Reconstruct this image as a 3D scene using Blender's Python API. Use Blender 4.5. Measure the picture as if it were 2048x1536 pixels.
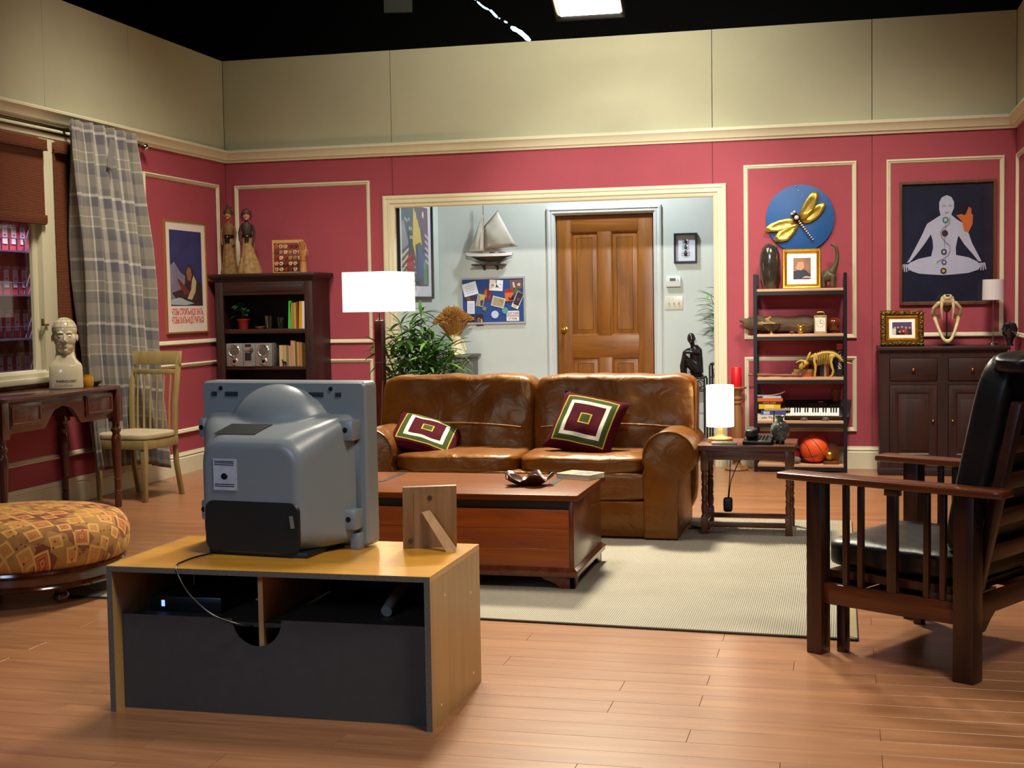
import bpy, bmesh, math, random
from mathutils import Vector, Matrix, noise
for o in list(bpy.data.objects): bpy.data.objects.remove(o, do_unlink=True)
SC = bpy.context.scene
COL = SC.collection
R = math.radians
# ---------------------------------------------------------------- camera
cam_d = bpy.data.cameras.new('camera'); cam = bpy.data.objects.new('camera', cam_d); COL.objects.link(cam)
cam_d.sensor_width = 36.0; cam_d.lens = 36.0 * 2679.3 / 2048.0; cam_d.clip_end = 200
yaw, pitch, roll = .244362, .059693, -.0164025
cy, sy, cp, sp = math.cos(yaw), math.sin(yaw), math.cos(pitch), math.sin(pitch)
fw = Vector((-sy * cp, cy * cp, -sp)); rt = Vector((cy, sy, 0)); up = rt.cross(fw)
r2 = math.cos(roll) * rt + math.sin(roll) * up; u2 = -math.sin(roll) * rt + math.cos(roll) * up
m = Matrix((r2, u2, -fw)).transposed().to_4x4(); m.translation = (0, -11.337, 1.40)
cam.matrix_world = m
SC.camera = cam
# ---------------------------------------------------------------- world, lights, exposure
wd = bpy.data.worlds.new('studio_dark'); SC.world = wd; wd.use_nodes = True
wd.node_tree.nodes['Background'].inputs[0].default_value = (.055, .05, .045, 1)
wd.node_tree.nodes['Background'].inputs[1].default_value = .2
SC.view_settings.view_transform = 'Standard'; SC.view_settings.look = 'None'
SC.view_settings.gamma = 1.0; SC.view_settings.use_curve_mapping = False
SC.view_settings.exposure = 0.0
def area(name, loc, target, size, power, color, sizey=None, spread=180):
    d = bpy.data.lights.new(name, 'AREA'); d.energy = power; d.color = color
    d.shape = 'RECTANGLE'; d.size = size; d.size_y = sizey or size; d.spread = R(spread)
    o = bpy.data.objects.new(name, d); COL.objects.link(o); o.location = loc
    o.rotation_euler = (Vector(target) - Vector(loc)).to_track_quat('-Z', 'Y').to_euler()
    return o
def spot(name, loc, target, power, color, angle, blend, size=.15):
    d = bpy.data.lights.new(name, 'SPOT'); d.energy = power; d.color = color
    d.spot_size = R(angle); d.spot_blend = blend; d.shadow_soft_size = size
    o = bpy.data.objects.new(name, d); COL.objects.link(o); o.location = loc
    o.rotation_euler = (Vector(target) - Vector(loc)).to_track_quat('-Z', 'Y').to_euler()
    return o
WARM = (1.0, .90, .75); WARMER = (1.0, .76, .50); COOL = (.80, .90, 1.0); NEUT = (1.0, .95, .86)
spot('studio_light_wall', (-1.45, -1.75, 3.42), (-1.25, 0.0, 2.45), 88, (1.0, .97, .82), 120, 1.0, .12)
spot('studio_light_profile', (-.4, -7.6, 4.3), (-1.85, .3, 1.45), 1900, (1.0, .95, .86), 25, .6, .15)
area('added_wash_light', (-2.1, -2.2, 5.0), (-2.3, 0, 2.9), 1.6, 34, (1.0, .95, .80), .4, 110)  # unseen wash, added to brighten the upper wall
area('studio_light_sofa', (-1.9, -1.6, 4.4), (-1.5, -3.6, .6), .6, 165, (1.0, .92, .70), .5, 90)
area('studio_light_key', (-2.4, -4.4, 5.4), (-1.3, -6.0, 0), 1.0, 60, WARM, 1.0, 80)
area('studio_light_right', (.4, -3.2, 5.0), (0.2, -.9, .7), .8, 46, WARM, .8, 65)
area('studio_light_left', (-3.5, -4.0, 5.2), (-4.8, -1.3, .2), .9, 52, WARM, .9, 60)
area('studio_light_front', (1.0, -8.4, 5.0), (-.9, -7.0, 0), 1.2, 44, WARM, 1.2, 80)
area('exhibit_fill_light', (-2.4, -12.5, 3.0), (-2.0, -6.9, .6), 1.6, 11, (.50, .70, 1.0), 1.0, 60)
spot('hall_light', (-2.15, .45, 3.35), (-2.3, 1.1, 1.2), 200, (.82, .92, 1.0), 150, .6, .10)

# ---------------------------------------------------------------- helpers
def lin(h):
    h = h.lstrip('#'); c = [int(h[i:i+2], 16) / 255 for i in (0, 2, 4)]
    return tuple((x / 12.92 if x <= .04045 else ((x + .055) / 1.055) ** 2.4) for x in c)
MATS = {}
def nodes_of(name):
    mt = bpy.data.materials.new(name); mt.use_nodes = True
    nt = mt.node_tree; b = nt.nodes['Principled BSDF']; MATS[name] = mt
    return mt, nt, b
def N(nt, typ, **kw):
    n = nt.nodes.new(typ)
    for k, v in kw.items():
        if k in ('inp',):
            for a, c in v.items(): n.inputs[a].default_value = c
        else: setattr(n, k, v)
    return n
def mat(name, col, rough=.5, metal=0, var=0, vscale=8, bump=0, bscale=60, emit=0, spec=.5, coat=0, stretch=None, trans=0, alpha=1, sheen=0, obj=False, sub=0):
    """plain coloured surface: optional mottling (var), optional fine relief (bump)"""
    if name in MATS: return MATS[name]
    mt, nt, b = nodes_of(name)
    c = lin(col) if isinstance(col, str) else col
    b.inputs['Base Color'].default_value = (*c, 1); b.inputs['Roughness'].default_value = rough
    b.inputs['Metallic'].default_value = metal; b.inputs['Specular IOR Level'].default_value = spec
    b.inputs['Coat Weight'].default_value = coat; b.inputs['Transmission Weight'].default_value = trans
    b.inputs['Sheen Weight'].default_value = sheen
    if emit: b.inputs['Emission Color'].default_value = (*c, 1); b.inputs['Emission Strength'].default_value = emit
    if var or bump:
        tc = N(nt, 'ShaderNodeTexCoord'); mp = N(nt, 'ShaderNodeMapping')
        nt.links.new(tc.outputs['Object'], mp.inputs['Vector'])
        if stretch: mp.inputs['Scale'].default_value = stretch
    if var:
        nz = N(nt, 'ShaderNodeTexNoise', inp={'Scale': vscale, 'Detail': 4.0, 'Roughness': .6})
        nt.links.new(mp.outputs[0], nz.inputs['Vector'])
        rp = N(nt, 'ShaderNodeValToRGB'); e = rp.color_ramp.elements
        e[0].position = .28; e[1].position = .72
        e[0].color = (*[x * (1 - var) for x in c], 1); e[1].color = (*[min(1, x * (1 + var)) for x in c], 1)
        nt.links.new(nz.outputs['Fac'], rp.inputs['Fac']); nt.links.new(rp.outputs[0], b.inputs['Base Color'])
    if bump:
        n2 = N(nt, 'ShaderNodeTexNoise', inp={'Scale': bscale, 'Detail': 3.0})
        nt.links.new(mp.outputs[0], n2.inputs['Vector'])
        bp = N(nt, 'ShaderNodeBump', inp={'Strength': bump, 'Distance': .01})
        nt.links.new(n2.outputs['Fac'], bp.inputs['Height']); nt.links.new(bp.outputs[0], b.inputs['Normal'])
    return mt
def wood(name, dark, light, axis='x', rough=.35, scale=1.0, coat=0.0, rnd=0.0, ring=6.0):
    """grained wood; grain runs along the local axis"""
    if name in MATS: return MATS[name]
    mt, nt, b = nodes_of(name)
    tc = N(nt, 'ShaderNodeTexCoord'); mp = N(nt, 'ShaderNodeMapping')
    s = {'x': (1.2, 14, 14), 'y': (14, 1.2, 14), 'z': (14, 14, 1.2)}[axis]
    mp.inputs['Scale'].default_value = [a * scale for a in s]
    nt.links.new(tc.outputs['Object'], mp.inputs['Vector'])
    vec = mp.outputs[0]
    if rnd:
        oi = N(nt, 'ShaderNodeObjectInfo'); mu = N(nt, 'ShaderNodeMath', operation='MULTIPLY', inp={1: 37.0})
        nt.links.new(oi.outputs['Random'], mu.inputs[0])
        cb = N(nt, 'ShaderNodeCombineXYZ'); 
        for i in range(3): nt.links.new(mu.outputs[0], cb.inputs[i])
        ad = N(nt, 'ShaderNodeVectorMath', operation='ADD'); nt.links.new(vec, ad.inputs[0]); nt.links.new(cb.outputs[0], ad.inputs[1]); vec = ad.outputs[0]
    nz = N(nt, 'ShaderNodeTexNoise', inp={'Scale': 1.6, 'Detail': 6.0, 'Roughness': .62, 'Distortion': .8})
    nt.links.new(vec, nz.inputs['Vector'])
    rp = N(nt, 'ShaderNodeValToRGB'); e = rp.color_ramp.elements
    e[0].position = .3; e[1].position = .7
    e[0].color = (*lin(dark), 1); e[1].color = (*lin(light), 1)
    nt.links.new(nz.outputs['Fac'], rp.inputs['Fac']); col = rp.outputs[0]
    if rnd:
        hs = N(nt, 'ShaderNodeHueSaturation')
        mr = N(nt, 'ShaderNodeMapRange', inp={3: 1 - rnd, 4: 1 + rnd}); nt.links.new(oi.outputs['Random'], mr.inputs[0])
        nt.links.new(mr.outputs[0], hs.inputs['Value']); nt.links.new(col, hs.inputs['Color']); col = hs.outputs[0]
    nt.links.new(col, b.inputs['Base Color'])
    b.inputs['Roughness'].default_value = rough; b.inputs['Coat Weight'].default_value = coat; b.inputs['Coat Roughness'].default_value = .15
    bp = N(nt, 'ShaderNodeBump', inp={'Strength': .08, 'Distance': .004})
    nt.links.new(nz.outputs['Fac'], bp.inputs['Height']); nt.links.new(bp.outputs[0], b.inputs['Normal'])
    return mt
# ---- shapes: each returns (verts, faces)
def box(x0, x1, y0, y1, z0, z1):
    v = [(x, y, z) for x in (x0, x1) for y in (y0, y1) for z in (z0, z1)]
    f = [(0, 1, 3, 2), (4, 6, 7, 5), (0, 4, 5, 1), (2, 3, 7, 6), (0, 2, 6, 4), (1, 5, 7, 3)]
    return v, f
def loft(rings, caps=True, closed=False):
    n = len(rings[0]); v = [p for r in rings for p in r]; f = []
    k = len(rings)
    for i in range(k if closed else k - 1):
        a, b_ = i * n, ((i + 1) % k) * n
        for j in range(n):
            j2 = (j + 1) % n
            f.append((a + j, a + j2, b_ + j2, b_ + j))
    if caps and not closed:
        f.append(tuple(reversed(range(n)))); f.append(tuple(range((k - 1) * n, k * n)))
    return v, f
def tube(pts, r, n=8, closed=False):
    pts = [Vector(p) for p in pts]; k = len(pts)
    rs = r if isinstance(r, (list, tuple)) else [r] * k
    rings = []; nrm = None
    for i, p in enumerate(pts):
        if closed: t = pts[(i + 1) % k] - pts[i - 1]
        else: t = pts[min(i + 1, k - 1)] - pts[max(i - 1, 0)]
        t.normalize()
        if nrm is None:
            nrm = t.orthogonal().normalized()
        else:
            nrm = (nrm - t * nrm.dot(t))
            if nrm.length < 1e-6: nrm = t.orthogonal()
            nrm.normalize()
        bn = t.cross(nrm)
        rings.append([tuple(p + rs[i] * (math.cos(2 * math.pi * j / n) * nrm + math.sin(2 * math.pi * j / n) * bn)) for j in range(n)])
    return loft(rings, True, closed)
def cyl(p0, p1, r0, r1=None, n=16): return tube([p0, p1], [r0, r0 if r1 is None else r1], n)
def lathe(prof, n=24, c=(0, 0, 0)):
    rings = [[(c[0] + r * math.cos(2 * math.pi * j / n), c[1] + r * math.sin(2 * math.pi * j / n), c[2] + z) for j in range(n)] for r, z in prof]
    return loft(rings)
def ell(cx, cy_, cz, rx, ry=None, rz=None, nu=14, nv=9):
    ry = rx if ry is None else ry; rz = rx if rz is None else rz
    rings = []
    for i in range(nv + 1):
        a = -math.pi / 2 + math.pi * i / nv
        ca = max(math.cos(a), .02)
        rings.append([(cx + rx * ca * math.cos(2 * math.pi * j / nu), cy_ + ry * ca * math.sin(2 * math.pi * j / nu), cz + rz * math.sin(a)) for j in range(nu)])
    return loft(rings)
def prism(poly, y0, y1):
    """outline (x, z) given depth from y0 (front) to y1"""
    n = len(poly); v = [(x, y0, z) for x, z in poly] + [(x, y1, z) for x, z in poly]
    f = [tuple(range(n)), tuple(reversed(range(n, 2 * n)))] + [(i, i + n, (i + 1) % n + n, (i + 1) % n) for i in range(n)]
    return v, f
def prismz(poly, z0, z1):
    n = len(poly); v = [(x, y, z0) for x, y in poly] + [(x, y, z1) for x, y in poly]
    f = [tuple(reversed(range(n))), tuple(range(n, 2 * n))] + [(i, (i + 1) % n, (i + 1) % n + n, i + n) for i in range(n)]
    return v, f
def prismx(poly, x0, x1):
    n = len(poly); v = [(x0, y, z) for y, z in poly] + [(x1, y, z) for y, z in poly]
    f = [tuple(range(n)), tuple(reversed(range(n, 2 * n)))] + [(i, i + n, (i + 1) % n + n, (i + 1) % n) for i in range(n)]
    return v, f
def disc(cx, cz, r, y0, y1, n=32, rz=None):
    rz = rz or r
    return prism([(cx + r * math.cos(2 * math.pi * i / n), cz + rz * math.sin(2 * math.pi * i / n)) for i in range(n)], y0, y1)
def soft(hx, hy, hz, n=10, k=5.0, c=(0, 0, 0), fn=None):
    """pillow-like rounded block"""
    idx = {}; v = []; f = []
    def key(p):
        q = tuple(round(a, 5) for a in p)
        if q not in idx:
            s = (abs(p[0]) ** k + abs(p[1]) ** k + abs(p[2]) ** k) ** (-1.0 / k)
            w = Vector((p[0] * s * hx, p[1] * s * hy, p[2] * s * hz))
            if fn: w = fn(w, p)
            idx[q] = len(v); v.append((c[0] + w[0], c[1] + w[1], c[2] + w[2]))
        return idx[q]
    for ax in range(3):
        for sg in (-1, 1):
            for i in range(n):
                for j in range(n):
                    q = []
                    for a, b_ in ((i, j), (i + 1, j), (i + 1, j + 1), (i, j + 1)):
                        p = [0, 0, 0]; p[ax] = sg; p[(ax + 1) % 3] = -1 + 2 * a / n; p[(ax + 2) % 3] = -1 + 2 * b_ / n
                        q.append(key(p))
                    f.append(tuple(q) if sg > 0 else tuple(reversed(q)))
    return v, f
def xf(s, loc=(0, 0, 0), rz=0, rx=0, ry=0, sc=1):
    M = Matrix.Translation(loc) @ Matrix.Rotation(rz, 4, 'Z') @ Matrix.Rotation(ry, 4, 'Y') @ Matrix.Rotation(rx, 4, 'X') @ Matrix.Scale(sc, 4)
    return [tuple(M @ Vector(p)) for p in s[0]], s[1]
def frame_ring(x0, x1, z0, z1, prof, y=0.0, bottom=True):
    """mitred moulding round a rectangle in the XZ plane, seen from -Y. prof: (inset from the outer edge, height towards -Y)"""
    rings = []
    for cx, cz, dx, dz in ((x0, z0, 1, 1), (x0, z1, 1, -1), (x1, z1, -1, -1), (x1, z0, -1, 1)):
        rings.append([(cx + dx * i, y - h, cz + (dz * i if (bottom or dz < 0) else 0)) for i, h in prof])
    return loft(rings, caps=not bottom, closed=bottom)
def obj(name, parts, material=None, parent=None, loc=(0, 0, 0), rz=0, bevel=0, smooth=None, sub=0, remesh=0, rot=None, seg=2, uv=None):
    """join the given shapes into ONE mesh object"""
    if isinstance(parts, tuple): parts = [parts]
    v, f = [], []
    for s in parts:
        o_ = len(v); v += s[0]; f += [tuple(i + o_ for i in q) for q in s[1]]
    me = bpy.data.meshes.new(name); me.from_pydata(v, [], f)
    bm = bmesh.new(); bm.from_mesh(me)
    bmesh.ops.recalc_face_normals(bm, faces=bm.faces)
    if bevel:
        es = [e for e in bm.edges if len(e.link_faces) == 2 and e.calc_face_angle(0) > R(35)]
        bmesh.ops.bevel(bm, geom=es, offset=bevel, segments=seg, affect='EDGES', profile=.5, clamp_overlap=True)
    bm.to_mesh(me); bm.free()
    if smooth is None: smooth = 38
    if smooth:
        me.shade_smooth(); me.set_sharp_from_angle(angle=R(smooth))
    if material: me.materials.append(material)
    o = bpy.data.objects.new(name, me); COL.objects.link(o)
    o.location = loc; o.rotation_euler = rot if rot else (0, 0, rz)
    if parent: o.parent = parent
    if remesh:
        md = o.modifiers.new('surface', 'REMESH'); md.mode = 'VOXEL'; md.voxel_size = remesh; md.use_smooth_shade = True
        s2 = o.modifiers.new('smooth', 'SMOOTH'); s2.factor = .6; s2.iterations = 4
    if sub:
        md = o.modifiers.new('sub', 'SUBSURF'); md.levels = sub; md.render_levels = sub
    return o
def tag(o, label, cat, group=None):
    o['label'] = label; o['category'] = cat
    if group: o['group'] = group
    return o
def thing(name, label, cat, loc=(0, 0, 0), rz=0, group=None, rot=None):
    o = bpy.data.objects.new(name, None); COL.objects.link(o); o.empty_display_size = .05
    o.location = loc; o.rotation_euler = rot if rot else (0, 0, rz)
    return tag(o, label, cat, group)
def one(name, label, cat, parts, material, loc=(0, 0, 0), rz=0, group=None, **kw):
    return tag(obj(name, parts, material, None, loc, rz, **kw), label, cat, group)
def struct(o): o['kind'] = 'structure'; return o
def text(name, body, size, material, parent, loc, rot=(R(90), 0, 0), width=None, align='CENTER', bold=0, ysc=1.0):
    cu = bpy.data.curves.new(name, 'FONT'); cu.body = body; cu.size = size; cu.align_x = align; cu.align_y = 'CENTER'
    cu.extrude = .0004; cu.offset = bold; cu.resolution_u = 3
    t = bpy.data.objects.new(name, cu); COL.objects.link(t)
    dg = bpy.context.evaluated_depsgraph_get(); dg.update()
    me = bpy.data.meshes.new_from_object(t.evaluated_get(dg))
    bpy.data.objects.remove(t, do_unlink=True); bpy.data.curves.remove(cu)
    if width and len(me.vertices):
        xs = [q.co.x for q in me.vertices]; w = max(xs) - min(xs); k = width / w if w else 1
        for q in me.vertices: q.co.x *= k
    if ysc != 1:
        for q in me.vertices: q.co.y *= ysc
    me.materials.clear(); me.materials.append(material); me.name = name
    o = bpy.data.objects.new(name, me); COL.objects.link(o); o.location = loc; o.rotation_euler = rot
    if parent: o.parent = parent
    return o
def dup(root, loc, rz=None, label=None, group=None):
    r_ = root.copy(); COL.objects.link(r_); r_.location = loc
    if rz is not None: r_.rotation_euler = (0, 0, rz)
    if label: r_['label'] = label
    if group: r_['group'] = group
    for ch in list(root.children):
        c = ch.copy(); COL.objects.link(c); c.parent = r_
        for g in ch.children:
            d = g.copy(); COL.objects.link(d); d.parent = c
    return r_
def bez(p0, p1, p2, p3, n=12):
    P = [Vector(p) for p in (p0, p1, p2, p3)]
    return [tuple((1-t)**3*P[0] + 3*(1-t)**2*t*P[1] + 3*(1-t)*t*t*P[2] + t**3*P[3]) for t in [i / n for i in range(n + 1)]]
def smoothpath(pts, n=6):
    P = [Vector(p) for p in pts]; P = [2*P[0]-P[1]] + P + [2*P[-1]-P[-2]]; out = []
    for i in range(1, len(P) - 2):
        for k in range(n):
            t = k / n
            out.append(tuple(.5*((2*P[i]) + (P[i+1]-P[i-1])*t + (2*P[i-1]-5*P[i]+4*P[i+1]-P[i+2])*t*t + (3*P[i]-P[i-1]-3*P[i+1]+P[i+2])*t**3)))
    out.append(tuple(P[-2])); return out
# ---- shared materials
M_red = mat('red_wall_paint', '#9c3f4b', .75, var=.05, vscale=3, bump=.06, bscale=220)
M_cream = mat('cream_wall_paint', '#b4b093', .8, var=.04, vscale=2, bump=.05, bscale=220)
M_trim = mat('cream_trim_paint', '#d6cfb0', .45, var=.02, vscale=6)
M_hall = mat('pale_grey_wall_paint', '#c3cac2', .7, var=.03, vscale=3, bump=.05, bscale=200)
M_halltrim = mat('grey_white_trim_paint', '#c9cec9', .45)
M_black = mat('black_drape', '#050505', .95)
M_dwood = wood('dark_stained_wood', '#1d0c07', '#35170f', 'x', .48, 1.0, .0)
M_dwoodz = wood('dark_stained_wood_upright', '#1d0c07', '#371810', 'z', .48, 1.0, .0)
M_mahog = wood('red_brown_wood', '#36140a', '#5a2812', 'y', .25, 1.0, .3)
M_mahogz = wood('red_brown_wood_upright', '#36140a', '#5a2812', 'z', .25, 1.0, .3)
M_white = mat('white_paper', '#eceae2', .7)
M_blk = mat('black_plastic', '#0b0b0d', .35)
M_brass = mat('brass', '#c79a3a', .25, 1)
M_gold = mat('gold_leaf', '#c99a35', .32, .9, var=.25, vscale=60)
M_iron = mat('black_iron', '#15130f', .5, .4)
M_glass = None
def glass(name, col='#ffffff', rough=.02):
    if name in MATS: return MATS[name]
    return mat(name, col, rough, trans=1.0)
def thin_glass(name):
    mt, nt, b = nodes_of(name); out = nt.nodes['Material Output']; nt.nodes.remove(b)
    fr0 = N(nt, 'ShaderNodeFresnel', inp={'IOR': 1.45}); ge = N(nt, 'ShaderNodeNewGeometry'); iv = N(nt, 'ShaderNodeMath', operation='SUBTRACT', inp={0: 1.0}); nt.links.new(ge.outputs['Backfacing'], iv.inputs[1]); fr = N(nt, 'ShaderNodeMath', operation='MULTIPLY'); nt.links.new(fr0.outputs[0], fr.inputs[0]); nt.links.new(iv.outputs[0], fr.inputs[1]); tr = N(nt, 'ShaderNodeBsdfTransparent'); gl = N(nt, 'ShaderNodeBsdfGlossy', inp={'Roughness': .03}); mx = N(nt, 'ShaderNodeMixShader')
    nt.links.new(fr.outputs[0], mx.inputs[0]); nt.links.new(tr.outputs[0], mx.inputs[1]); nt.links.new(gl.outputs[0], mx.inputs[2]); nt.links.new(mx.outputs[0], out.inputs['Surface']); return mt
# ================================================================ ROOM
XL, XR, ZT, ZC = -5.493, 1.316, 3.644, 2.78
HX0, HX1, HY = -3.872, -.40, 1.30
OX0, OX1, OZ = -3.87, -1.06, 2.28            # clear opening in the back wall
# ---- floor with boards
M_plank = wood('laminate_floor_board', '#815438', '#9c6d4a', 'x', .30, .8, .0, .05)
fl = struct(obj('floor', box(-6.2, 3.0, -9.0, 1.34, -.10, -.021), mat('floor_underlay', '#3a2a1e', .9)))
random.seed(5); cache = {}; planks = []
row = 0; y = -8.45; PW = .13
while y < 1.3:
    hall = y > .02
    xa, xb = (HX0, HX1) if hall else ((XL, XR + 1.2) if y < -3.0 else (XL, XR))
    x = xa; first = True
    while x < xb - .01:
        L = random.choice((.5, .8, 1.1, 1.4)) if first else 1.4
        first = False
        x2 = min(x + L, xb); planks.append((x, x2, y)); x = x2
    y += PW; row += 1
def plank_mesh(L):
    L = round(L, 3)
    if L not in cache:
        o = obj('plank', box(.0007, L - .0007, .0006, PW - .0006, -.02, 0), M_plank, bevel=.0006, seg=1, smooth=0)
        cache[L] = o.data; bpy.data.objects.remove(o, do_unlink=True)
    return cache[L]
planks.sort(key=lambda p: p[2])
for x, x2, y in planks[:300]:
    o = bpy.data.objects.new('plank', plank_mesh(x2 - x)); COL.objects.link(o); o.location = (x, y, 0); o.parent = fl
rest = [box(x + .0007, x2 - .0007, y + .0006, y + PW - .0006, -.02, 0) for x, x2, y in planks[300:]]
ro = obj('plank_far', rest, M_plank, fl, smooth=0); ro['kind'] = 'stuff'
# ---- back wall: backing with the opening, then painted flats with seams
M_ply = mat('plywood_backing', '#6b5233', .8)
wb = struct(obj('wall_back', [box(XL - .05, OX0 - .02, .02, .10, 0, ZT - .01), box(OX1 + .02, XR + .05, .02, .10, 0, ZT - .01), box(OX0 - .02, OX1 + .02, .02, .10, OZ + .02, ZT - .01)], M_ply, smooth=0))
g = .0025
for a, b in ((XL, -3.888), (-3.888, -1.073), (-1.073, .212), (.212, XR)):
    obj('upper_flat', box(a + g, b - g, 0, .02, ZC, ZT), M_cream, wb, bevel=.001, seg=1)
for a, b, z0 in ((XL, -3.888, 0), (-3.888, -1.073, OZ + .02), (-1.073, .212, 0), (.212, XR, 0)):
    e0 = OX1 + .02; z_ = OZ + .02
    if a == -1.073: sh_ = prism([(e0, 0), (b - g, 0), (b - g, ZC), (a + g, ZC), (a + g, z_), (e0, z_)], 0, .02)
    elif b == -3.888: sh_ = prism([(a + g, 0), (OX0 - .02, 0), (OX0 - .02, z_), (b - g, z_), (b - g, ZC), (a + g, ZC)], 0, .02)
    else: sh_ = box(a + g, b - g, 0, .02, z0, ZC)
    obj('lower_flat', sh_, M_red, wb, smooth=0)
# ---- left wall with the window hole
WY0, WY1, WZ0, WZ1 = -4.55, -1.95, .93, 2.62
YF = -5.4
wl = struct(obj('wall_left', [box(XL - .10, XL - .02, YF, WY0, 0, ZT - .01), box(XL - .10, XL - .02, WY1, .0, 0, ZT - .01), box(XL - .10, XL - .02, WY0, WY1, 0, WZ0), box(XL - .10, XL - .02, WY0, WY1, WZ1, ZT - .01)], M_ply, smooth=0))
for a, b in ((YF, -2.83), (-2.83, -1.657), (-1.657, 0)):
    obj('upper_flat', box(XL - .02, XL, a + g, b - g, ZC, ZT), M_cream, wl, bevel=.001, seg=1)
obj('lower_flat', box(XL - .02, XL, WY1, -g, 0, ZC), M_red, wl)
obj('lower_flat', box(XL - .02, XL, YF, WY0, 0, ZC), M_red, wl)
obj('lower_flat', box(XL - .02, XL, WY0, WY1, 0, WZ0), M_red, wl)
obj('lower_flat', box(XL - .02, XL, WY0, WY1, WZ1, ZC), M_trim, wl)
# ---- right wall
wr = struct(obj('wall_right', box(XR + .02, XR + .10, -2.6, .10, 0, ZT - .01), M_ply, smooth=0))
obj('upper_flat', box(XR, XR + .02, -2.6, -g, ZC, ZT), M_cream, wr); obj('lower_flat', box(XR, XR + .02, -2.6, -g, 0, ZC), M_red, wr)
# ---- hall walls
HD0, HD1, HDZ = -2.70, -1.755, 2.235
hb = struct(obj('wall_hall_back', [box(HX0 - .1, HD0, HY, HY + .08, 0, ZT), box(HD1, HX1 + .1, HY, HY + .08, 0, ZT), box(HD0, HD1, HY, HY + .08, HDZ, ZT)], M_hall, smooth=0))
struct(obj('wall_hall_left', box(HX0 - .08, HX0, .1, HY, 0, ZT), M_hall, smooth=0))
struct(obj('wall_hall_right', box(HX1, HX1 + .08, .1, HY, 0, ZT), M_hall, smooth=0))
# ---- black studio above and behind
struct(obj('ceiling', box(-9, 5, -10, 3.0, 6.4, 6.5), M_black, smooth=0))
struct(obj('wall_studio_back', box(-9, 5, 2.6, 2.7, 0, 6.4), M_black, smooth=0))
struct(obj('wall_studio_left', box(-9, -8.9, -6, 2.6, 0, 6.4), M_black, smooth=0))
# ---- cornice
cp_ = [(0, 2.722), (-.016, 2.722), (-.022, 2.738), (-.034, 2.746), (-.040, 2.765), (-.052, 2.785), (-.062, 2.800), (-.068, 2.806), (-.068, 2.822), (-.055, 2.826), (-.05, 2.832), (0, 2.832)]
rings = [[(XL + .0, yy, z) for yy, z in cp_], [(XR, yy, z) for yy, z in cp_]]
struct(obj('trim_1', loft(rings), M_trim, smooth=25))
rings = [[(XL - yy, YF, z) for yy, z in cp_], [(XL - yy, 0, z) for yy, z in cp_]]
struct(obj('trim_2', loft(rings), M_trim, smooth=25))
rings = [[(XR + yy, -2.6, z) for yy, z in cp_], [(XR + yy, 0, z) for yy, z in cp_]]
struct(obj('trim_3', loft(rings), M_trim, smooth=25))
# ---- applied panel mouldings
pm = [(0, 0), (0, .012), (.006, .020), (.014, .020), (.018, .012), (.026, .012), (.032, .006), (.036, 0)]
n = 4
for x0, x1, z0, z1 in ((-5.405, -4.10, 1.072, 2.515), (-5.405, -4.10, .305, .930), (-.818, .091, 1.072, 2.515), (-.818, .091, .305, .925), (.325, 1.228, 1.078, 2.513), (.325, 1.228, .305, .925)):
    struct(obj('trim_%d' % n, frame_ring(x0, x1, z0, z1, pm), M_trim, smooth=25)); n += 1
for y0, y1, z0, z1 in ((-1.50, -.165, 1.10, 2.515), (-1.50, -.165, .345, .940), (-4.4, -2.05, .345, .86)):
    struct(obj('trim_%d' % n, frame_ring(y0, y1, z0, z1, pm), M_trim, loc=(XL, 0, 0), rz=R(90), smooth=25)); n += 1
struct(obj('trim_%d' % n, frame_ring(.127, 1.3, 1.078, 2.513, pm), M_trim, loc=(XR, 0, 0), rz=R(-90), smooth=25)); n += 1
# ---- casing of the wide opening, with the lined reveal
cs = [(0, 0), (0, .022), (.012, .030), (.028, .030), (.034, .022), (.044, .022), (.050, .030), (.066, .030), (.072, .020), (.088, .016), (.100, .010), (.108, 0)]
struct(obj('trim_%d' % n, [frame_ring(-3.978, -.962, 0, 2.372, cs, 0, False)], M_trim, smooth=25)); n += 1
struct(obj('trim_%d' % n, [box(OX0 - .02, OX0, .0, .10, 0, OZ), box(OX1, OX1 + .02, .0, .10, 0, OZ), box(OX0 - .02, OX1 + .02, .0, .10, OZ, OZ + .02)], M_trim, smooth=0)); n += 1
# ---- skirting
bp_ = [(0, 0), (-.022, 0), (-.022, .135), (-.014, .142), (-.014, .150), (-.020, .156), (-.012, .172), (-.010, .184), (0, .184)]
def skirt(name, a, b, fn):
    struct(obj(name, loft([[fn(a, yy, z) for yy, z in bp_], [fn(b, yy, z) for yy, z in bp_]]), M_trim, smooth=25))
skirt('baseboard_back_left', XL, -3.98, lambda t, yy, z: (t, yy, z))
skirt('baseboard_back_right', -.96, XR, lambda t, yy, z: (t, yy, z))
skirt('baseboard_left', YF, 0, lambda t, yy, z: (XL - yy, t, z))
skirt('baseboard_right', -2.6, 0, lambda t, yy, z: (XR + yy, t, z))
skirt('baseboard_hall_left', .1, HY, lambda t, yy, z: (HX0 - yy, t, z))
skirt('baseboard_hall_back', HX0, -2.80, lambda t, yy, z: (t, HY + yy, z))
skirt('baseboard_hall_back_right', -1.66, HX1, lambda t, yy, z: (t, HY + yy, z))
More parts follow.
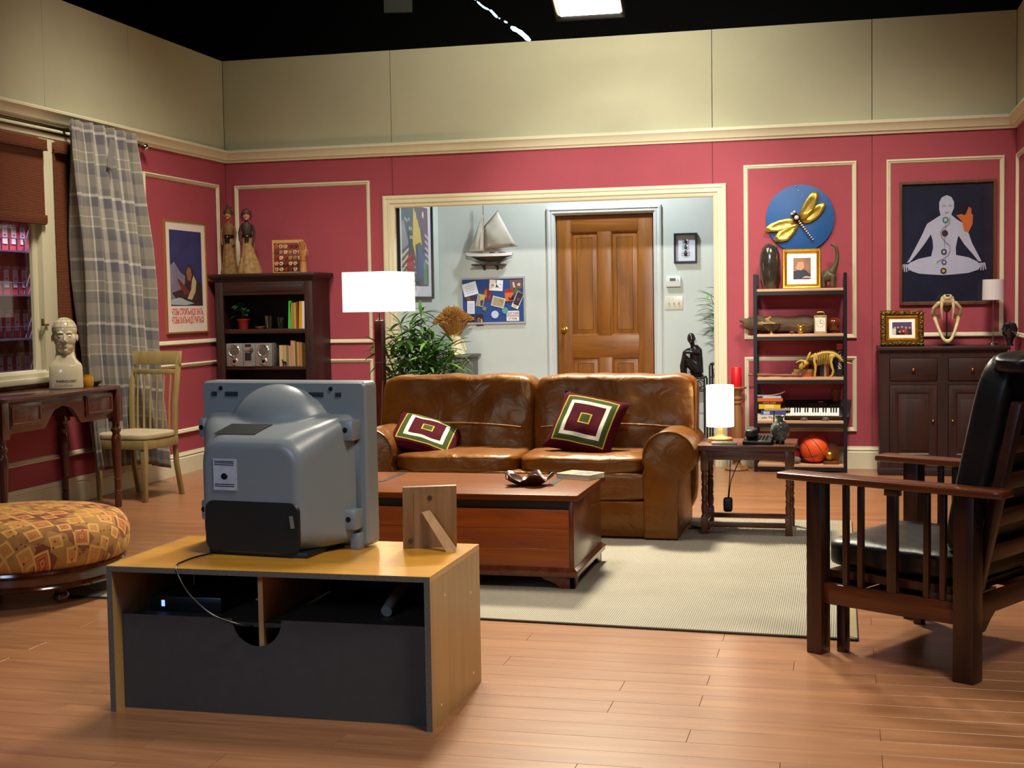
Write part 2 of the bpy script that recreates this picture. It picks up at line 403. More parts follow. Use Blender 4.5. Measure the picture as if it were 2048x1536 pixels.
# ---- hall door
dw = wood('orange_brown_door_wood', '#6c3d0c', '#965b14', 'z', .42, .7, .0)
door = struct(obj('door_1', [box(HD0 + .01, HD1 - .01, HY + .045, HY + .06, .01, HDZ - .005)], dw))
W0, W1 = HD0 + .012, HD1 - .012; yd0, yd1 = HY + .022, HY + .046
mid = (W0 + W1) / 2
st = .135
obj('stile', box(W0, W0 + st, yd0, yd1, .01, HDZ - .006), dw, door, bevel=.002)
obj('stile', box(W1 - st, W1, yd0, yd1, .01, HDZ - .006), dw, door, bevel=.002)
for z0, z1 in ((.23, .875), (1.085, 2.075)): obj('muntin', box(mid - .062, mid + .062, yd0, yd1, z0, z1), dw, door, bevel=.002)
dwx = wood('orange_brown_door_wood_cross', '#6c3d0c', '#965b14', 'x', .42, .7, .0)
for z0, z1 in ((.01, .23), (.875, 1.085), (2.075, HDZ - .006)):
    obj('rail', box(W0 + st, W1 - st, yd0, yd1, z0, z1), dwx, door, bevel=.002)
for x0, x1 in ((W0 + st, mid - .062), (mid + .062, W1 - st)):
    for z0, z1 in ((.23, .875), (1.085, 2.075)):
        obj('panel', [frame_ring(x0, x1, z0, z1, [(0, 0), (0, .022), (.010, .018), (.018, .004), (.022, .004), (.05, .016), (.058, .016)], HY + .047), box(x0 + .055, x1 - .055, HY + .031, HY + .047, z0 + .055, z1 - .055)], dw, door, smooth=25)
kb = obj('knob', [xf(lathe([(.002, 0), (.03, 0), (.03, .006), (.012, .012), (.011, .035), (.024, .045), (.029, .058), (.022, .072), (.002, .076)], 20), (0, 0, 0), 0, R(90))], M_brass, door, (W0 + .065, yd0, 1.145))
dc = [(0, 0), (0, .026), (.014, .034), (.026, .034), (.031, .024), (.040, .024), (.045, .030), (.056, .028), (.066, .014), (.074, .012), (.078, 0)]
struct(obj('trim_%d' % n, [frame_ring(HD0 - .078, HD1 + .078, 0, HDZ + .078, dc, HY, False)], M_halltrim, smooth=25)); n += 1
# ---- window, far building outside, blinds
wx = XL - .06
win = struct(obj('window_1', [box(wx, XL + .015, WY0, WY0 + .05, WZ0, WZ1), box(wx, XL + .015, WY1 - .05, WY1, WZ0, WZ1), box(wx, XL + .015, WY0, WY1, WZ1 - .05, WZ1 + .0)], M_trim, bevel=.004))
obj('mullion_post', [box(wx, XL + .02, -2.955, -2.765, WZ0, WZ1)], M_trim, win, bevel=.004)
obj('window_sill', [box(wx, XL + .06, WY0 - .03, WY1 + .03, WZ0 - .03, WZ0 + .012)], M_trim, win, bevel=.006)
obj('casing', [frame_ring(-WY1 - .02 if False else WY0 - .09, WY1 + .09, WZ0 - .03, WZ1 + .075, [(0, 0), (0, .02), (.01, .026), (.07, .026), (.09, .012), (.09, 0)])], M_trim, win, loc=(XL, 0, 0), rz=R(90), smooth=25)
pg = thin_glass('window_glass')
for y0, y1 in ((WY0 + .05, -2.955), (-2.765, WY1 - .05)):
    obj('sash', [frame_ring(y0, y1, WZ0 + .012, WZ1 - .05, [(0, 0), (0, .03), (.045, .03), (.05, .022), (.05, 0)])], M_trim, win, loc=(wx + .005, 0, 0), rz=R(90), smooth=25)
    obj('pane', box(wx + .006, wx + .010, y0 + .045, y1 - .045, WZ0 + .05, WZ1 - .09), pg, win, smooth=0)
obj('sash_latch', [xf(box(-.006, .006, -.012, .012, 0, .05), (XL + .02, -2.985, 1.30)), xf(box(-.006, .01, -.03, .03, .0, .014), (XL + .028, -2.965, 1.30))], mat('old_brass', '#8a6a34', .4, .8), win, bevel=.003)
# ================================================================ LEFT SIDE
# ---- red brick building seen through the window (a set backdrop built in relief)
def brick_mat():
    mt, nt, b = nodes_of('red_brick_facade')
    tc = N(nt, 'ShaderNodeTexCoord'); mp = N(nt, 'ShaderNodeMapping'); mp.inputs['Rotation'].default_value = (0, R(90), R(90))
    nt.links.new(tc.outputs['Object'], mp.inputs[0])
    bk = N(nt, 'ShaderNodeTexBrick', inp={'Color1': (*lin('#c4484a'), 1), 'Color2': (*lin('#a83c52'), 1), 'Mortar': (*lin('#84505e'), 1), 'Scale': 34.0, 'Mortar Size': .012})
    nt.links.new(mp.outputs[0], bk.inputs['Vector']); nt.links.new(bk.outputs[0], b.inputs['Base Color']); b.inputs['Roughness'].default_value = .55
brick_mat()
BX = -6.55
bl = thing('brick_building', 'red brick apartment building with white windows and fire escapes outside the window', 'building', (BX, -2.2, 0))
obj('facade', box(-.06, 0, -1.8, 1.9, -.2, 3.1), MATS['red_brick_facade'], bl, smooth=0)
wpane = mat('pale_lilac_window_pane', '#cfc3d6', .25); wst = mat('sandstone_trim', '#b98a7d', .7); fe = mat('violet_grey_iron', '#4b3a55', .6)
floors = [.55, .90, 1.25, 1.60, 1.95, 2.30]
for zf in floors:
    for yy in [-.95 + .12 * i for i in range(17)]:
        w = obj('window_frame', frame_ring(yy - .028, yy + .028, zf, zf + .14, [(0, 0), (0, .008), (.006, .008), (.006, 0)]), M_white, bl, loc=(.0, 0, 0), rz=R(90), smooth=0)
        obj('pane', [box(.001, .004, yy - .023, yy + .023, zf + .006, zf + .064), box(.001, .004, yy - .023, yy + .023, zf + .074, zf + .134)], wpane, w if False else bl, smooth=0)
        obj('lintel', box(0, .02, yy - .038, yy + .038, zf + .145, zf + .17), wst, bl, smooth=0)
    obj('fire_escape_landing', [box(.0, .16, -1.6, 1.7, zf - .075, zf - .062)] + [box(.15, .16, -1.6 + .1 * i, -1.594 + .1 * i, zf - .06, zf + .03) for i in range(33)] + [box(.148, .162, -1.6, 1.7, zf + .03, zf + .038)], fe, bl, smooth=0)
    obj('fire_escape_ladder', [tube([(.10, yy, zf - .06), (.10, yy + .22, zf + .34)], .006, 5) for yy in (-1.3, -1.24, -.42, -.36, .46, .52, 1.2, 1.26)], fe, bl)
area('backdrop_lamp', (-5.85, -1.9, 3.0), (-6.55, -1.9, 1.5), 2.0, 40, (1.0, .85, .95), .3, 120)
# ---- woven blinds
def blind_mat():
    mt, nt, b = nodes_of('woven_reed')
    tc = N(nt, 'ShaderNodeTexCoord'); wv = N(nt, 'ShaderNodeTexWave', bands_direction='Z', inp={'Scale': 28.0, 'Distortion': 1.2, 'Detail': 3.0, 'Detail Scale': 4.0})
    nt.links.new(tc.outputs['Object'], wv.inputs[0]); rp = N(nt, 'ShaderNodeValToRGB'); e = rp.color_ramp.elements
    e[0].color = (*lin('#4f2616'), 1); e[1].color = (*lin('#854522'), 1); nt.links.new(wv.outputs['Fac'], rp.inputs[0]); nt.links.new(rp.outputs[0], b.inputs['Base Color'])
    b.inputs['Roughness'].default_value = .7; bp = N(nt, 'ShaderNodeBump', inp={'Strength': .5, 'Distance': .004}); nt.links.new(wv.outputs['Fac'], bp.inputs['Height']); nt.links.new(bp.outputs[0], b.inputs['Normal'])
blind_mat(); M_reed = MATS['woven_reed']; M_reedd = mat('dark_reed_edge', '#4a2112', .7)
def blind(y0, y1, zb, label):
    t = thing('woven_blind', label, 'blind', (XL + .03, (y0 + y1) / 2, zb), 0, 'woven blinds in the window'); h = (y1 - y0) / 2; zt = 2.60 - zb
    obj('headrail', box(-.008, .045, -h, h, zt - .07, zt), M_reed, t, bevel=.004); obj('head_edge', box(-.01, .047, -h, h, zt - .078, zt - .068), M_reedd, t)
    obj('screen', box(.0, .008, -h, h, .03, zt - .05), M_reed, t)
    obj('bottom_fold', [box(-.004, .026, -h - .004, h + .004, .0, .055), tube([(.012, -h, 0), (.012, h, 0)], .014, 8)], M_reed, t, bevel=.004)
    return t
blind(-4.35, -2.935, 2.02, 'reddish brown woven blind pulled halfway down, left window')
blind(-2.80, -2.02, 1.0, 'dark woven blind lowered behind the plaid curtain')
# ---- curtain rod and curtain
rod = thing('curtain_rod', 'thin brass curtain rod running below the cornice on the left wall', 'curtain rod', (XL + .055, -3.0, 2.70))
obj('rod', [cyl((0, -1.6, 0), (0, 1.43, 0), .011, n=12)], mat('dark_metal_rod', '#5a4a35', .35, .9), rod)
obj('rod_front', [cyl((-.03, -1.6, -.035), (-.03, 1.40, -.035), .008, n=10)], MATS['dark_metal_rod'], rod)
obj('finial', [ell(0, 1.46, 0, .03)], mat('chrome', '#c8c8c8', .12, 1), rod)
for yy in (-1.2, .35, 1.36): obj('bracket', [box(-.10, .012, yy - .01, yy + .01, -.012, .016)], MATS['dark_metal_rod'], rod)
def plaid():
    mt, nt, b = nodes_of('grey_plaid_cloth')
    uv = N(nt, 'ShaderNodeUVMap'); sx = N(nt, 'ShaderNodeSeparateXYZ'); nt.links.new(uv.outputs[0], sx.inputs[0])
    def bands(sock, stops, per):
        mo = N(nt, 'ShaderNodeMath', operation='MODULO', inp={1: per}); nt.links.new(sock, mo.inputs[0])
        dv = N(nt, 'ShaderNodeMath', operation='DIVIDE', inp={1: per}); nt.links.new(mo.outputs[0], dv.inputs[0])
        rp = N(nt, 'ShaderNodeValToRGB'); rp.color_ramp.interpolation = 'LINEAR'; cr = rp.color_ramp
        while len(cr.elements) < len(stops): cr.elements.new(.5)
        for e, (p, c) in zip(cr.elements, stops): e.position = p; e.color = (*lin(c), 1)
        nt.links.new(dv.outputs[0], rp.inputs[0]); return rp.outputs[0]
    A, B, C, D_, E_ = '#66625a', '#b4b0a4', '#504d54', '#7d766a', '#7f7b66'
    st_ = [(0, A), (.10, A), (.115, B), (.145, B), (.16, C), (.30, C), (.31, D_), (.45, D_), (.465, B), (.48, D_), (.60, E_), (.615, B), (.635, A), (.80, C), (.815, D_), (.97, D_)]
    cx = bands(sx.outputs[0], st_, .42); cz = bands(sx.outputs[1], st_, .46)
    mx = N(nt, 'ShaderNodeMix', data_type='RGBA', inp={0: .5}); nt.links.new(cx, mx.inputs[6]); nt.links.new(cz, mx.inputs[7])
    nt.links.new(mx.outputs[2], b.inputs['Base Color']); b.inputs['Roughness'].default_value = .9; b.inputs['Sheen Weight'].default_value = .2
plaid()
def cloth_sheet(name, parent, y_of, x_of, z0, z1, nu, nv, material, width):
    """hanging sheet; y_of/x_of(u, v) give the folds"""
    vs = []; fs = []; uvs = []
    for j in range(nv + 1):
        for i in range(nu + 1):
            u, v_ = i / nu, j / nv
            vs.append((x_of(u, v_), y_of(u, v_), z1 + (z0(u) - z1) * v_)); uvs.append((u * width, v_ * 2.5))
    for j in range(nv):
        for i in range(nu):
            a = j * (nu + 1) + i; fs.append((a, a + 1, a + nu + 2, a + nu + 1))
    me = bpy.data.meshes.new(name); me.from_pydata(vs, [], fs); ul = me.uv_layers.new(name='UVMap')
    for l in me.loops: ul.data[l.index].uv = uvs[l.vertex_index]
    me.shade_smooth(); me.materials.append(material); o = bpy.data.objects.new(name, me); COL.objects.link(o); o.parent = parent
    md = o.modifiers.new('thick', 'SOLIDIFY'); md.thickness = .003
    return o
cur = thing('plaid_curtain', 'grey and cream plaid curtain hanging from the rod beside the window', 'curtain', (XL + .10, -2.0, .2))
def fold(u, v):
    ph = u * 2 * math.pi * 5.2
    amp = .026 + .050 * min(1, v * 3) * (1 - .55 * min(1, max(0, (v - .45) / .2)))
    top = .016 * math.sin(u * 71 + 2) * max(0, 1 - v / .09)
    return top + amp * (math.sin(ph + .6 * math.sin(v * 3)) + .35 * math.sin(ph * 2.3 + 1.3 + v)) 
def cy_of(u, v):
    # gathered at the top, spreading towards the hem on the wall side
    y0 = -.79 + .16 * v ** 3; w = .08 + .33 * v ** 1.3 - y0
    return y0 + w * u + .02 * math.sin(u * 33 + v * 2)
cloth_sheet('cloth', cur, cy_of, lambda u, v: .055 + fold(u, v) + .01 * v, lambda u: .03 - .11 * max(0, (u - .55) / .45) + .012 * math.sin(u * 9), 2.56, 170, 70, MATS['grey_plaid_cloth'], 2.3)
obj('tie_end', [xf(box(-.004, .004, -.03, .03, -.22, 0), (.135, -.34, 2.46), rx=R(-14))], MATS['grey_plaid_cloth'], cur)
# ---- framed poster on the left wall
pt = thing('framed_poster', 'tall poster of a seated reader with red lettering, thin wooden frame, left wall', 'poster', (XL, -.82, 1.67), R(90))
fw_ = wood('honey_frame_wood', '#7a4f22', '#a06a30', 'z', .4)
obj('frame', frame_ring(-.375, .365, -.475, .485, [(0, 0), (0, .02), (.012, .02), (.014, .012), (.014, 0)]), fw_, pt, smooth=25)
obj('sheet', box(-.362, .352, -.010, -.002, -.462, .472), mat('warm_white_poster', '#dccfc4', .5), pt)
y_ = -.0105
obj('printed_sky', prism([(-.29, .40), (.28, .40), (.28, -.24), (-.29, -.24)], y_ - .0005, y_), mat('print_night_blue', '#2c3266', .5, var=.3, vscale=5), pt)
obj('printed_cloud', prism([(-.29, .10), (-.22, .13), (-.12, .05), (.0, .0), (.02, -.10), (-.02, -.2), (-.29, -.2)], y_ - .001, y_ - .0005), mat('print_mist', '#777086', .5, var=.3, vscale=9), pt)
obj('printed_figure', prism([(-.02, .06), (.03, .12), (.10, .10), (.13, .03), (.2, -.03), (.28, -.06), (.28, -.24), (.1, -.24), (-.1, -.17), (-.2, -.18), (-.27, -.13), (-.1, -.1), (-.04, -.05)], y_ - .0015, y_ - .001), mat('print_dark_brown', '#3b2726', .5, var=.3, vscale=12), pt)
obj('printed_face', prism([(-.01, .05), (.02, .09), (.07, .08), (.09, .02), (.06, -.03), (.01, -.02)], y_ - .002, y_ - .0015), mat('print_skin', '#8a5a40', .5), pt)
obj('printed_sleeve', prism([(.12, .02), (.17, -.03), (.15, -.12), (.08, -.19), (.0, -.18), (.07, -.10), (.09, -.02)], y_ - .002, y_ - .0015), mat('print_straw', '#b3a37c', .5), pt)
obj('printed_book', prism([(-.17, -.02), (-.15, -.01), (.04, -.12), (.03, -.14), (-.06, -.15)], y_ - .0025, y_ - .002), mat('print_book_red', '#6b2f30', .5), pt)
obj('printed_snow', prism([(-.29, -.19), (-.15, -.17), (.12, -.22), (-.02, -.235), (-.29, -.23)], y_ - .0025, y_ - .002), mat('print_snow', '#9fa7b4', .5), pt)
mr_ = mat('print_red_letters', '#c8473f', .5)
text('lettering', 'ЧТОБЫ СТРОИТЬ-НАДО ЗНАТЬ,', .075, mr_, pt, (0, -.0115, -.295), width=.57, bold=.001)
text('lettering', 'ЧТОБЫ ЗНАТЬ-НАДО УЧИТЬСЯ', .075, mr_, pt, (0, -.0115, -.365), width=.57, bold=.001)
# ---- writing desk against the window
dk = thing('writing_desk', 'dark red-brown desk with turned legs and arched apron under the window', 'desk', (-5.24, -3.48, 0))
DX, DY, DZ = .24, .70, .87
top = []
obj('desk_top', [prismz([(-DX, -DY), (DX - .02, -DY), (DX + .012, -DY + .03), (DX + .012, DY - .03), (DX - .02, DY + .012), (-DX, DY + .012)], DZ - .028, DZ)], M_mahog, dk, bevel=.006)
obj('back_gallery', [box(-DX, -DX + .02, -DY, DY, DZ, DZ + .05)], M_mahog, dk, bevel=.004)
leg_prof = [(.020, 0), (.024, .01), (.024, .10), (.020, .105), (.027, .115), (.020, .125), (.023, .14), (.022, .19), (.027, .20), (.021, .21), (.026, .26), (.034, .44), (.036, .49), (.030, .515), (.024, .53), (.034, .545), (.036, .56), (.026, .575), (.024, .60), (.03, .62)]
for sx_ in (-1, 1):
    for sy_ in (-1, 1):
        cx_, cy__ = sx_ * (DX - .03), sy_ * (DY - .035)
        obj('leg', [lathe(leg_prof, 20, (cx_, cy__, 0)), box(cx_ - .036, cx_ + .036, cy__ - .036, cy__ + .036, .615, DZ - .028)], M_mahogz, dk, bevel=.002)
apron = [(-DY + .07, DZ - .028), (-DY + .07, .645)] + [(-.20 - .02, .645), (-.20, .655), (-.16, .70), (-.10, .755), (0, .78), (.10, .755), (.16, .70), (.20, .655), (.22, .645)] + [(DY - .07, .645), (DY - .07, DZ - .028)]
obj('front_apron', prismx(apron, DX - .05, DX - .02), M_mahog, dk, bevel=.003)
obj('back_apron', box(-DX + .02, -DX + .045, -DY + .07, DY - .07, .66, DZ - .028), M_mahog, dk)
for sy_ in (-1, 1): obj('side_apron', box(-DX + .06, DX - .06, sy_ * (DY - .035) - .012, sy_ * (DY - .035) + .012, .645, DZ - .028), M_mahog, dk)
for y0, y1 in ((-.60, -.26), (.26, .60)):
    d_ = obj('drawer', [box(DX - .02, DX - .008, y0, y1, .68, .825), xf(frame_ring(y0 + .012, y1 - .012, .692, .813, [(0, 0), (0, .006), (.014, .006), (.02, 0)]), (DX - .008, 0, 0), R(90))], M_mahog, dk, bevel=.002)
# ---- phrenology bust
por = mat('cream_glazed_porcelain', '#d3c7a6', .12, coat=.6)
crk = mat('grey_crackle_line', '#8d8064', .3)
bu = thing('phrenology_bust', 'cream glazed porcelain phrenology head standing on the desk', 'bust', (-5.20, -3.15, .87), R(32))
obj('base', [loft([[(x * w, y * d, z) for x, y in ((-1, -.7), (-.7, -1), (.7, -1), (1, -.7), (1, .7), (.7, 1), (-.7, 1), (-1, .7))] for z, w, d in ((0, .108, .075), (.005, .112, .078), (.10, .110, .076), (.150, .108, .072), (.172, .100, .066), (.188, .084, .062), (.205, .068, .06), (.23, .058, .056))])], por, bu, bevel=.004)
hd = [ell(0, .014, .402, .084, .100, .088, 28, 18), ell(0, -.006, .345, .076, .082, .085, 26, 16), ell(0, -.022, .290, .056, .058, .052, 22, 14), ell(0, -.060, .262, .024, .020, .018, 14, 8),
      tube([(0, .014, .19), (0, .016, .25), (0, .014, .33)], [.074, .062, .068], 24),
      tube([(0, -.082, .374), (0, -.092, .345), (0, -.100, .327)], [.0055, .0085, .0105], 10), ell(-.010, -.088, .323, .007, .009, .006, 10, 6), ell(.010, -.088, .323, .007, .009, .006, 10, 6),
      tube([(-.050, -.068, .380), (-.028, -.083, .386), (-.008, -.085, .380)], [.004, .006, .004], 8), tube([(.050, -.068, .380), (.028, -.083, .386), (.008, -.085, .380)], [.004, .006, .004], 8),
      ell(-.030, -.076, .360, .014, .008, .0075, 14, 8), ell(.030, -.076, .360, .014, .008, .0075, 14, 8), ell(0, -.079, .3005, .020, .008, .0042, 14, 6), ell(0, -.078, .291, .016, .009, .0055, 14, 6)]
for s in (-1, 1): hd.append(ell(s * .083, .016, .345, .007, .016, .026, 12, 8))
obj('head', hd, por, bu, remesh=.0036)
for el in (R(12), R(34), R(56)):
    obj('crackle_line', tube([(.084 * math.cos(el) * math.sin(a), .014 - .100 * math.cos(el) * math.cos(a), .402 + .088 * math.sin(el)) for a in [R(-84 + 12 * i) for i in range(15)]], .0013, 5), crk, bu)
for az in (-50, -17, 17, 50):
    obj('crackle_line', tube([(.084 * math.cos(e_) * math.sin(R(az)), .014 - .100 * math.cos(e_) * math.cos(R(az)), .402 + .088 * math.sin(e_)) for e_ in [R(12 + 8 * i) for i in range(9)]], .0013, 5), crk, bu)
dt = mat('dark_print', '#3a332a', .5)
text('lettering', 'PHRENOLOGY', .024, dt, bu, (0, -.0775, .052), width=.13, bold=.0006)
text('lettering', 'BY', .010, dt, bu, (0, -.0775, .034)); text('lettering', 'L.N. FOWLER', .014, dt, bu, (0, -.0775, .022), width=.085)
one('candle_jar', 'small amber yellow jar on the desk beside the bust', 'jar', [lathe([(.002, 0), (.034, 0), (.038, .01), (.038, .06), (.034, .07), (.036, .082), (.030, .082), (.028, .03), (.002, .03)], 24)], mat('amber_glaze', '#b9822a', .25), (-5.16, -2.94, .87))
one('trinket_dish', 'shallow grey metal dish on the desk corner', 'dish', [lathe([(.002, 0), (.05, 0), (.075, .02), (.085, .032), (.082, .034), (.07, .022), (.045, .006), (.002, .005)], 28)], mat('dull_pewter', '#6a6a60', .35, .7), (-5.20, -2.85, .87))
# ---- cream side chair
M_cw = wood('cream_painted_chair', '#7c683f', '#94804f', 'z', .35, .6)
ch = thing('side_chair', 'cream painted wooden chair with slatted back beside the desk', 'chair', (-5.12, -2.36, 0), R(-8))
for sx_ in (-1, 1):
    obj('front_leg', loft([[(sx_ * .205 + a * w, -.20 + b_ * w, z) for a, b_ in ((-1, -1), (1, -1), (1, 1), (-1, 1))] for z, w in ((0, .015), (.43, .022))]), M_cw, ch, bevel=.003)
    pts = [(.198, .205 + .045, 0), (.196, .195, .25), (.195, .19, .45), (.20, .20, .70), (.213, .245, 1.06)]
    obj('back_post', loft([[(sx_ * x + a * .017, y + b_ * .014, z) for a, b_ in ((-1, -1), (1, -1), (1, 1), (-1, 1))] for x, y, z in pts]), M_cw, ch, bevel=.003)
obj('top_rail', loft([[(x, .238 + yb + d - .03 * (1 - (x / .235) ** 2) * -.6, z) for d, z, yb in ((-.012, .985, -.008), (.012, .985, -.008), (.012, 1.085, .006), (-.012, 1.085, .006))] for x in [-.235 + .047 * i for i in range(11)]]), M_cw, ch, bevel=.003)
obj('lower_rail', box(-.19, .19, .215, .235, .915, .95), M_cw, ch, bevel=.003); obj('seat_rail_back', box(-.185, .185, .175, .2, .47, .50), M_cw, ch)
for i in range(6):
    x = -.145 + .058 * i
    obj('slat', [tube([(x, .19, .49), (x, .2, .7), (x * 1.05, .224, .925)], [.009, .008, .008], 8)], M_cw, ch)
obj('seat_frame', [box(-.225, .225, -.225, -.20, .385, .45), box(-.21, .21, .175, .2, .385, .45), box(-.225, -.2, -.21, .19, .385, .45), box(.2, .225, -.21, .19, .385, .45)], M_cw, ch, bevel=.003)
obj('seat_cushion', soft(.232, .215, .03, 10, 5, (0, -.012, .475)), mat('beige_upholstery', '#a9997a', .85, var=.08, bump=.2, bscale=300), ch)
# ---- round ottoman
def kilim():
    mt, nt, b = nodes_of('kilim_fabric')
    uv = N(nt, 'ShaderNodeTexCoord'); mp = N(nt, 'ShaderNodeMapping'); mp.inputs['Scale'].default_value = (8.5, 8.5, 8.5); nt.links.new(uv.outputs['UV'], mp.inputs[0])
    vo = N(nt, 'ShaderNodeTexVoronoi', feature='F1', distance='MANHATTAN', inp={'Randomness': .25, 'Scale': 1.0}); nt.links.new(mp.outputs[0], vo.inputs['Vector'])
    rp = N(nt, 'ShaderNodeValToRGB'); cr = rp.color_ramp; cr.interpolation = 'CONSTANT'
    st_ = [(0, '#8f3020'), (.10, '#b87a3a'), (.20, '#9c3422'), (.30, '#b05c26'), (.42, '#7d2a1c'), (.46, '#c9924c'), (.62, '#6b2a18')]
    while len(cr.elements) < len(st_): cr.elements.new(.5)
    for e, (p, c) in zip(cr.elements, st_): e.position = p; e.color = (*lin(c), 1)
    nt.links.new(vo.outputs['Distance'], rp.inputs[0])
    v2 = N(nt, 'ShaderNodeTexVoronoi', feature='F1', distance='CHEBYCHEV', inp={'Randomness': .9, 'Scale': 3.2}); nt.links.new(mp.outputs[0], v2.inputs['Vector'])
    r2_ = N(nt, 'ShaderNodeValToRGB'); c2 = r2_.color_ramp; c2.interpolation = 'CONSTANT'
    c2.elements[0].color = (0, 0, 0, 1); c2.elements[1].position = .16; c2.elements[1].color = (1, 1, 1, 1); nt.links.new(v2.outputs['Distance'], r2_.inputs[0])
    hs = N(nt, 'ShaderNodeMix', data_type='RGBA'); sp_ = N(nt, 'ShaderNodeSeparateColor'); nt.links.new(vo.outputs['Color'], sp_.inputs[0])
    mu = N(nt, 'ShaderNodeMath', operation='MULTIPLY', inp={1: .65}); nt.links.new(sp_.outputs[0], mu.inputs[0]); nt.links.new(mu.outputs[0], hs.inputs[0])
    nt.links.new(rp.outputs[0], hs.inputs[6]); hs.inputs[7].default_value = (*lin('#c99a45'), 1)
    m2 = N(nt, 'ShaderNodeMix', data_type='RGBA'); nt.links.new(r2_.outputs[0], m2.inputs[0]); m2.inputs[6].default_value = (*lin('#8a2a1a'), 1); nt.links.new(hs.outputs[2], m2.inputs[7])
    nt.links.new(m2.outputs[2], b.inputs['Base Color']); b.inputs['Roughness'].default_value = .85
kilim()
ot = thing('round_ottoman', 'round footstool with orange kilim fabric on a dark polished base', 'ottoman', (-3.97, -5.50, .012), R(14))
pr = [(.455, .165), (.475, .175), (.495, .20), (.505, .25), (.503, .30), (.49, .34), (.46, .372), (.41, .39), (.33, .402), (.22, .41), (.10, .414), (.01, .415)]
oc = obj('cushion', lathe(pr, 64), MATS['kilim_fabric'], ot)
ul = oc.data.uv_layers.new(name='UVMap')
for l in oc.data.loops:
    p = oc.data.vertices[l.vertex_index].co; r_ = math.hypot(p.x, p.y); rr = r_ + max(0, .40 - p.z) * 1.0
    a = math.atan2(p.y, p.x); ul.data[l.index].uv = (.5 + rr * math.cos(a), .5 + rr * math.sin(a))
M_dkpol = wood('dark_polished_wood', '#2a1208', '#54260f', 'x', .12, 1, .8)
obj('base_ring', lathe([(.40, .075), (.465, .075), (.475, .085), (.47, .097), (.462, .105), (.462, .138), (.475, .146), (.488, .158), (.484, .170), (.45, .176), (.40, .176)], 64), M_dkpol, ot)
for k in range(4):
    a = R(45 + 90 * k); obj('leg', lathe([(.026, 0), (.036, .008), (.04, .028), (.034, .04), (.026, .046), (.033, .06), (.040, .09), (.042, .10)], 20, (.36 * math.cos(a), .36 * math.sin(a), 0)), M_dkpol, ot)
# ================================================================ BOOKCASE CORNER
bc = thing('bookcase', 'dark stained wooden bookcase with moulded top in the corner', 'bookcase', (-4.96, -.025, 0))
BW, BD, BH = .46, .40, 1.70        # half width, depth, height
obj('side_panel', box(-BW, -BW + .03, -BD + .03, 0, .0, BH - .06), M_dwoodz, bc); obj('side_panel', box(BW - .03, BW, -BD + .03, 0, .0, BH - .06), M_dwoodz, bc)
obj('back_panel', box(-BW + .03, BW - .03, -.015, 0, .05, BH - .06), mat('very_dark_wood', '#160906', .6), bc)
for z, th in ((.06, .03), (.46, .03), (.855, .03), (1.175, .04)):
    obj('shelf', box(-BW + .03, BW - .03, -BD + .04, -.015, z, z + th), M_dwood, bc, bevel=.003)
for s in (-1, 1):
    x0 = -BW if s < 0 else BW - .075
    obj('pilaster', [box(x0, x0 + .075, -BD, -BD + .03, 0, BH - .06), box(x0 + .018, x0 + .03, -BD - .006, -BD, .12, BH - .22), box(x0 + .045, x0 + .057, -BD - .006, -BD, .12, BH - .22)], M_dwoodz, bc, bevel=.003)
obj('frieze', [box(-BW + .0755, BW - .0755, -BD + .001, -BD + .03, BH - .185, BH - .062), box(-BW + .09, BW - .09, -BD - .006, -BD + .001, BH - .155, BH - .10)], M_dwood, bc, bevel=.003)
obj('plinth', box(-BW, BW, -BD - .01, -BD + .02, 0, .06), M_dwood, bc, bevel=.003)
obj('crown_moulding', loft([[(-BW - e, -BD - e, z), (BW + e, -BD - e, z), (BW + e, .0, z), (-BW - e, .0, z)] for z, e in ((BH - .07, .0), (BH - .055, .008), (BH - .045, .022), (BH - .03, .036), (BH - .022, .045), (BH, .045), (BH + .004, .04))]), M_dwood, bc, bevel=.002)
BT = BH + .004
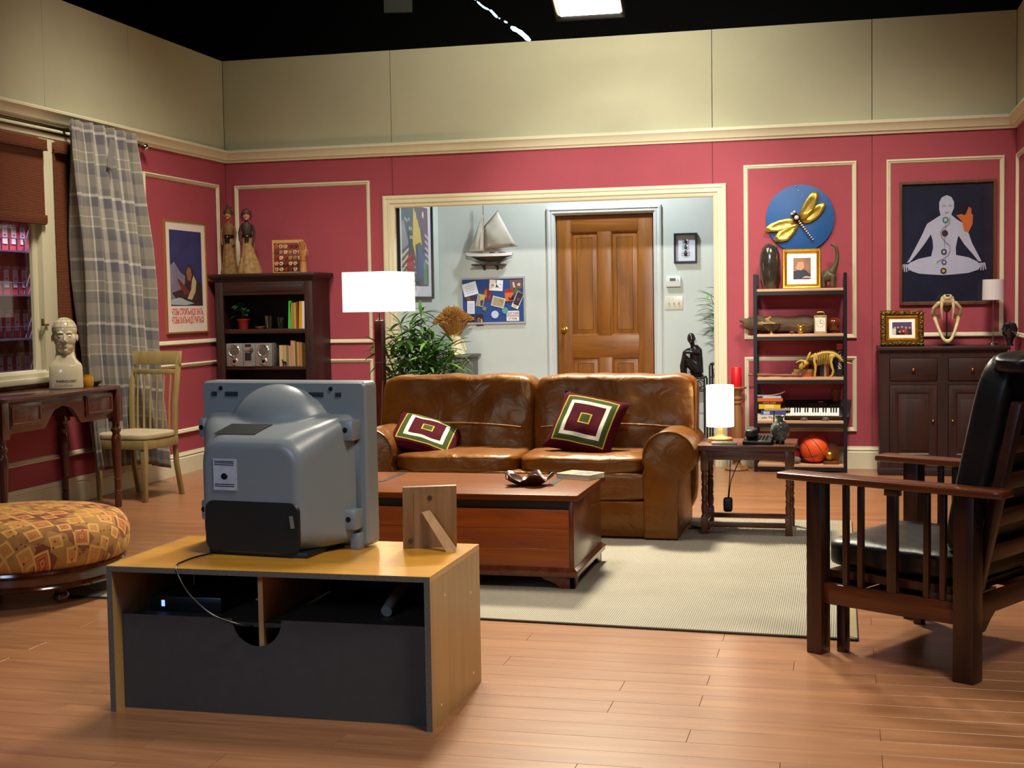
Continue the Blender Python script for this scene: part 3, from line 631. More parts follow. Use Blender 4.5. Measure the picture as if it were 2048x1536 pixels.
# ---- wooden rod puppets
def puppet(loc, rz, label, face, dress, torso, crown, hh, flare):
    t = thing('rod_puppet', label, 'puppet', loc, rz, 'wooden rod puppets on the bookcase')
    n_ = 40; rings = []
    for z, r_ in ((0, .085 * flare), (.02, .088 * flare), (.10, .072 * flare), (.20, .055), (.27, .046), (.32, .042), (.345, .038)):
        rings.append([((r_ * (1 + .07 * math.sin(9 * a) * (1 - z / .35))) * math.cos(a) + (.02 * (1 - z / .35) if flare > 1 else 0), .8 * r_ * (1 + .07 * math.sin(9 * a)) * math.sin(a), z) for a in [2 * math.pi * j / n_ for j in range(n_)]])
    obj('robe', loft(rings), dress, t)
    obj('torso', [loft([[(w * math.cos(a), d * math.sin(a), z) for a in [2 * math.pi * j / 16 for j in range(16)]] for z, w, d in ((.33, .040, .032), (.37, .042, .034), (.42, .052, .036), (.445, .045, .03), (.46, .018, .018), (.485, .015, .015))])], torso, t)
    obj('head', [ell(0, -.006, hh, .034, .036, .044, 16, 12), ell(0, -.040, hh - .004, .006, .010, .010, 8, 6), ell(0, -.03, hh - .034, .014, .012, .012, 10, 6)], face, t, remesh=.004)
    for s in (-1, 1): obj('eye', ell(s * .013, -.0385, hh + .008, .006, .003, .003, 8, 5), M_blk, t)
    obj('mouth', ell(0, -.041, hh - .021, .009, .003, .003, 8, 5), mat('puppet_lips', '#7a2a22', .4), t)
    obj('headdress', crown[1], crown[0], t)
    for s in (-1, 1):
        obj('arm', [tube([(s * .05, 0, .43), (s * .066, -.006, .37), (s * .062, -.02, .30), (s * .045, -.045, .26)], [.012, .011, .009, .007], 8)], torso, t)
    obj('belt', [lathe([(.044, .325), (.047, .33), (.047, .35), (.043, .355)], 20), box(-.02, .02, -.055, -.035, .29, .355)], mat('puppet_belt', '#1d140c', .3, .3), t)
    obj('belt_jewel', [ell(.004, -.057, .335, .008, .004, .008, 8, 6)], mat('green_gold_jewel', '#8f8a2a', .2, .6), t)
    obj('rod', [cyl((.07, -.02, 0), (.062, -.02, .30), .0025, n=6)], fw_, t)
    return t
batik = mat('tan_batik', '#7a5a30', .8, var=.55, vscale=38); batik2 = mat('gold_batik', '#8f6e40', .75, var=.5, vscale=30)
h1 = .535
c1 = [lathe([(.002, h1 - .005), (.037, h1 - .005), (.043, h1 + .012), (.040, h1 + .03), (.022, h1 + .055), (.008, h1 + .07), (.002, h1 + .075)], 18), xf(ell(0, 0, 0, .006, .03, .03, 8, 6), (-.005, .01, h1 + .06)), tube([(.0, .02, h1 + .05), (.02, .03, h1 + .07), (.03, .03, h1 + .055)], .005, 6)]
puppet((-5.36, -.24, BT), R(8), 'taller gilded puppet with spiked crown at the left end of the bookcase', mat('gold_face', '#a67a38', .45), batik, mat('ochre_jacket', '#6f4f20', .7, var=.4, vscale=30), (mat('dark_crown', '#3d2a16', .6, var=.4, vscale=40), c1), h1, .9)
h2 = .52
c2_ = [lathe([(.038, h2 + .0), (.043, h2 + .012), (.041, h2 + .035), (.03, h2 + .052), (.012, h2 + .06), (.002, h2 + .062)], 18), tube([(-.034, .012, h2 + .02), (-.042, .012, h2 - .01), (-.034, .014, h2 - .05)], [.012, .014, .010], 8), tube([(.034, .012, h2 + .02), (.04, .012, h2 - .01), (.03, .014, h2 - .04)], [.01, .010, .007], 8)]
puppet((-5.17, -.27, BT), R(22), 'puppet in dark jacket and flared gold skirt, pale pink face', mat('pink_face', '#b9806a', .4), batik2, mat('black_jacket', '#2a1b13', .6, var=.5, vscale=60), (mat('maroon_cap', '#4a2420', .6), c2_), h2, 1.22)
# ---- alphabet bead frame
ab = thing('bead_frame', 'wooden alphabet bead frame standing on the bookcase', 'toy', (-4.80, -.22, BT), R(4))
pale = wood('pale_toy_wood', '#a8793f', '#c99a5c', 'x', .5)
obj('frame', [box(-.142, -.130, -.02, .02, 0, .295), box(.130, .142, -.02, .02, 0, .295), box(-.13, .13, -.02, .02, 0, .012), box(-.13, .13, -.02, .02, .265, .295)], pale, ab, bevel=.002)
bm_ = {k: mat('bead_' + k, c, .5) for k, c in dict(cream='#c9ad7c', orange='#c2663c', red='#7d2218', brown='#5a3018', olive='#8f7a35', pink='#c08a6a', dark='#2a2420').items()}
letters = {(0, 0): 'A', (0, 1): 'B', (0, 2): 'C', (4, 1): '2', (4, 4): '7'}
rowc = [('orange', 'cream', 'cream', 'red', 'brown', 'red'), ('brown', 'olive', 'cream', 'olive', 'cream', 'cream'), ('red', 'cream', 'red', 'olive', 'olive', 'cream'), ('pink', 'cream', 'brown', 'cream', 'cream', 'brown'), ('pink', 'cream', 'red', 'brown', 'cream', 'brown')]
hexo = [(.0195 * math.cos(R(60 * i)), .0195 * math.sin(R(60 * i))) for i in range(6)]
for r_ in range(5):
    z = .238 - .0505 * r_
    obj('wire', cyl((-.132, 0, z), (.132, 0, z), .0022, n=6), M_iron, ab); obj('ledge', box(-.13, .13, -.002, .006, z - .027, z - .0225), mat('bead_ledge', '#6b2a18', .6), ab)
    for c in range(6):
        x = -.108 + .0432 * c
        b_ = obj('bead', prism([(x + a, z + q) for a, q in hexo], -.013, .013), bm_[rowc[r_][c]], ab, bevel=.002, seg=1)
        if (r_, c) in letters: text('letter', letters[(r_, c)], .026, M_blk, b_, (x, -.0136, z), bold=.0006)
        elif rowc[r_][c] in ('cream', 'pink'): obj('printed_picture', ell(x, -.0132, z, .009, .001, .007, 8, 4), bm_[('red', 'brown', 'olive', 'orange')[(r_ + c) % 4]], b_)
# ---- wooden artist's hand
hn = thing('wooden_hand', 'jointed wooden hand model standing upright on the bookcase', 'hand model', (-4.625, -.30, BT), R(-18))
hw = wood('hand_model_wood', '#9c6234', '#bd8450', 'z', .4)
obj('wrist_base', lathe([(.002, 0), (.033, 0), (.034, .008), (.031, .03), (.030, .09), (.031, .098), (.002, .1)], 24), hw, hn)
obj('palm', [loft([[(w * math.cos(a) * (1 if abs(math.cos(a)) < 2 else 1), d * math.sin(a), z) for a in [2 * math.pi * j / 16 for j in range(16)]] for z, w, d in ((.104, .026, .02), (.115, .034, .022), (.15, .042, .022), (.185, .044, .019), (.20, .040, .014))])], hw, hn)
obj('wrist_joint', ell(0, 0, .102, .02), MATS['brass'], hn)
for i, (x, L, cu_) in enumerate(((-.033, .072, .9), (-.012, .086, .75), (.011, .082, .65), (.032, .066, .8))):
    p = Vector((x, 0, .198)); d = Vector((x * 1.2, -.10, 1)).normalized(); segs = []
    for k, fr in enumerate((.42, .32, .26)):
        q = p + d * L * fr; segs.append(tube([p, p.lerp(q, .5), q], [.0085 - .001 * k, .0092 - .001 * k, .0075 - .001 * k], 10)); segs.append(ell(q.x, q.y, q.z, .0078 - .001 * k, nu=10, nv=6))
        p = q; d = (Matrix.Rotation(cu_ * .38, 3, 'X') @ d).normalized()
    obj('finger', segs, hw, hn)
p = Vector((.036, -.004, .135)); d = Vector((.75, -.35, .6)).normalized(); segs = []
for k, L in enumerate((.034, .028, .022)):
    q = p + d * L; segs += [tube([p, p.lerp(q, .5), q], [.0105 - .001 * k, .011 - .001 * k, .009 - .001 * k], 10), ell(q.x, q.y, q.z, .009 - .001 * k, nu=10, nv=6)]; p = q; d = (Matrix.Rotation(-.35, 3, 'Y') @ d + Vector((0, -.15, .1))).normalized()
obj('thumb', segs, hw, hn)
# ---- upper shelf: plant, glasses, books
S1 = 1.215; S2 = .885; SY = -.025
def leaf_mesh(L, w, droop, n=6):
    """one curved leaf from the origin along +X"""
    v = []; f = []
    for i in range(n + 1):
        t = i / n; hw_ = w * math.sin(math.pi * min(1, t * .95 + .04)) ** .8; z = L * (.35 * t - droop * t * t)
        v += [(L * t, -hw_, z + hw_ * .25), (L * t, 0, z), (L * t, hw_, z + hw_ * .25)]
    for i in range(n):
        a = 3 * i; f += [(a, a + 1, a + 4, a + 3), (a + 1, a + 2, a + 5, a + 4)]
    return v, f
M_leafd = mat('dark_green_leaf', '#24512c', .45, var=.3, vscale=30)
pp = thing('potted_plant', 'small leafy plant in a red pot on the bookcase upper shelf', 'plant', (-5.22, SY - .26, S1))
obj('pot', lathe([(.002, 0), (.04, 0), (.055, .075), (.06, .08), (.06, .09), (.05, .09), (.045, .07), (.002, .07)], 24), mat('red_glazed_pot', '#7d1a1c', .35), pp)
random.seed(3)
for i in range(22):
    a = random.uniform(0, 2 * math.pi); el = random.uniform(.2, 1.1); h = random.uniform(.03, .13)
    if math.sin(a) > .5: a = -a
    lo = obj('leaf', [leaf_mesh(random.uniform(.06, .10), random.uniform(.018, .03), random.uniform(.4, .9))], M_leafd, pp, loc=(.02 * math.cos(a), .02 * math.sin(a), .08 + h), rot=(0, -el * .6, a))
    obj('stem', tube([(0, 0, .075), (.01 * math.cos(a), .01 * math.sin(a), .08 + h * .6), (.02 * math.cos(a), .02 * math.sin(a), .08 + h)], .002, 5), M_leafd, pp)
cg = glass('clear_glass', '#f4fbf6', .02)
def tumbler(loc, label, h=.115, r_=.036):
    return one('glass_tumbler', label, 'glass', [lathe([(.002, 0), (r_ * .85, 0), (r_, h), (r_ - .003, h), (r_ * .85 - .003, .008), (.002, .008)], 28)], cg, loc, group='glasses on the upper shelf')
tumbler((-4.96, SY - .30, S1), 'clear glass tumbler nearest the plant on the upper bookcase shelf')
tumbler((-4.88, SY - .22, S1), 'clear glass tumbler nearest the upright books, upper bookcase shelf', .10)
one('wood_dish', 'small pale wooden dish beside the tumblers on the bookcase', 'dish', [lathe([(.002, 0), (.03, 0), (.048, .018), (.05, .022), (.044, .02), (.002, .006)], 22)], wood('dish_wood', '#6d5030', '#8f7048', 'x', .5), (-5.04, SY - .30, S1))
def book(loc, w, h, d, cov, label, group, rz=0, lean=0, spine_text=None, tcol=None, flat=False, band=None):
    """upright book: spine towards -Y, thickness w along X; flat=True lies down with its spine to -Y"""
    t = thing('book', label, 'book', loc, rz, group, rot=(0, lean, rz) if lean else None)
    cm = mat('cover_' + cov.strip('#'), cov, .45); pgm = mat('page_edges', '#d8cba8', .8)
    b_ = .0025
    if not flat:
        obj('cover', [box(-w / 2, -w / 2 + b_, 0, d, 0, h), box(w / 2 - b_, w / 2, 0, d, 0, h), box(-w / 2, w / 2, -.001, b_, 0, h)], cm, t, smooth=0)
        obj('pages', box(-w / 2 + b_, w / 2 - b_, b_, d - .004, .004, h - .004), pgm, t, smooth=0)
        if band: obj('spine_band', box(-w / 2 - .0004, w / 2 + .0004, -.0018, 0, h * band[0], h * band[1]), mat('cover_' + band[2].strip('#'), band[2], .45), t, smooth=0)
        if spine_text: text('spine_title', spine_text, w * .75, tcol or M_white, t, (0, -.0022, h * .5), rot=(R(90), R(90), 0), width=min(h * .75, .02 * len(spine_text) + .02))
    else:                                     # w = width along X, h = thickness
        obj('cover', [box(-w / 2, w / 2, 0, d, 0, b_), box(-w / 2, w / 2, 0, d, h - b_, h), box(-w / 2, w / 2, -.001, b_, 0, h)], cm, t, smooth=0)
        obj('pages', box(-w / 2 + .003, w / 2 - .003, b_, d - .004, b_, h - b_), pgm, t, smooth=0)
        if band: obj('spine_band', box(w * (band[0] - .5), w * (band[1] - .5), -.0018, 0, h * .12, h * .88), mat('cover_' + band[2].strip('#'), band[2], .45), t, smooth=0)
        if spine_text: text('spine_title', spine_text, h * .62, tcol or M_white, t, (0, -.0022, h * .5), width=min(w * .55, .014 * len(spine_text)))
    return t
x = -4.755
for w, h, c, lb, ln in ((.022, .245, '#2fae3a', 'bright green book at the left end of the upper bookcase row', R(2.5)), (.03, .225, '#8a7436', 'olive tan book right of the bright green one', 0), (.022, .228, '#a08a48', 'sand coloured book in the upper bookcase row', 0), (.02, .235, '#6a3a1c', 'brown book left of the yellow one on the upper bookcase shelf', 0), (.026, .24, '#c99018', 'mustard yellow book on the upper bookcase shelf', R(2)), (.024, .24, '#d8d4cc', 'white book at the right end of the upper bookcase row', R(1.5))):
    book((x + w / 2, SY - .345, S1), w, h, .16, c, lb, 'upright books on the upper bookcase shelf', 0, ln); x += w + .002
# ---- lower shelf: mini stereo and books
silv = mat('silver_plastic', '#9a9893', .3, .55); silvd = mat('grey_speaker_mesh', '#4b473f', .7, bump=.5, bscale=500); dkw = mat('dark_display', '#23242a', .3)
def speaker(loc, label):
    t = thing('stereo_speaker', label, 'speaker', loc, 0, 'speakers of the mini stereo')
    obj('cabinet', box(-.078, .078, 0, .17, 0, .205), silv, t, bevel=.006)
    obj('woofer_ring', [xf(lathe([(.044, 0), (.056, 0), (.058, .006), (.052, .012), (.047, .004), (.044, .002)], 32), (0, 0, .138), 0, R(90))], mat('bright_silver', '#c9c7c2', .18, .9), t)
    obj('woofer_grille', [xf(lathe([(.002, .006), (.03, .005), (.047, .001), (.047, -.004), (.002, -.004)], 32), (0, 0, .138), 0, R(90))], silvd, t)
    obj('port_ring', [xf(lathe([(.014, -.002), (.015, .006), (.030, .010), (.036, .004), (.036, -.002)], 28), (0, 0, .045), 0, R(90))], MATS['bright_silver'], t)
    obj('port', [xf(lathe([(.002, .004), (.014, .004), (.014, -.003), (.002, -.003)], 20), (0, 0, .045), 0, R(90))], M_blk, t)
    return t
speaker((-5.265, SY - .37, S2), 'silver stereo speaker left of the stereo unit on the lower bookcase shelf')
speaker((-4.985, SY - .37, S2), 'silver stereo speaker between the stereo unit and the books')
s_ = thing('stereo_unit', 'silver mini stereo with cassette window between its two speakers', 'stereo', (-5.125, SY - .365, S2))
obj('case', box(-.058, .058, 0, .2, 0, .205), silv, s_, bevel=.006); obj('display', box(-.036, .022, -.004, .01, .175, .198), dkw, s_, bevel=.002)
obj('volume_dial', [xf(lathe([(.002, .018), (.014, .018), (.016, .01), (.016, 0), (.002, 0)], 20), (.028, 0, .150), 0, R(90))], silvd, s_)
obj('cassette_door', box(-.04, .02, -.005, .01, .055, .15), dkw, s_, bevel=.002)
for k in range(3): obj('button', box(-.036, .016, -.008, 0, .12 + .011 * k, .127 + .011 * k), MATS['bright_silver'], s_, bevel=.001)
obj('tray', box(-.056, .056, -.012, .01, .0, .012), MATS['bright_silver'], s_, bevel=.002)
x = -4.845
for i, (w, h, c, lb) in enumerate(((.036, .185, '#b39a72', 'thick beige paperback at the left end of the lower bookcase row'), (.03, .183, '#a38c62', 'beige paperback second from the left, lower bookcase row'), (.016, .175, '#6d6a4a', 'thin olive paperback in the lower bookcase row'), (.02, .178, '#9d8a66', 'pale tan paperback next to the thin olive one'), (.022, .225, '#b07a68', 'tallest pinkish book in the lower bookcase row'), (.016, .215, '#a89258', 'straw coloured book right of the tall pinkish one'), (.014, .21, '#5c4a30', 'thin dark brown book in the lower bookcase row'), (.022, .212, '#a37c4a', 'tan book second from the right, lower bookcase row'), (.024, .205, '#96703c', 'brown tan book at the right end of the lower bookcase row'))):
    book((x + w / 2, SY - .345, S2), w, h, .15, c, lb, 'upright books on the lower bookcase shelf'); x += w + .002
ft = thing('horse_figurine', 'tiny black horse figurine in front of the lower bookcase row', 'figurine', (-4.79, SY - .362, S2))
obj('body', [ell(0, 0, .036, .018, .006, .009), tube([(-.014, 0, .038), (-.022, 0, .056), (-.03, 0, .055)], [.006, .005, .003], 8), tube([(.016, 0, .04), (.024, 0, .03)], .002, 5)], M_blk, ft)
for a, b_ in ((-.012, -.003), (-.012, .003), (.012, -.003), (.012, .003)): obj('leg', cyl((a, b_, 0), (a, b_, .034), .0025, .004, 6), M_blk, ft)
book((-4.99, SY - .34, .49), .14, .03, .2, '#b98f5c', 'tan book lying flat on the shelf just above the television', 'flat books low in the bookcase', R(3), flat=True)
book((-4.83, SY - .34, .49), .16, .024, .2, '#5a4a3a', 'dark brown book lying flat on the shelf behind the television', 'flat books low in the bookcase', R(-4), flat=True)
# ---- floor lamp
M_shade = None
def shade_mat():
    mt, nt, b = nodes_of('lit_cream_shade')
    b.inputs['Base Color'].default_value = (*lin('#f3ead2'), 1); b.inputs['Roughness'].default_value = .8
    b.inputs['Emission Color'].default_value = (1, .90, .70, 1); b.inputs['Emission Strength'].default_value = 1.5
    return mt
M_shade = shade_mat()
fl_ = thing('floor_lamp', 'floor lamp with square white lit shade on a slim dark post', 'lamp', (-3.68, -1.0, 0), R(-11))
SW = .215
obj('lamp_shade', [loft([[(-w, -w, z), (w, -w, z), (w, w, z), (-w, w, z)] for w, z in ((SW, 1.355), (SW, 1.675), (SW - .004, 1.675), (SW - .004, 1.355))], closed=True)], M_shade, fl_, bevel=.004)
obj('shade_diffuser', box(-SW + .005, SW - .005, -SW + .005, SW - .005, 1.372, 1.376), M_shade, fl_)
obj('neck', cyl((0, 0, 1.29), (0, 0, 1.38), .008, n=12), MATS['chrome'], fl_); obj('collar', lathe([(.002, 1.285), (.02, 1.285), (.02, 1.295), (.002, 1.295)], 16), MATS['chrome'], fl_)
M_maroon = mat('maroon_lacquer_post', '#3a0f12', .25, coat=.4)
obj('post', [box(-.033, .033, -.033, .033, .03, 1.285)], M_maroon, fl_, bevel=.003); obj('post_joint', box(-.034, .034, -.034, .034, .94, .944), mat('dull_steel', '#8a8a86', .35, .9), fl_)
obj('foot', box(-.15, .15, -.15, .15, 0, .03), M_maroon, fl_, bevel=.004)
def bulb(loc, power, col=(1, .82, .56), r_=.06):
    d = bpy.data.lights.new('bulb', 'POINT'); d.energy = power; d.color = col; d.shadow_soft_size = r_
    o = bpy.data.objects.new('bulb', d); COL.objects.link(o); o.location = loc; return o
bulb((-3.68, -1.0, 1.75), 5)
bulb((-3.68, -1.0, 1.30), 3)
# ================================================================ HALL
def picframe(name, label, cat, loc, w, h, prof, fmat, rz=0, rot=None, back='#1a1a1a', depth=.012):
    t = thing(name, label, cat, loc, rz, rot=rot)
    obj('frame', frame_ring(-w / 2, w / 2, 0, h, prof), fmat, t, smooth=28)
    obj('backing', box(-w / 2 + .004, w / 2 - .004, -.004, .0, .004, h - .004), mat('backing_' + back.strip('#'), back, .6), t)
    return t
# ---- city poster on the hall side wall
cp = picframe('city_poster', 'framed abstract city night poster on the hall side wall', 'poster', (HX0, .537, 1.46), 1.01, .98, [(0, 0), (0, .03), (.02, .03), (.024, .012), (.024, 0)], mat('black_frame', '#17161c', .3), R(90))
obj('mat_board', box(-.48, .48, -.010, -.004, .024, .956), mat('white_mat_board', '#d8d6da', .4), cp)
pc = {k: mat('print_' + k, c, .5) for k, c in dict(slate='#4a5560', yellow='#cdb04a', plum='#65455c', grey='#8d8a90', crimson='#a02a34', stripe='#c9b48a', dkslate='#2e3a44', green='#5f8a6a', blue='#4a5a86', lilac='#c0aab8', moon='#d8dccb').items()}
ya = -.0105
obj('printed_ground', prism([(-.39, .12), (.39, .12), (.39, .86), (-.39, .86)], ya - .0005, ya), pc['slate'], cp)
def pr_(nm, poly, c, k=1): obj(nm, prism(poly, ya - .0005 * (k + 1), ya - .0005 * k), pc[c], cp)
pr_('printed_sky', [(.10, .86), (.39, .86), (.39, .52), (.28, .50)], 'plum'); pr_('printed_star', [(-.04, .86), (.0, .80), (.02, .81), (.06, .73), (.08, .74), (.12, .66), (.14, .67), (.16, .60), (.20, .50), (.14, .53), (-.0, .50), (.02, .36), (-.08, .50)], 'yellow', 2)
pr_('printed_tower', [(-.39, .70), (-.33, .71), (-.20, .52), (-.22, .49), (-.39, .44)], 'grey', 2); pr_('printed_rocket', [(-.26, .36), (-.12, .44), (-.06, .36), (-.08, .18), (-.26, .14)], 'crimson', 3)
for k in range(5): pr_('printed_stripe', [(-.39, .40 - .065 * k), (-.20 - .02 * k, .47 - .065 * k), (-.20 - .02 * k, .445 - .065 * k), (-.39, .37 - .065 * k)], 'stripe', 2)
for k in range(5): pr_('printed_stripe', [(.30, .62 - .06 * k), (.39, .585 - .06 * k), (.39, .56 - .06 * k), (.28, .595 - .06 * k)], 'lilac', 2)
pr_('printed_moon', [(.24 + .025 * math.cos(a), .79 + .03 * math.sin(a)) for a in [R(30 * i) for i in range(12)]], 'moon', 3); pr_('printed_beam', [(.08, .50), (.24, .42), (.24, .22), (.06, .2)], 'blue', 1); pr_('printed_glow', [(.24, .36), (.34, .34), (.34, .14), (.24, .14)], 'green', 1)
for k in range(6): pr_('printed_window', [(-.06 + .02 * (k % 3), .36 - .05 * k), (-.03 + .02 * (k % 3), .35 - .05 * k), (-.03 + .02 * (k % 3), .33 - .05 * k), (-.06 + .02 * (k % 3), .34 - .05 * k)], 'stripe', 3)
for k, (a, b_) in enumerate(((-.30, .74), (-.25, .73), (-.19, .74), (-.18, .66), (-.13, .66), (-.11, .58), (-.16, .58))): pr_('printed_window', [(a, b_), (a + .022, b_), (a + .022, b_ - .03), (a, b_ - .03)], 'moon', 3)
obj('glazing', box(-.468, .468, -.0205, -.0185, .024, .956), pg, cp, smooth=0)
# ---- model sailing boat on its wall bracket
br = thing('wall_bracket', 'small dark bracket shelf holding the model boat', 'shelf', (-3.345, HY, 1.775))
obj('ledge', box(-.16, .16, -.13, 0, .0, .014), M_dwood, br, bevel=.003)
for s in (-.06, .07): obj('support', prismx([(0, 0), (-.09, 0), (0, -.045)], s - .008, s + .008), M_dwood, br)
bo = thing('model_sailboat', 'model sailing boat with white hull and furled cream sails on the bracket', 'model boat', (-3.33, HY - .085, 1.789))
hull = []
for x, w, zk, zd in ((-.235, .004, .105, .115), (-.19, .022, .075, .108), (-.10, .04, .03, .102), (.0, .047, .015, .10), (.10, .043, .025, .101), (.17, .03, .062, .105), (.225, .012, .095, .11)):
    hull.append([(x, -w, zd), (x, -w * .96, zd - .03), (x, -w * .5, zk + .012), (x, 0, zk), (x, w * .5, zk + .012), (x, w * .96, zd - .03), (x, w, zd)])
obj('hull_bottom', loft([[(p[0], p[1] * (1 if p[2] < .09 else 1), min(p[2], .075)) for p in r_] for r_ in hull]), mat('dark_green_brown_hull', '#3b3423', .35), bo)
obj('hull_topside', loft([[(p[0], p[1] * 1.04, max(p[2], .072)) for p in r_] for r_ in hull]), mat('white_hull', '#d9d5cc', .35), bo)
obj('keel', prism([(-.07, .03), (.09, .03), (.06, .0), (-.04, .0)], -.006, .006), MATS['dark_green_brown_hull'], bo)
obj('deck_house', [box(.0, .05, -.015, .015, .1, .115), box(.09, .16, -.014, .014, .102, .112)], M_dwood, bo, bevel=.002)
spw = wood('spar_wood', '#6b4324', '#8a5a32', 'z', .4)
obj('mast', cyl((-.055, 0, .08), (-.06, 0, .62), .006, .003, 8), spw, bo); obj('boom', cyl((-.05, 0, .145), (.28, 0, .165), .0045, .003, 8), spw, bo); obj('gaff', cyl((-.055, 0, .355), (.09, 0, .51), .0045, .003, 8), spw, bo); obj('bowsprit', cyl((-.20, 0, .108), (-.265, 0, .122), .004, .002, 8), spw, bo)
sl = mat('cream_sailcloth', '#c9c3b2', .8, var=.08, vscale=20)
def sail(nm, p, sag):
    q = [Vector(a) for a in p]; n_ = 8; v = []; f = []
    for j in range(n_ + 1):
        for i in range(n_ + 1):
            s_1, t = i / n_, j / n_; a = q[0].lerp(q[1], s_1).lerp(q[3].lerp(q[2], s_1), t); v.append((a.x, a.y - sag * math.sin(math.pi * s_1) * math.sin(math.pi * t) + .004 * math.sin(9 * s_1 + 5 * t), a.z))
    for j in range(n_):
        for i in range(n_): k = j * (n_ + 1) + i; f.append((k, k + 1, k + n_ + 2, k + n_ + 1))
    o = obj(nm, (v, f), sl, bo); md = o.modifiers.new('t', 'SOLIDIFY'); md.thickness = .002
sail('mainsail', [(-.045, 0, .15), (.265, 0, .17), (.085, 0, .50), (-.045, 0, .36)], .03)
sail('jib', [(-.21, 0, .125), (-.075, 0, .135), (-.06, 0, .47), (-.064, 0, .475)], .02)
sail('staysail', [(-.13, -.004, .125), (-.06, -.004, .13), (-.058, -.004, .40), (-.06, -.004, .405)], .012)
for a, b_ in (((-.06, 0, .6), (-.262, 0, .12)), ((-.06, 0, .6), (.22, 0, .112)), ((-.06, 0, .5), (-.05, -.045, .10)), ((-.06, 0, .5), (-.05, .045, .10))): obj('rigging_line', cyl(a, b_, .0009, n=4), sl, bo)
# ---- pinboard and what is pinned to it
PX, PZ = -3.325, 1.435            # board centre
pb = thing('pinboard', 'blue felt pinboard with grey frame on the hall wall', 'pinboard', (PX, HY, PZ), rot=(0, R(-.4), 0))
obj('felt', box(-.31, .31, -.014, 0, -.215, .215), mat('blue_felt', '#2b4a86', .9, var=.08, bump=.2, bscale=400), pb)
obj('frame', frame_ring(-.325, .325, -.228, .228, [(0, 0), (0, .02), (.018, .02), (.02, .014), (.02, 0)]), mat('grey_pinboard_frame', '#a7a3a2', .45), pb, smooth=25)
def card(label, cx, cz, w, h, rot, c, marks=(), nm='paper_note', lay=0, cat='note', pin=None):
    t = thing(nm, label, cat, (PX + cx, HY - .0155 - .0012 * lay, PZ + cz), rot=(0, R(rot), 0), group='papers on the pinboard')
    obj('sheet', box(-w / 2, w / 2, -.001, 0, -h / 2, h / 2), c if not isinstance(c, str) else mat('paper_' + c.strip('#'), c, .6), t, smooth=0)
    for mk in marks:
        mk(t)
    if pin: obj('pin', ell(pin[0], -.004, pin[1], .005, .004, .005, 8, 6), mat('pin_' + pin[2].strip('#'), pin[2], .3), t)
    return t
def M_(c): return mat('ink_' + c.strip('#'), c, .6)
def blot(poly, c, k=1): return lambda t: obj('printed_shape', prism(poly, -.001 - .0003 * (k + 1), -.001), M_(c), t, smooth=0)
def lines(n_, w, z0, dz, c='#6a6f80'): return lambda t: [obj('written_line', box(-w / 2, w / 2 * (1 - .2 * (i % 2)), -.0013, -.001, z0 - dz * i - .0015, z0 - dz * i + .0015), M_(c), t, smooth=0) for i in range(n_)]
def words(s, z, w, size, c): return lambda t: text('lettering', s, size, M_(c), t, (0, -.0015, z), width=w, bold=.0006)
card('white tilted handwritten note, top left of the pinboard', -.228, .115, .145, .125, -14, '#e4e6ee', (lines(4, .09, .03, .022),), lay=1, pin=(0, .052, '#333333'))
card('dark crimson photo print left of the white dinosaur card', -.055, .065, .085, .13, 8, '#6a2436', (blot([(-.03, .03), (-.01, .05), (.0, -.03), (-.03, -.05)], '#a8672a'), blot([(.01, -.02), (.035, .0), (.03, -.05)], '#8d3a4a')), 'photo_print', 0, 'photo')
card('dark photo strip tucked under the white tilted note', -.225, .025, .13, .05, 3, '#3a2630', (blot([(-.05, -.01), (-.02, .015), (.01, -.015)], '#7a5a52'),), 'photo_print', 0, 'photo')
card('colourful beaded ribbon badge with blue and gold in the middle', -.125, .005, .075, .12, 12, '#c0a850', (blot([(-.03, .05), (-.01, .04), (-.005, -.05), (-.03, -.05)], '#8a94a8'), blot([(.0, .0), (.03, .01), (.03, -.05), (.01, -.05)], '#2a2f7a')), 'ribbon_badge', 1, 'badge')
card('white card with orange sun and dark dinosaur, top middle', .035, .148, .135, .105, 4, '#eceae8', (blot([(-.05, -.012), (-.04, .008), (-.025, .01), (-.012, -.012)], '#e0893a'), blot([(-.005, .04), (.005, .045), (.004, .012), (.02, -.005), (.03, -.02), (-.005, -.018), (.0, .01)], '#2a4a52'), blot([(.03, .02), (.055, .0), (.05, .012)], '#4a5a5a'), words('TIME TRAVEL', -.024, .11, .014, '#8a8a90') if False else lines(1, .11, -.024, .02, '#7d7d86')), 'dinosaur_card', 1, 'card', pin=(0, .046, '#444444'))
card('brown photo of pale bones, top right of the pinboard', .235, .155, .125, .09, -3, '#6f4e42', (blot([(-.035, .02), (-.02, .025), (-.01, -.03), (-.03, -.03)], '#d4c8b4'), blot([(.01, .0), (.03, .012), (.045, .0), (.035, -.02), (.015, -.018)], '#cfc0a8')), 'photo_print', 0, 'photo')
card('orange poster card with black camel silhouette', .165, .045, .088, .125, -2, '#d86a30', (blot([(-.044, .062), (.044, .062), (.044, .03), (-.044, .03)], '#b8321f'), blot([(-.01, -.02), (.0, -.01), (.01, -.03), (.03, .0), (.044, .01), (.044, -.045), (.0, -.045)], '#1d1312', 2), blot([(-.044, -.062), (.044, -.062), (.044, -.052), (-.044, -.052)], '#2a1a14'), words('CAIRO', .047, .07, .026, '#5a1410')), 'poster_card', 1, 'card')
card('brown postcard with a map, tilted, centre of the pinboard', .055, -.015, .13, .098, 15, '#d8cdb0', (blot([(-.055, .04), (.055, .04), (.055, -.04), (-.055, -.04)], '#a8987a'), blot([(.0, .03), (.04, .025), (.05, .0), (.02, .01)], '#7f8a52', 2)), 'postcard', 2, 'postcard')
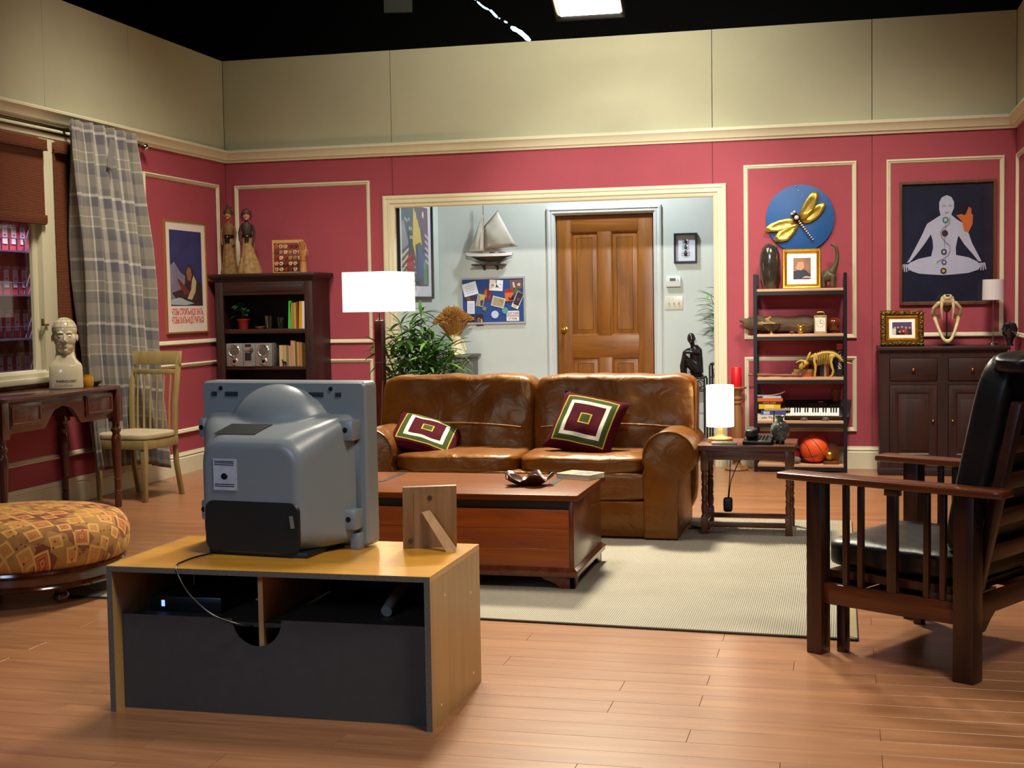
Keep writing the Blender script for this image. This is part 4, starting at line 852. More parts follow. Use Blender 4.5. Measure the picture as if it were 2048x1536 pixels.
card('dark narrow leaflet with yellow tip and white edge at the right', .248, .0, .07, .16, 24, '#f0eee8', (blot([(-.032, .078), (.032, .078), (.028, -.05), (-.028, -.05)], '#3a2028'), blot([(-.028, -.055), (.02, -.055), (.016, -.075), (-.024, -.075)], '#d8b430'), blot([(-.01, .02), (.015, .025), (.012, .0), (-.01, -.002)], '#7a4a42', 2)), 'leaflet', 1, 'leaflet')
card('green and dark triangular slip above the leaflet', .243, .085, .055, .04, 18, '#5a6a2a', (), 'paper_slip', 0, 'note')
card('white printed receipt hanging at the left side', -.222, -.062, .075, .125, 1, '#e0dfe8', (lines(6, .05, .03, .015),), 'receipt', 1, 'receipt')
card('black card with yellow green map, bottom left corner', -.222, -.172, .07, .065, 0, '#16140f', (blot([(-.02, .02), (.0, .01), (.02, .02), (.018, .0), (.005, -.02), (-.01, -.01)], '#b5b22a'),), 'map_card', 1, 'card')
card('small dark snapshot hanging over the bottom frame edge', -.135, -.185, .075, .11, -4, '#2a1a1a', (blot([(-.025, .01), (-.01, .03), (.01, .01), (.005, -.045), (-.03, -.04)], '#8a5a48'), blot([(.0, .0), (.025, .01), (.03, -.04), (.0, -.045)], '#b89a80')), 'photo_print', 2, 'photo')
card('dried flower sprig pinned in the middle of the board', -.085, -.075, .05, .05, 30, '#4f5a3a', (blot([(-.02, .0), (.0, .02), (.02, .0), (.0, -.02)], '#8a8494'),), 'flower_sprig', 2, 'flower')
def badge(label, cx, cz, r_, c, inner, ic):
    t = thing('round_badge', label, 'badge', (PX + cx, HY - .017, PZ + cz), group='round badges on the pinboard')
    obj('disc', disc(0, 0, r_, -.003, 0, 32), mat('badge_' + c.strip('#'), c, .4), t); obj('rim', frame_ring(-.001, .001, -.001, .001, [(0, 0), (0, .001)], 0) if False else xf(lathe([(r_ - .003, 0), (r_, .001), (r_, .004), (r_ - .003, .004)], 32), (0, 0, 0), 0, R(90)), mat('badge_' + c.strip('#'), c, .4), t)
    for p in inner: obj('printed_emblem', prism(p, -.0036, -.003), M_(ic), t, smooth=0)
badge('round white badge with blue emblem at the bottom centre', .02, -.135, .037, '#c4cde6', [[(-.012, .014), (.012, .014), (.01, .006), (-.01, .006)], [(-.014, .0), (0, -.006), (.014, .0), (.0, -.014)]], '#2a3a7a')
badge('round pale teal badge half behind the quiet notice', .122, -.098, .031, '#5f9aa0', [[(-.012, .012), (.01, .014), (.0, .006)], [(-.01, -.008), (.012, -.006), (.01, -.014), (-.01, -.014)]], '#9cc4a0')
q = card('white notice with red letters asking for quiet, bottom right', .198, -.15, .125, .098, 0, '#ece8ea', (words('QUIET PLEASE', .027, .115, .03, '#b03040'), words('AT WORK', -.028, .09, .03, '#b03040'), blot([(-.058, .011), (.058, .011), (.058, -.008), (-.058, -.008)], '#3a4a52'), blot([(-.055, .0085), (.055, .0085), (.055, -.0055), (-.055, -.0055)], '#dcdcd8', 2)), 'quiet_notice', 2, 'notice')
text('lettering', 'PALEONTOLOGIST', .013, M_('#3a4a52'), q, (0, -.0022, .0015), width=.10)
# ---- framed beetles, thermostat, switch
ins = picframe('beetle_frame', 'small black shadow box of three pinned beetles right of the door', 'picture', (-1.451, HY, 1.757), .215, .278, [(0, 0), (0, .035), (.016, .035), (.018, .01), (.018, 0)], mat('black_frame', '#17161c', .3), back='#c8cdd8')
btl = mat('beetle_shell', '#1c2420', .2); btg = mat('beetle_green', '#1f4a34', .2)
for z, sz, mm in ((.198, .016, btl), (.145, .017, btg), (.085, .021, btl)):
    b_ = obj('beetle', [ell(0, -.012, z, sz * .7, .006, sz * 1.1, 12, 8), ell(0, -.012, z + sz * 1.2, sz * .4, .005, sz * .35, 10, 6)], mm, ins)
    obj('beetle_legs', [tube([(0, -.010, z + d * sz), (s * sz * 1.2, -.012, z + d * sz * 1.3), (s * sz * 1.9, -.008, z + d * sz * .8)], .0016, 5) for s in (-1, 1) for d in (-.7, .1, .8)], mm, ins)
ts = thing('thermostat', 'white wall thermostat with small grey display', 'thermostat', (-1.566, HY, 1.535))
obj('case', box(-.068, .068, -.03, 0, 0, .098), mat('white_plastic', '#dadad4', .35), ts, bevel=.005); obj('display', box(-.034, .022, -.0315, -.029, .055, .082), mat('lcd_grey', '#5a6458', .25), ts)
for z in (.062, .076): obj('button', box(.034, .048, -.033, -.03, z - .004, z + .004), mat('light_grey_plastic', '#b5b5b0', .4), ts, bevel=.001)
obj('cover_line', box(-.066, .066, -.0308, -.0298, .044, .046), MATS['light_grey_plastic'], ts)
sw = thing('light_switch', 'cream triple light switch plate below the thermostat', 'light switch', (-1.566, HY, 1.322))
obj('plate', box(-.085, .085, -.007, 0, 0, .128), mat('cream_plastic', '#d2cdb8', .35), sw, bevel=.003)
for x in (-.046, 0, .046):
    s_2 = obj('switch_slot', box(x - .006, x + .006, -.009, -.006, .05, .078), mat('shadow_cream', '#b9b39c', .4), sw); obj('toggle', [xf(box(-.004, .004, -.016, 0, -.006, .006), (x, -.007, .066), rx=R(20))], MATS['cream_plastic'], sw, bevel=.001)
    for z in (.034, .094): obj('screw', xf(lathe([(.001, .0015), (.0035, .001), (.0035, 0), (.001, 0)], 10), (x, -.007, z), 0, R(90)), MATS['light_grey_plastic'], sw)
# ---- small grey cabinet with the wheat sheaf
cb = thing('hall_cabinet', 'small grey wooden cabinet in the hall corner', 'cabinet', (-3.66, 1.02, 0))
gw = wood('grey_washed_wood', '#4c4946', '#6a6560', 'z', .6)
obj('body', box(-.19, .19, -.21, .21, 0, .90), gw, cb, bevel=.003); obj('top', box(-.215, .215, -.24, .235, .90, .925), gw, cb, bevel=.004); obj('door', box(-.165, .165, -.225, -.21, .08, .72), gw, cb, bevel=.003)
dr = obj('drawer', box(-.165, .165, -.225, -.21, .74, .88), gw, cb, bevel=.003); obj('knob', ell(.10, -.233, .81, .012), M_iron, dr)
wv_ = thing('wheat_sheaf', 'golden wheat sheaf bundled in pale raffia on the hall cabinet', 'dried wheat', (-3.60, .93, .927), rot=(0, R(-5), 0))
wm = mat('golden_wheat', '#a8742a', .8, var=.35, vscale=60); wp = mat('pale_raffia', '#d8cba4', .8, var=.2, vscale=50)
obj('stalk_base', [loft([[(r_ * (1 + .06 * math.sin(13 * a)) * math.cos(a), r_ * math.sin(a), z) for a in [2 * math.pi * j / 40 for j in range(40)]] for z, r_ in ((0, .085), (.03, .075), (.10, .052), (.15, .05), (.19, .055))])], wp, wv_)
obj('tie', lathe([(.05, .135), (.057, .14), (.057, .165), (.05, .17)], 24), wp, wv_)
random.seed(11); st1 = []; st2 = []
for i in range(330):
    a = random.uniform(0, 2 * math.pi); rr = math.sqrt(random.random()); R0 = .045 * rr; R1 = .155 * rr; L = random.uniform(.22, .27) + .16 * (1 - rr * rr)
    p0 = Vector((R0 * math.cos(a), R0 * math.sin(a), .16)); p1 = Vector((R1 * math.cos(a), R1 * math.sin(a), .16 + L * .62)); p2 = p1 + Vector((math.cos(a) * rr * .055, math.sin(a) * rr * .055, .06 - .055 * rr))
    st1.append(tube([p0, p1], .0015, 4)); st2.append(tube([p1 - (p2 - p1) * .3, p1.lerp(p2, .4), p2], [.003, .0075, .002], 5))
a1 = obj('wheat_stalks', st1, wm, wv_); a1['kind'] = 'stuff'; a2 = obj('wheat_ears', st2, wm, wv_); a2['kind'] = 'stuff'
for k in range(7): a = R(-100 + 24 * k); obj('raffia_end', tube([(.055 * math.cos(a), .055 * math.sin(a), .15), (.085 * math.cos(a), .085 * math.sin(a), .11), (.10 * math.cos(a), .10 * math.sin(a), .03)], .003, 5), wp, wv_)
# ---- potted palm behind the sofa
palm = thing('potted_palm', 'leafy green bamboo palm standing behind the left end of the sofa', 'plant', (-3.45, -.62, 0))
obj('pot', lathe([(.002, 0), (.13, 0), (.17, .26), (.18, .27), (.18, .30), (.155, .30), (.15, .27), (.002, .27)], 28), mat('dark_pot', '#2a2420', .5), palm)
M_palm = mat('palm_green', '#6d9a4a', .45, var=.4, vscale=12); M_palmd = mat('palm_green_deep', '#4c8040', .45, var=.4, vscale=12); M_cane = mat('palm_cane', '#6f7a3c', .5, var=.3, vscale=30)
def blade(L, w, droop):
    v = []; f = []; n_ = 5
    for i in range(n_ + 1):
        t = i / n_; hw_ = w * (math.sin(math.pi * (t * .93 + .05)) ** .7); z = L * (.10 * t - droop * t * t)
        v += [(L * t, -hw_, z), (L * t, 0, z - hw_ * .3), (L * t, hw_, z)]
    for i in range(n_): a = 3 * i; f += [(a, a + 1, a + 4, a + 3), (a + 1, a + 2, a + 5, a + 4)]
    return v, f
bl_m = []
for L, w, dp in ((.19, .015, .30), (.165, .017, .45), (.14, .014, .2), (.20, .014, .55)):
    for mm in (M_palm, M_palmd):
        o = obj('leaf', blade(L, w, dp), mm); bl_m.append(o.data); bpy.data.objects.remove(o, do_unlink=True)
random.seed(21)
tips = [(-.10, .0, 1.30), (.02, -.05, 1.42), (-.22, -.05, 1.20), (.12, .02, 1.18), (.22, -.04, 1.10), (-.05, -.10, 1.12), (.08, -.10, 1.02), (-.30, 0, 1.05), (.30, .02, 1.02), (-.15, -.12, .98), (.0, .05, 1.25), (-.02, -.12, .92), (.18, -.1, .94), (-.24, -.06, .93), (.36, -.04, .95), (-.33, -.05, 1.18), (.26, .05, 1.16), (-.12, .04, 1.14), (.06, .06, 1.08), (.1, -.12, 1.16), (-.2, .05, 1.3)]
nl = 0
for tx, ty, tz in tips:
    tz -= .05; base = Vector((tx * .25, ty * .25, .27)); tip = Vector((tx, ty, tz))
    obj('cane', tube([base, base.lerp(tip, .55) + Vector((0, 0, .06)), tip], [.007, .006, .003], 6), M_cane, palm)
    for k in range(13):
        if nl >= 296: break
        a = random.uniform(0, 2 * math.pi); el = random.uniform(-.35, 1.0)
        o = bpy.data.objects.new('leaf', random.choice(bl_m)); COL.objects.link(o); o.parent = palm
        o.location = tip + Vector((0, 0, -.012 * k)) + (base - tip).normalized() * .008 * k; o.rotation_euler = (random.uniform(-.4, .4), -el, a); nl += 1
lm = []
for k in range(330):
    tx, ty, tz = tips[k % len(tips)]; tx *= random.uniform(.5, 1); ty = random.uniform(-.1, .12); tz -= random.uniform(.05, .30)
    s = blade(random.uniform(.13, .2), random.uniform(.012, .017), random.uniform(.2, .6))
    lm.append(xf(s, (tx, ty, max(.75, tz)), random.uniform(0, 6.28), random.uniform(-.4, .4), -random.uniform(-.4, .9)))
lo = obj('leaf_mass', lm, M_palmd, palm); lo['kind'] = 'stuff'
# ---- dark seated sculpture on an iron stool, and the iron plant stand
stl = thing('iron_stool', 'tall black iron stand with scrollwork under the carved figure', 'stand', (-1.345, .86, 0))
def ironstand(t, w, h):
    obj('top', box(-w, w, -w, w, h - .018, h), M_iron, t, bevel=.003)
    for a in (-1, 1):
        for b_ in (-1, 1): obj('leg', box(a * w - .008, a * w + .008, b_ * w - .008, b_ * w + .008, 0, h - .018), M_iron, t)
    for b_ in (-1, 1):
        obj('scroll', [tube([(s * (w * .5 + .03 * math.cos(q)), b_ * w, h - .075 + .035 * math.sin(q)) for q in [R(30 * i) for i in range(12)]], .004, 6, True) for s in (-1, 1)], M_iron, t); obj('rail', box(-w, w, b_ * w - .005, b_ * w + .005, h - .13, h - .12), M_iron, t)
ironstand(stl, .115, .715)
sc_ = thing('seated_sculpture', 'dark carved wooden figure sitting with arms folded on its knees', 'sculpture', (-1.36, .86, .715), R(12))
ebony = mat('ebony_carving', '#1b1210', .28, var=.3, vscale=20, coat=.2)
obj('figure', [tube([(.05, .03, .03), (.05, .03, .14), (.045, .02, .235), (.025, .01, .275)], [.065, .06, .058, .035], 14), tube([(.02, .0, .27), (.005, -.01, .315)], [.022, .024], 12), ell(.0, -.012, .348, .036, .044, .05, 16, 12), ell(.002, -.05, .338, .008, .012, .012, 8, 6), ell(-.005, -.045, .315, .016, .012, .012, 8, 6), ell(.036, -.005, .342, .007, .012, .018, 8, 6),
    tube([(.06, .0, .24), (.05, -.06, .215), (.0, -.085, .225), (-.06, -.07, .225)], [.026, .022, .018, .016], 10), tube([(.03, .02, .245), (-.035, .0, .235), (-.07, -.03, .215)], [.028, .022, .018], 10),
    tube([(.05, .0, .04), (-.02, -.03, .12), (-.07, -.05, .205), (-.085, -.05, .10), (-.08, -.05, .01)], [.04, .036, .03, .024, .02], 12), tube([(.05, .03, .04), (-.01, .02, .11), (-.055, .01, .19), (-.06, .01, .09), (-.055, .01, .01)], [.04, .034, .028, .022, .02], 12), ell(-.095, -.06, .012, .025, .018, .012), ell(-.07, .0, .012, .025, .018, .012), ell(.05, .03, .01, .07, .06, .015)], ebony, sc_, remesh=.006)
obj('earring', tube([(.044 + .008 * math.cos(a), -.01, .318 + .01 * math.sin(a)) for a in [R(40 * i) for i in range(9)]], .002, 6, True), MATS['chrome'], sc_)
ps = thing('plant_stand', 'black iron plant stand behind the right side of the opening', 'stand', (-1.07, .95, 0)); ironstand(ps, .12, .835)
bp2 = thing('bamboo_plant', 'slim bamboo plant in a pot peeking past the right side of the opening', 'plant', (-1.06, .95, .835))
obj('pot', lathe([(.002, 0), (.055, 0), (.085, .13), (.09, .15), (.075, .15), (.07, .12), (.002, .12)], 24), mat('white_glaze_pot', '#b9b5a8', .3), bp2)
random.seed(4)
for k in range(5):
    x, y = random.uniform(-.03, .03), random.uniform(-.03, .03); h = .40 + .07 * k
    obj('cane', tube([(x, y, .12), (x - .02, y, h * .6), (x - .04 - .02 * k, y - .02, h)], [.007, .006, .003], 6), M_cane, bp2)
    for j in range(7):
        o = bpy.data.objects.new('leaf', bl_m[(2 * j) % 8]); COL.objects.link(o); o.parent = bp2; t_ = .55 + .45 * j / 6
        o.location = (x - .04 * t_ - .02 * k * t_, y - .02, h * t_); o.rotation_euler = (0, random.uniform(-.7, .1), R(180) + random.uniform(-1.2, 1.2))
# ================================================================ SEATING GROUP
# ---- rug
def rugmat():
    mt, nt, b = nodes_of('ribbed_sisal'); tc = N(nt, 'ShaderNodeTexCoord'); mp = N(nt, 'ShaderNodeMapping'); mp.inputs['Rotation'].default_value = (0, 0, R(0)); nt.links.new(tc.outputs['Object'], mp.inputs[0])
    wv = N(nt, 'ShaderNodeTexWave', bands_direction='X', inp={'Scale': 32.0, 'Distortion': 1.0, 'Detail': 2.0, 'Detail Scale': 5.0}); nt.links.new(mp.outputs[0], wv.inputs[0])
    nz = N(nt, 'ShaderNodeTexNoise', inp={'Scale': 2.5, 'Detail': 5.0}); nt.links.new(mp.outputs[0], nz.inputs[0])
    rp = N(nt, 'ShaderNodeValToRGB'); e = rp.color_ramp.elements; e[0].color = (*lin('#7c7566'), 1); e[1].color = (*lin('#a8a192'), 1); nt.links.new(wv.outputs['Fac'], rp.inputs[0])
    mx = N(nt, 'ShaderNodeMix', data_type='RGBA', blend_type='MULTIPLY', inp={0: .5}); nt.links.new(rp.outputs[0], mx.inputs[6])
    r3 = N(nt, 'ShaderNodeValToRGB'); r3.color_ramp.elements[0].position = .3; r3.color_ramp.elements[1].position = .7; r3.color_ramp.elements[0].color = (.72, .70, .66, 1); r3.color_ramp.elements[1].color = (1, 1, 1, 1); nt.links.new(nz.outputs['Fac'], r3.inputs[0]); nt.links.new(r3.outputs[0], mx.inputs[7])
    nt.links.new(mx.outputs[2], b.inputs['Base Color']); b.inputs['Roughness'].default_value = .95
    bp = N(nt, 'ShaderNodeBump', inp={'Strength': .6, 'Distance': .004}); nt.links.new(wv.outputs['Fac'], bp.inputs['Height']); nt.links.new(bp.outputs[0], b.inputs['Normal'])
rugmat()
rg = thing('rug', 'large beige ribbed rug under the coffee table', 'rug', (0, 0, 0))
q4 = [(-3.80, -5.545), (.046, -5.755), (.035, -2.76), (-3.80, -2.80)]
obj('pile', prismz(q4, .0005, .011), MATS['ribbed_sisal'], rg, bevel=.002, seg=1)
bdm = mat('tan_rug_binding', '#8d7d58', .9, var=.1, vscale=30)
c_ = Vector((-1.85, -4.2)); inn = [tuple(Vector(p) + (c_ - Vector(p)).normalized() * .09) for p in q4]
for i in (1, 3): obj('binding', prismz([q4[i], q4[(i + 1) % 4], inn[(i + 1) % 4], inn[i]], .0108, .0135), bdm, rg)
obj('binding_edge', [tube([(*q4[i], .006), (*q4[(i + 1) % 4], .006)], .0045, 6) for i in range(4)], mat('dark_rug_edge', '#4a4030', .9), rg)
# ---- leather sofa
def leather(name, col, hi):
    mt, nt, b = nodes_of(name); tc = N(nt, 'ShaderNodeTexCoord')
    nz = N(nt, 'ShaderNodeTexNoise', inp={'Scale': 3.5, 'Detail': 5.0, 'Roughness': .6}); nt.links.new(tc.outputs['Object'], nz.inputs[0])
    rp = N(nt, 'ShaderNodeValToRGB'); e = rp.color_ramp.elements; e[0].position = .3; e[1].position = .7; e[0].color = (*lin(col), 1); e[1].color = (*lin(hi), 1)
    nt.links.new(nz.outputs['Fac'], rp.inputs[0]); nt.links.new(rp.outputs[0], b.inputs['Base Color']); b.inputs['Roughness'].default_value = .34; b.inputs['Specular IOR Level'].default_value = .9; b.inputs['Specular Tint'].default_value = (1.0, .72, .40, 1)
    n2 = N(nt, 'ShaderNodeTexVoronoi', inp={'Scale': 260.0}); nt.links.new(tc.outputs['Object'], n2.inputs['Vector'])
    n3 = N(nt, 'ShaderNodeTexNoise', inp={'Scale': 6.0, 'Detail': 2.0, 'Distortion': 1.2}); nt.links.new(tc.outputs['Object'], n3.inputs[0])
    b1 = N(nt, 'ShaderNodeBump', inp={'Strength': .08, 'Distance': .002}); nt.links.new(n2.outputs['Distance'], b1.inputs['Height'])
    b2 = N(nt, 'ShaderNodeBump', inp={'Strength': .35, 'Distance': .03}); nt.links.new(n3.outputs['Fac'], b2.inputs['Height']); nt.links.new(b1.outputs[0], b2.inputs['Normal']); nt.links.new(b2.outputs[0], b.inputs['Normal'])
    return mt
M_lea = leather('brown_leather', '#5c2e05', '#754109')
sf = thing('leather_sofa', 'two-seat glossy brown leather sofa with rolled arms behind the chest', 'sofa', (-1.915, -3.16, .012))
SX = .99; F0, B0 = -.46, .44
obj('base_rail', box(-.80, .80, F0 + .01, F0 + .10, .01, .222), M_lea, sf, bevel=.015)
obj('front_rail', [soft(.80, .06, .085, 14, 8, (0, F0 + .07, .305))], M_lea, sf)
obj('seat_deck', box(-.80, .80, F0 + .08, B0 - .10, .05, .36), mat('dark_lining', '#1c1008', .9), sf)
obj('back_frame', [soft(1.0, .10, .42, 14, 8, (0, B0 - .08, .43))], M_lea, sf)
def wr(amp, fr, seed):
    def f(w, p):
        n1 = noise.noise(Vector((w.x * fr + seed, w.y * fr, w.z * fr))); n2 = noise.noise(Vector((w.x * fr * 2.7, w.z * fr * 2.7 + seed, w.y * fr * 2.7)))
        return w * (1 + 0 * n1) + Vector((0, (n1 + .5 * n2) * amp * (1 if p[1] < 0 else .3), (n1 * .6 + n2 * .5) * amp))
    return f
for k, s in enumerate((-1, 1)):
    obj('seat_cushion', [soft(.398, .315, .068, 20, 5, (s * .400, -.135, .425), wr(.012, 5, 3 + k))], M_lea, sf)
def backfn(seed):
    def f(w, p):
        n1 = noise.noise(Vector((w.x * 3.2 + seed, w.z * 3.2, 0))); n2 = noise.noise(Vector((w.x * 8, w.z * 7 + seed, 1.7)))
        dy = 0
        if p[1] < 0: dy = (n1 * .028 + n2 * .016) * (1 - .4 * abs(w.x) / .5) - .02 * math.exp(-((w.z + .0) / .16) ** 2)
        dz = n2 * .012 if w.z > .15 else 0
        # lean towards the back
        return Vector((w.x, w.y + dy + .16 * (w.z + .27), w.z + dz))
    return f
for k, s in enumerate((-1, 1)):
    obj('back_cushion', [soft(.512, .135, .272, 26, 8.5, (s * .510, .14, .662), backfn(7 + 5 * k))], M_lea, sf)
    seam = [(s * .515 + x, -.022 - .012 * math.cos(x * 3.4) , .64 - .025 * (x / .45) ** 2) for x in [-.45 + .09 * i for i in range(11)]]
    obj('seam', tube(seam, .006, 6), M_lea, sf)
    side = [(s * (.515 + .505), .02 + .16 * (z - .4), z) for z in (.45, .55, .65, .75, .85, .90)]
    obj('piping', tube(smoothpath(side, 3), .004, 6), mat('tan_stitch', '#8a5a2a', .5), sf)
for s in (-1, 1):
    a0, a1 = .765, 1.075; rc = (a0 + a1) / 2 + .0; rr = .152
    roll = [(rc + rr * math.cos(a), .485 + rr * .98 * math.sin(a)) for a in [R(-25 + 230 * i / 22) for i in range(23)]]
    prof = [(a0 + .205, .01)] + [(a0 + .208, .36)] + roll + [(a0 + .005, .38), (a0 + .005, .01)]
    rings = []
    for y, k in ((F0 - .005, .94), (F0 + .005, 1.0), (F0 + .3, 1.0), (F0 + .6, .985), (B0 - .12, .96)):
        rings.append([(s * (rc - .02 + (x - rc + .02) * k), y, z * (1 if k == 1 else (1 - (1 - k) * .6))) for x, z in prof])
    obj('arm', loft(rings), M_lea, sf, smooth=50)
    obj('arm_piping', tube([(s * (rc - .02 + (x - rc + .02) * .99), F0 - .002, z) for x, z in prof[1:-1]], .006, 6), M_lea, sf)
obj('foot_strip', box(-.95, .95, F0 + .04, B0 - .03, .0, .012), M_blk, sf)
# ---- throw pillows
def pillmat():
    mt, nt, b = nodes_of('maroon_velvet_square'); tc = N(nt, 'ShaderNodeTexCoord'); sp_ = N(nt, 'ShaderNodeSeparateXYZ'); nt.links.new(tc.outputs['Object'], sp_.inputs[0])
    ax = N(nt, 'ShaderNodeMath', operation='ABSOLUTE'); az = N(nt, 'ShaderNodeMath', operation='ABSOLUTE'); nt.links.new(sp_.outputs[0], ax.inputs[0]); nt.links.new(sp_.outputs[2], az.inputs[0])
    mx = N(nt, 'ShaderNodeMath', operation='MAXIMUM'); nt.links.new(ax.outputs[0], mx.inputs[0]); nt.links.new(az.outputs[0], mx.inputs[1])
    ml = N(nt, 'ShaderNodeMath', operation='MULTIPLY', inp={1: 4.0}); nt.links.new(mx.outputs[0], ml.inputs[0])
    rp = N(nt, 'ShaderNodeValToRGB'); cr = rp.color_ramp; cr.interpolation = 'CONSTANT'
    st_ = [(0, '#3a4420'), (.115, '#b39a3c'), (.145, '#430817'), (.415, '#cfc8b8'), (.515, '#3a4420'), (.64, '#b39a3c'), (.665, '#430817')]
    while len(cr.elements) < len(st_): cr.elements.new(.5)
    for e, (p, c) in zip(cr.elements, st_): e.position = p; e.color = (*lin(c), 1)
    nt.links.new(ml.outputs[0], rp.inputs[0]); nt.links.new(rp.outputs[0], b.inputs['Base Color']); b.inputs['Roughness'].default_value = .9; b.inputs['Specular IOR Level'].default_value = .08
pillmat()
def pillow_shape(h, t, seed, n=20):
    v = []; f = []
    for side in (-1, 1):
        o_ = len(v)
        for j in range(n + 1):
            for i in range(n + 1):
                a, b_ = -1 + 2 * i / n, -1 + 2 * j / n
                th = t * ((1 - a ** 2) * (1 - b_ ** 2)) ** .42
                pin = 1 - .07 * ((1 - a * a) * abs(b_) ** 3) ; pin2 = 1 - .07 * ((1 - b_ * b_) * abs(a) ** 3)
                nz_ = noise.noise(Vector((a * 2.2 + seed, b_ * 2.2, side * 2))) * .012 * (1 - max(abs(a), abs(b_)) ** 4)
                v.append((h * a * pin2, side * (th + nz_), h * b_ * pin))
        for j in range(n):
            for i in range(n): k = o_ + j * (n + 1) + i; f.append((k, k + 1, k + n + 2, k + n + 1))
    return v, f
p1 = one('throw_pillow', 'maroon velvet pillow with cream and green square bands leaning on the right back cushion', 'pillow', pillow_shape(.215, .075, 1), MATS['maroon_velvet_square'], (-1.535, -3.315, .655), group='maroon throw pillows', rot=(R(-40), R(10), R(-8)))
p2 = one('throw_pillow', 'maroon velvet pillow with square bands lying tilted at the left end of the sofa', 'pillow', pillow_shape(.215, .07, 4), MATS['maroon_velvet_square'], (-2.57, -3.30, .575), group='maroon throw pillows', rot=(R(-68), R(17), R(10)))
# ---- coffee chest
M_chest = wood('orange_brown_chest_wood', '#7a3206', '#aa4f0a', 'x', .34, .9, .3, .10); M_chestd = wood('red_brown_chest_wood', '#4f210f', '#74381a', 'y', .25, .9, .3)
ct = thing('coffee_chest', 'low orange-brown wooden chest table with bracket feet on the rug', 'coffee table', (-1.925, -4.655, .012))
cx, cyf, cyb = .672, -.365, .375
bx = .635
for z0, z1 in ((.10, .195), (.195, .29), (.29, .385)): obj('front_board', box(-bx, bx, cyf + .005, cyf + .025, z0 + .0006, z1 - .0006), M_chest, ct, bevel=.0008, seg=1)
obj('back_board', box(-bx, bx, cyb - .025, cyb - .005, .10, .40), M_chestd, ct)
for s in (-1, 1): obj('end_panel', box(s * bx - .012, s * bx + .012, cyf + .0, cyb - .0, .10, .43), M_chestd, ct, bevel=.002)
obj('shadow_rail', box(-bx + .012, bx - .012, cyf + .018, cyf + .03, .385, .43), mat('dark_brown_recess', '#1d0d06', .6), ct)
obj('lid', box(-cx, cx, cyf - .02, cyb + .01, .43, .461), M_chestd if False else wood('chest_lid_wood', '#5a280b', '#774010', 'x', .42, .8, .0), ct, bevel=.006)
MATS['chest_lid_wood'].node_tree.nodes['Principled BSDF'].inputs['Specular IOR Level'].default_value = .12
obj('bottom', box(-bx, bx, cyf + .02, cyb - .02, .095, .105), M_chestd, ct)
obj('plinth', loft([[(-bx - e, cyf + .01 - e, z), (bx + e, cyf + .01 - e, z), (bx + e, cyb - .01 + e, z), (-bx - e, cyb - .01 + e, z)] for z, e in ((.058, .03), (.085, .032), (.094, .02), (.102, .012))]), M_chestd, ct, bevel=.002)
def bracket(sx_, sy_):
    a = [(0, .058), (0, 0), (.075, 0), (.09, .018), (.12, .032), (.15, .040), (.17, .058)]
    fx = bx + .012; fy0 = cyf; fy1 = cyb
    p_ = prism([(sx_ * (fx - u), z) for u, z in a], (fy0 if sy_ < 0 else fy1 - .025), (fy0 + .025 if sy_ < 0 else fy1))
    q_ = prismx([((fy0 + u) if sy_ < 0 else (fy1 - u), z) for u, z in a], sx_ * fx - (.025 if sx_ > 0 else 0), sx_ * fx + (0 if sx_ > 0 else .025))
    obj('bracket_foot', [p_, q_], M_chestd, ct, bevel=.002)
for sx_ in (-1, 1):
    for sy_ in (-1, 1): bracket(sx_, sy_)
for x in (-.46, .46):
    obj('strap_hinge', [box(x - .018, x + .018, .02, .36, .461, .4625), box(x - .012, x + .012, -.02, .04, .461, .4635)], mat('dark_iron_strap', '#23242a', .4, .6), ct, bevel=.0005, seg=1)
ZL = .473
def leafbowl():
    v = []; f = []; n_ = 28; m_ = 6
    for j in range(m_ + 1):
        r_ = .02 + .10 * j / m_
        for i in range(n_):
            a = 2 * math.pi * i / n_; k = j / m_; z = .045 * k ** 2.2 * (1 + .45 * math.sin(5 * a + 1)) + .004; rr = r_ * (1 + .12 * k * math.sin(5 * a)); v.append((rr * math.cos(a), .8 * rr * math.sin(a), z))
    for j in range(m_):
        for i in range(n_): f.append((j * n_ + i, j * n_ + (i + 1) % n_, (j + 1) * n_ + (i + 1) % n_, (j + 1) * n_ + i))
    f.append(tuple(reversed(range(n_)))); return v, f
o = one('leaf_bowl', 'dark brown leaf-edged wooden bowl on the chest', 'bowl', leafbowl(), wood('dark_bowl_wood', '#2c120b', '#4a2214', 'x', .35), (-1.575, -4.70, ZL)); md = o.modifiers.new('t', 'SOLIDIFY'); md.thickness = .005; md.offset = 1
one('paper_tag', 'small white paper tag lying in the dark bowl', 'tag', [xf(box(-.024, .024, -.02, .02, 0, .0015), (0, 0, 0), R(40), R(25))], M_white, (-1.57, -4.735, ZL + .028), smooth=0)
tb = thing('open_paperback', 'white paperback with a grey and yellow cover lying at the chest corner', 'book', (-1.365, -4.385, ZL), R(-22))
obj('pages', box(-.10, .10, -.075, .075, .002, .024), mat('page_edges', '#d8cba8', .8), tb, smooth=0); obj('cover', [box(-.102, .102, -.077, .077, 0, .002), box(-.102, .102, -.077, .077, .024, .026), box(-.104, -.102, -.077, .077, 0, .026)], mat('paperback_cover', '#d9d2b8', .4), tb, smooth=0)
obj('cover_picture', box(-.02, .09, -.062, .062, .026, .0266), mat('grey_cover_print', '#6b6766', .4, var=.5, vscale=25), tb, smooth=0)
obj('cover_band', box(-.095, -.03, -.06, .06, .026, .0266), mat('straw_cover_print', '#b79c58', .4), tb, smooth=0)
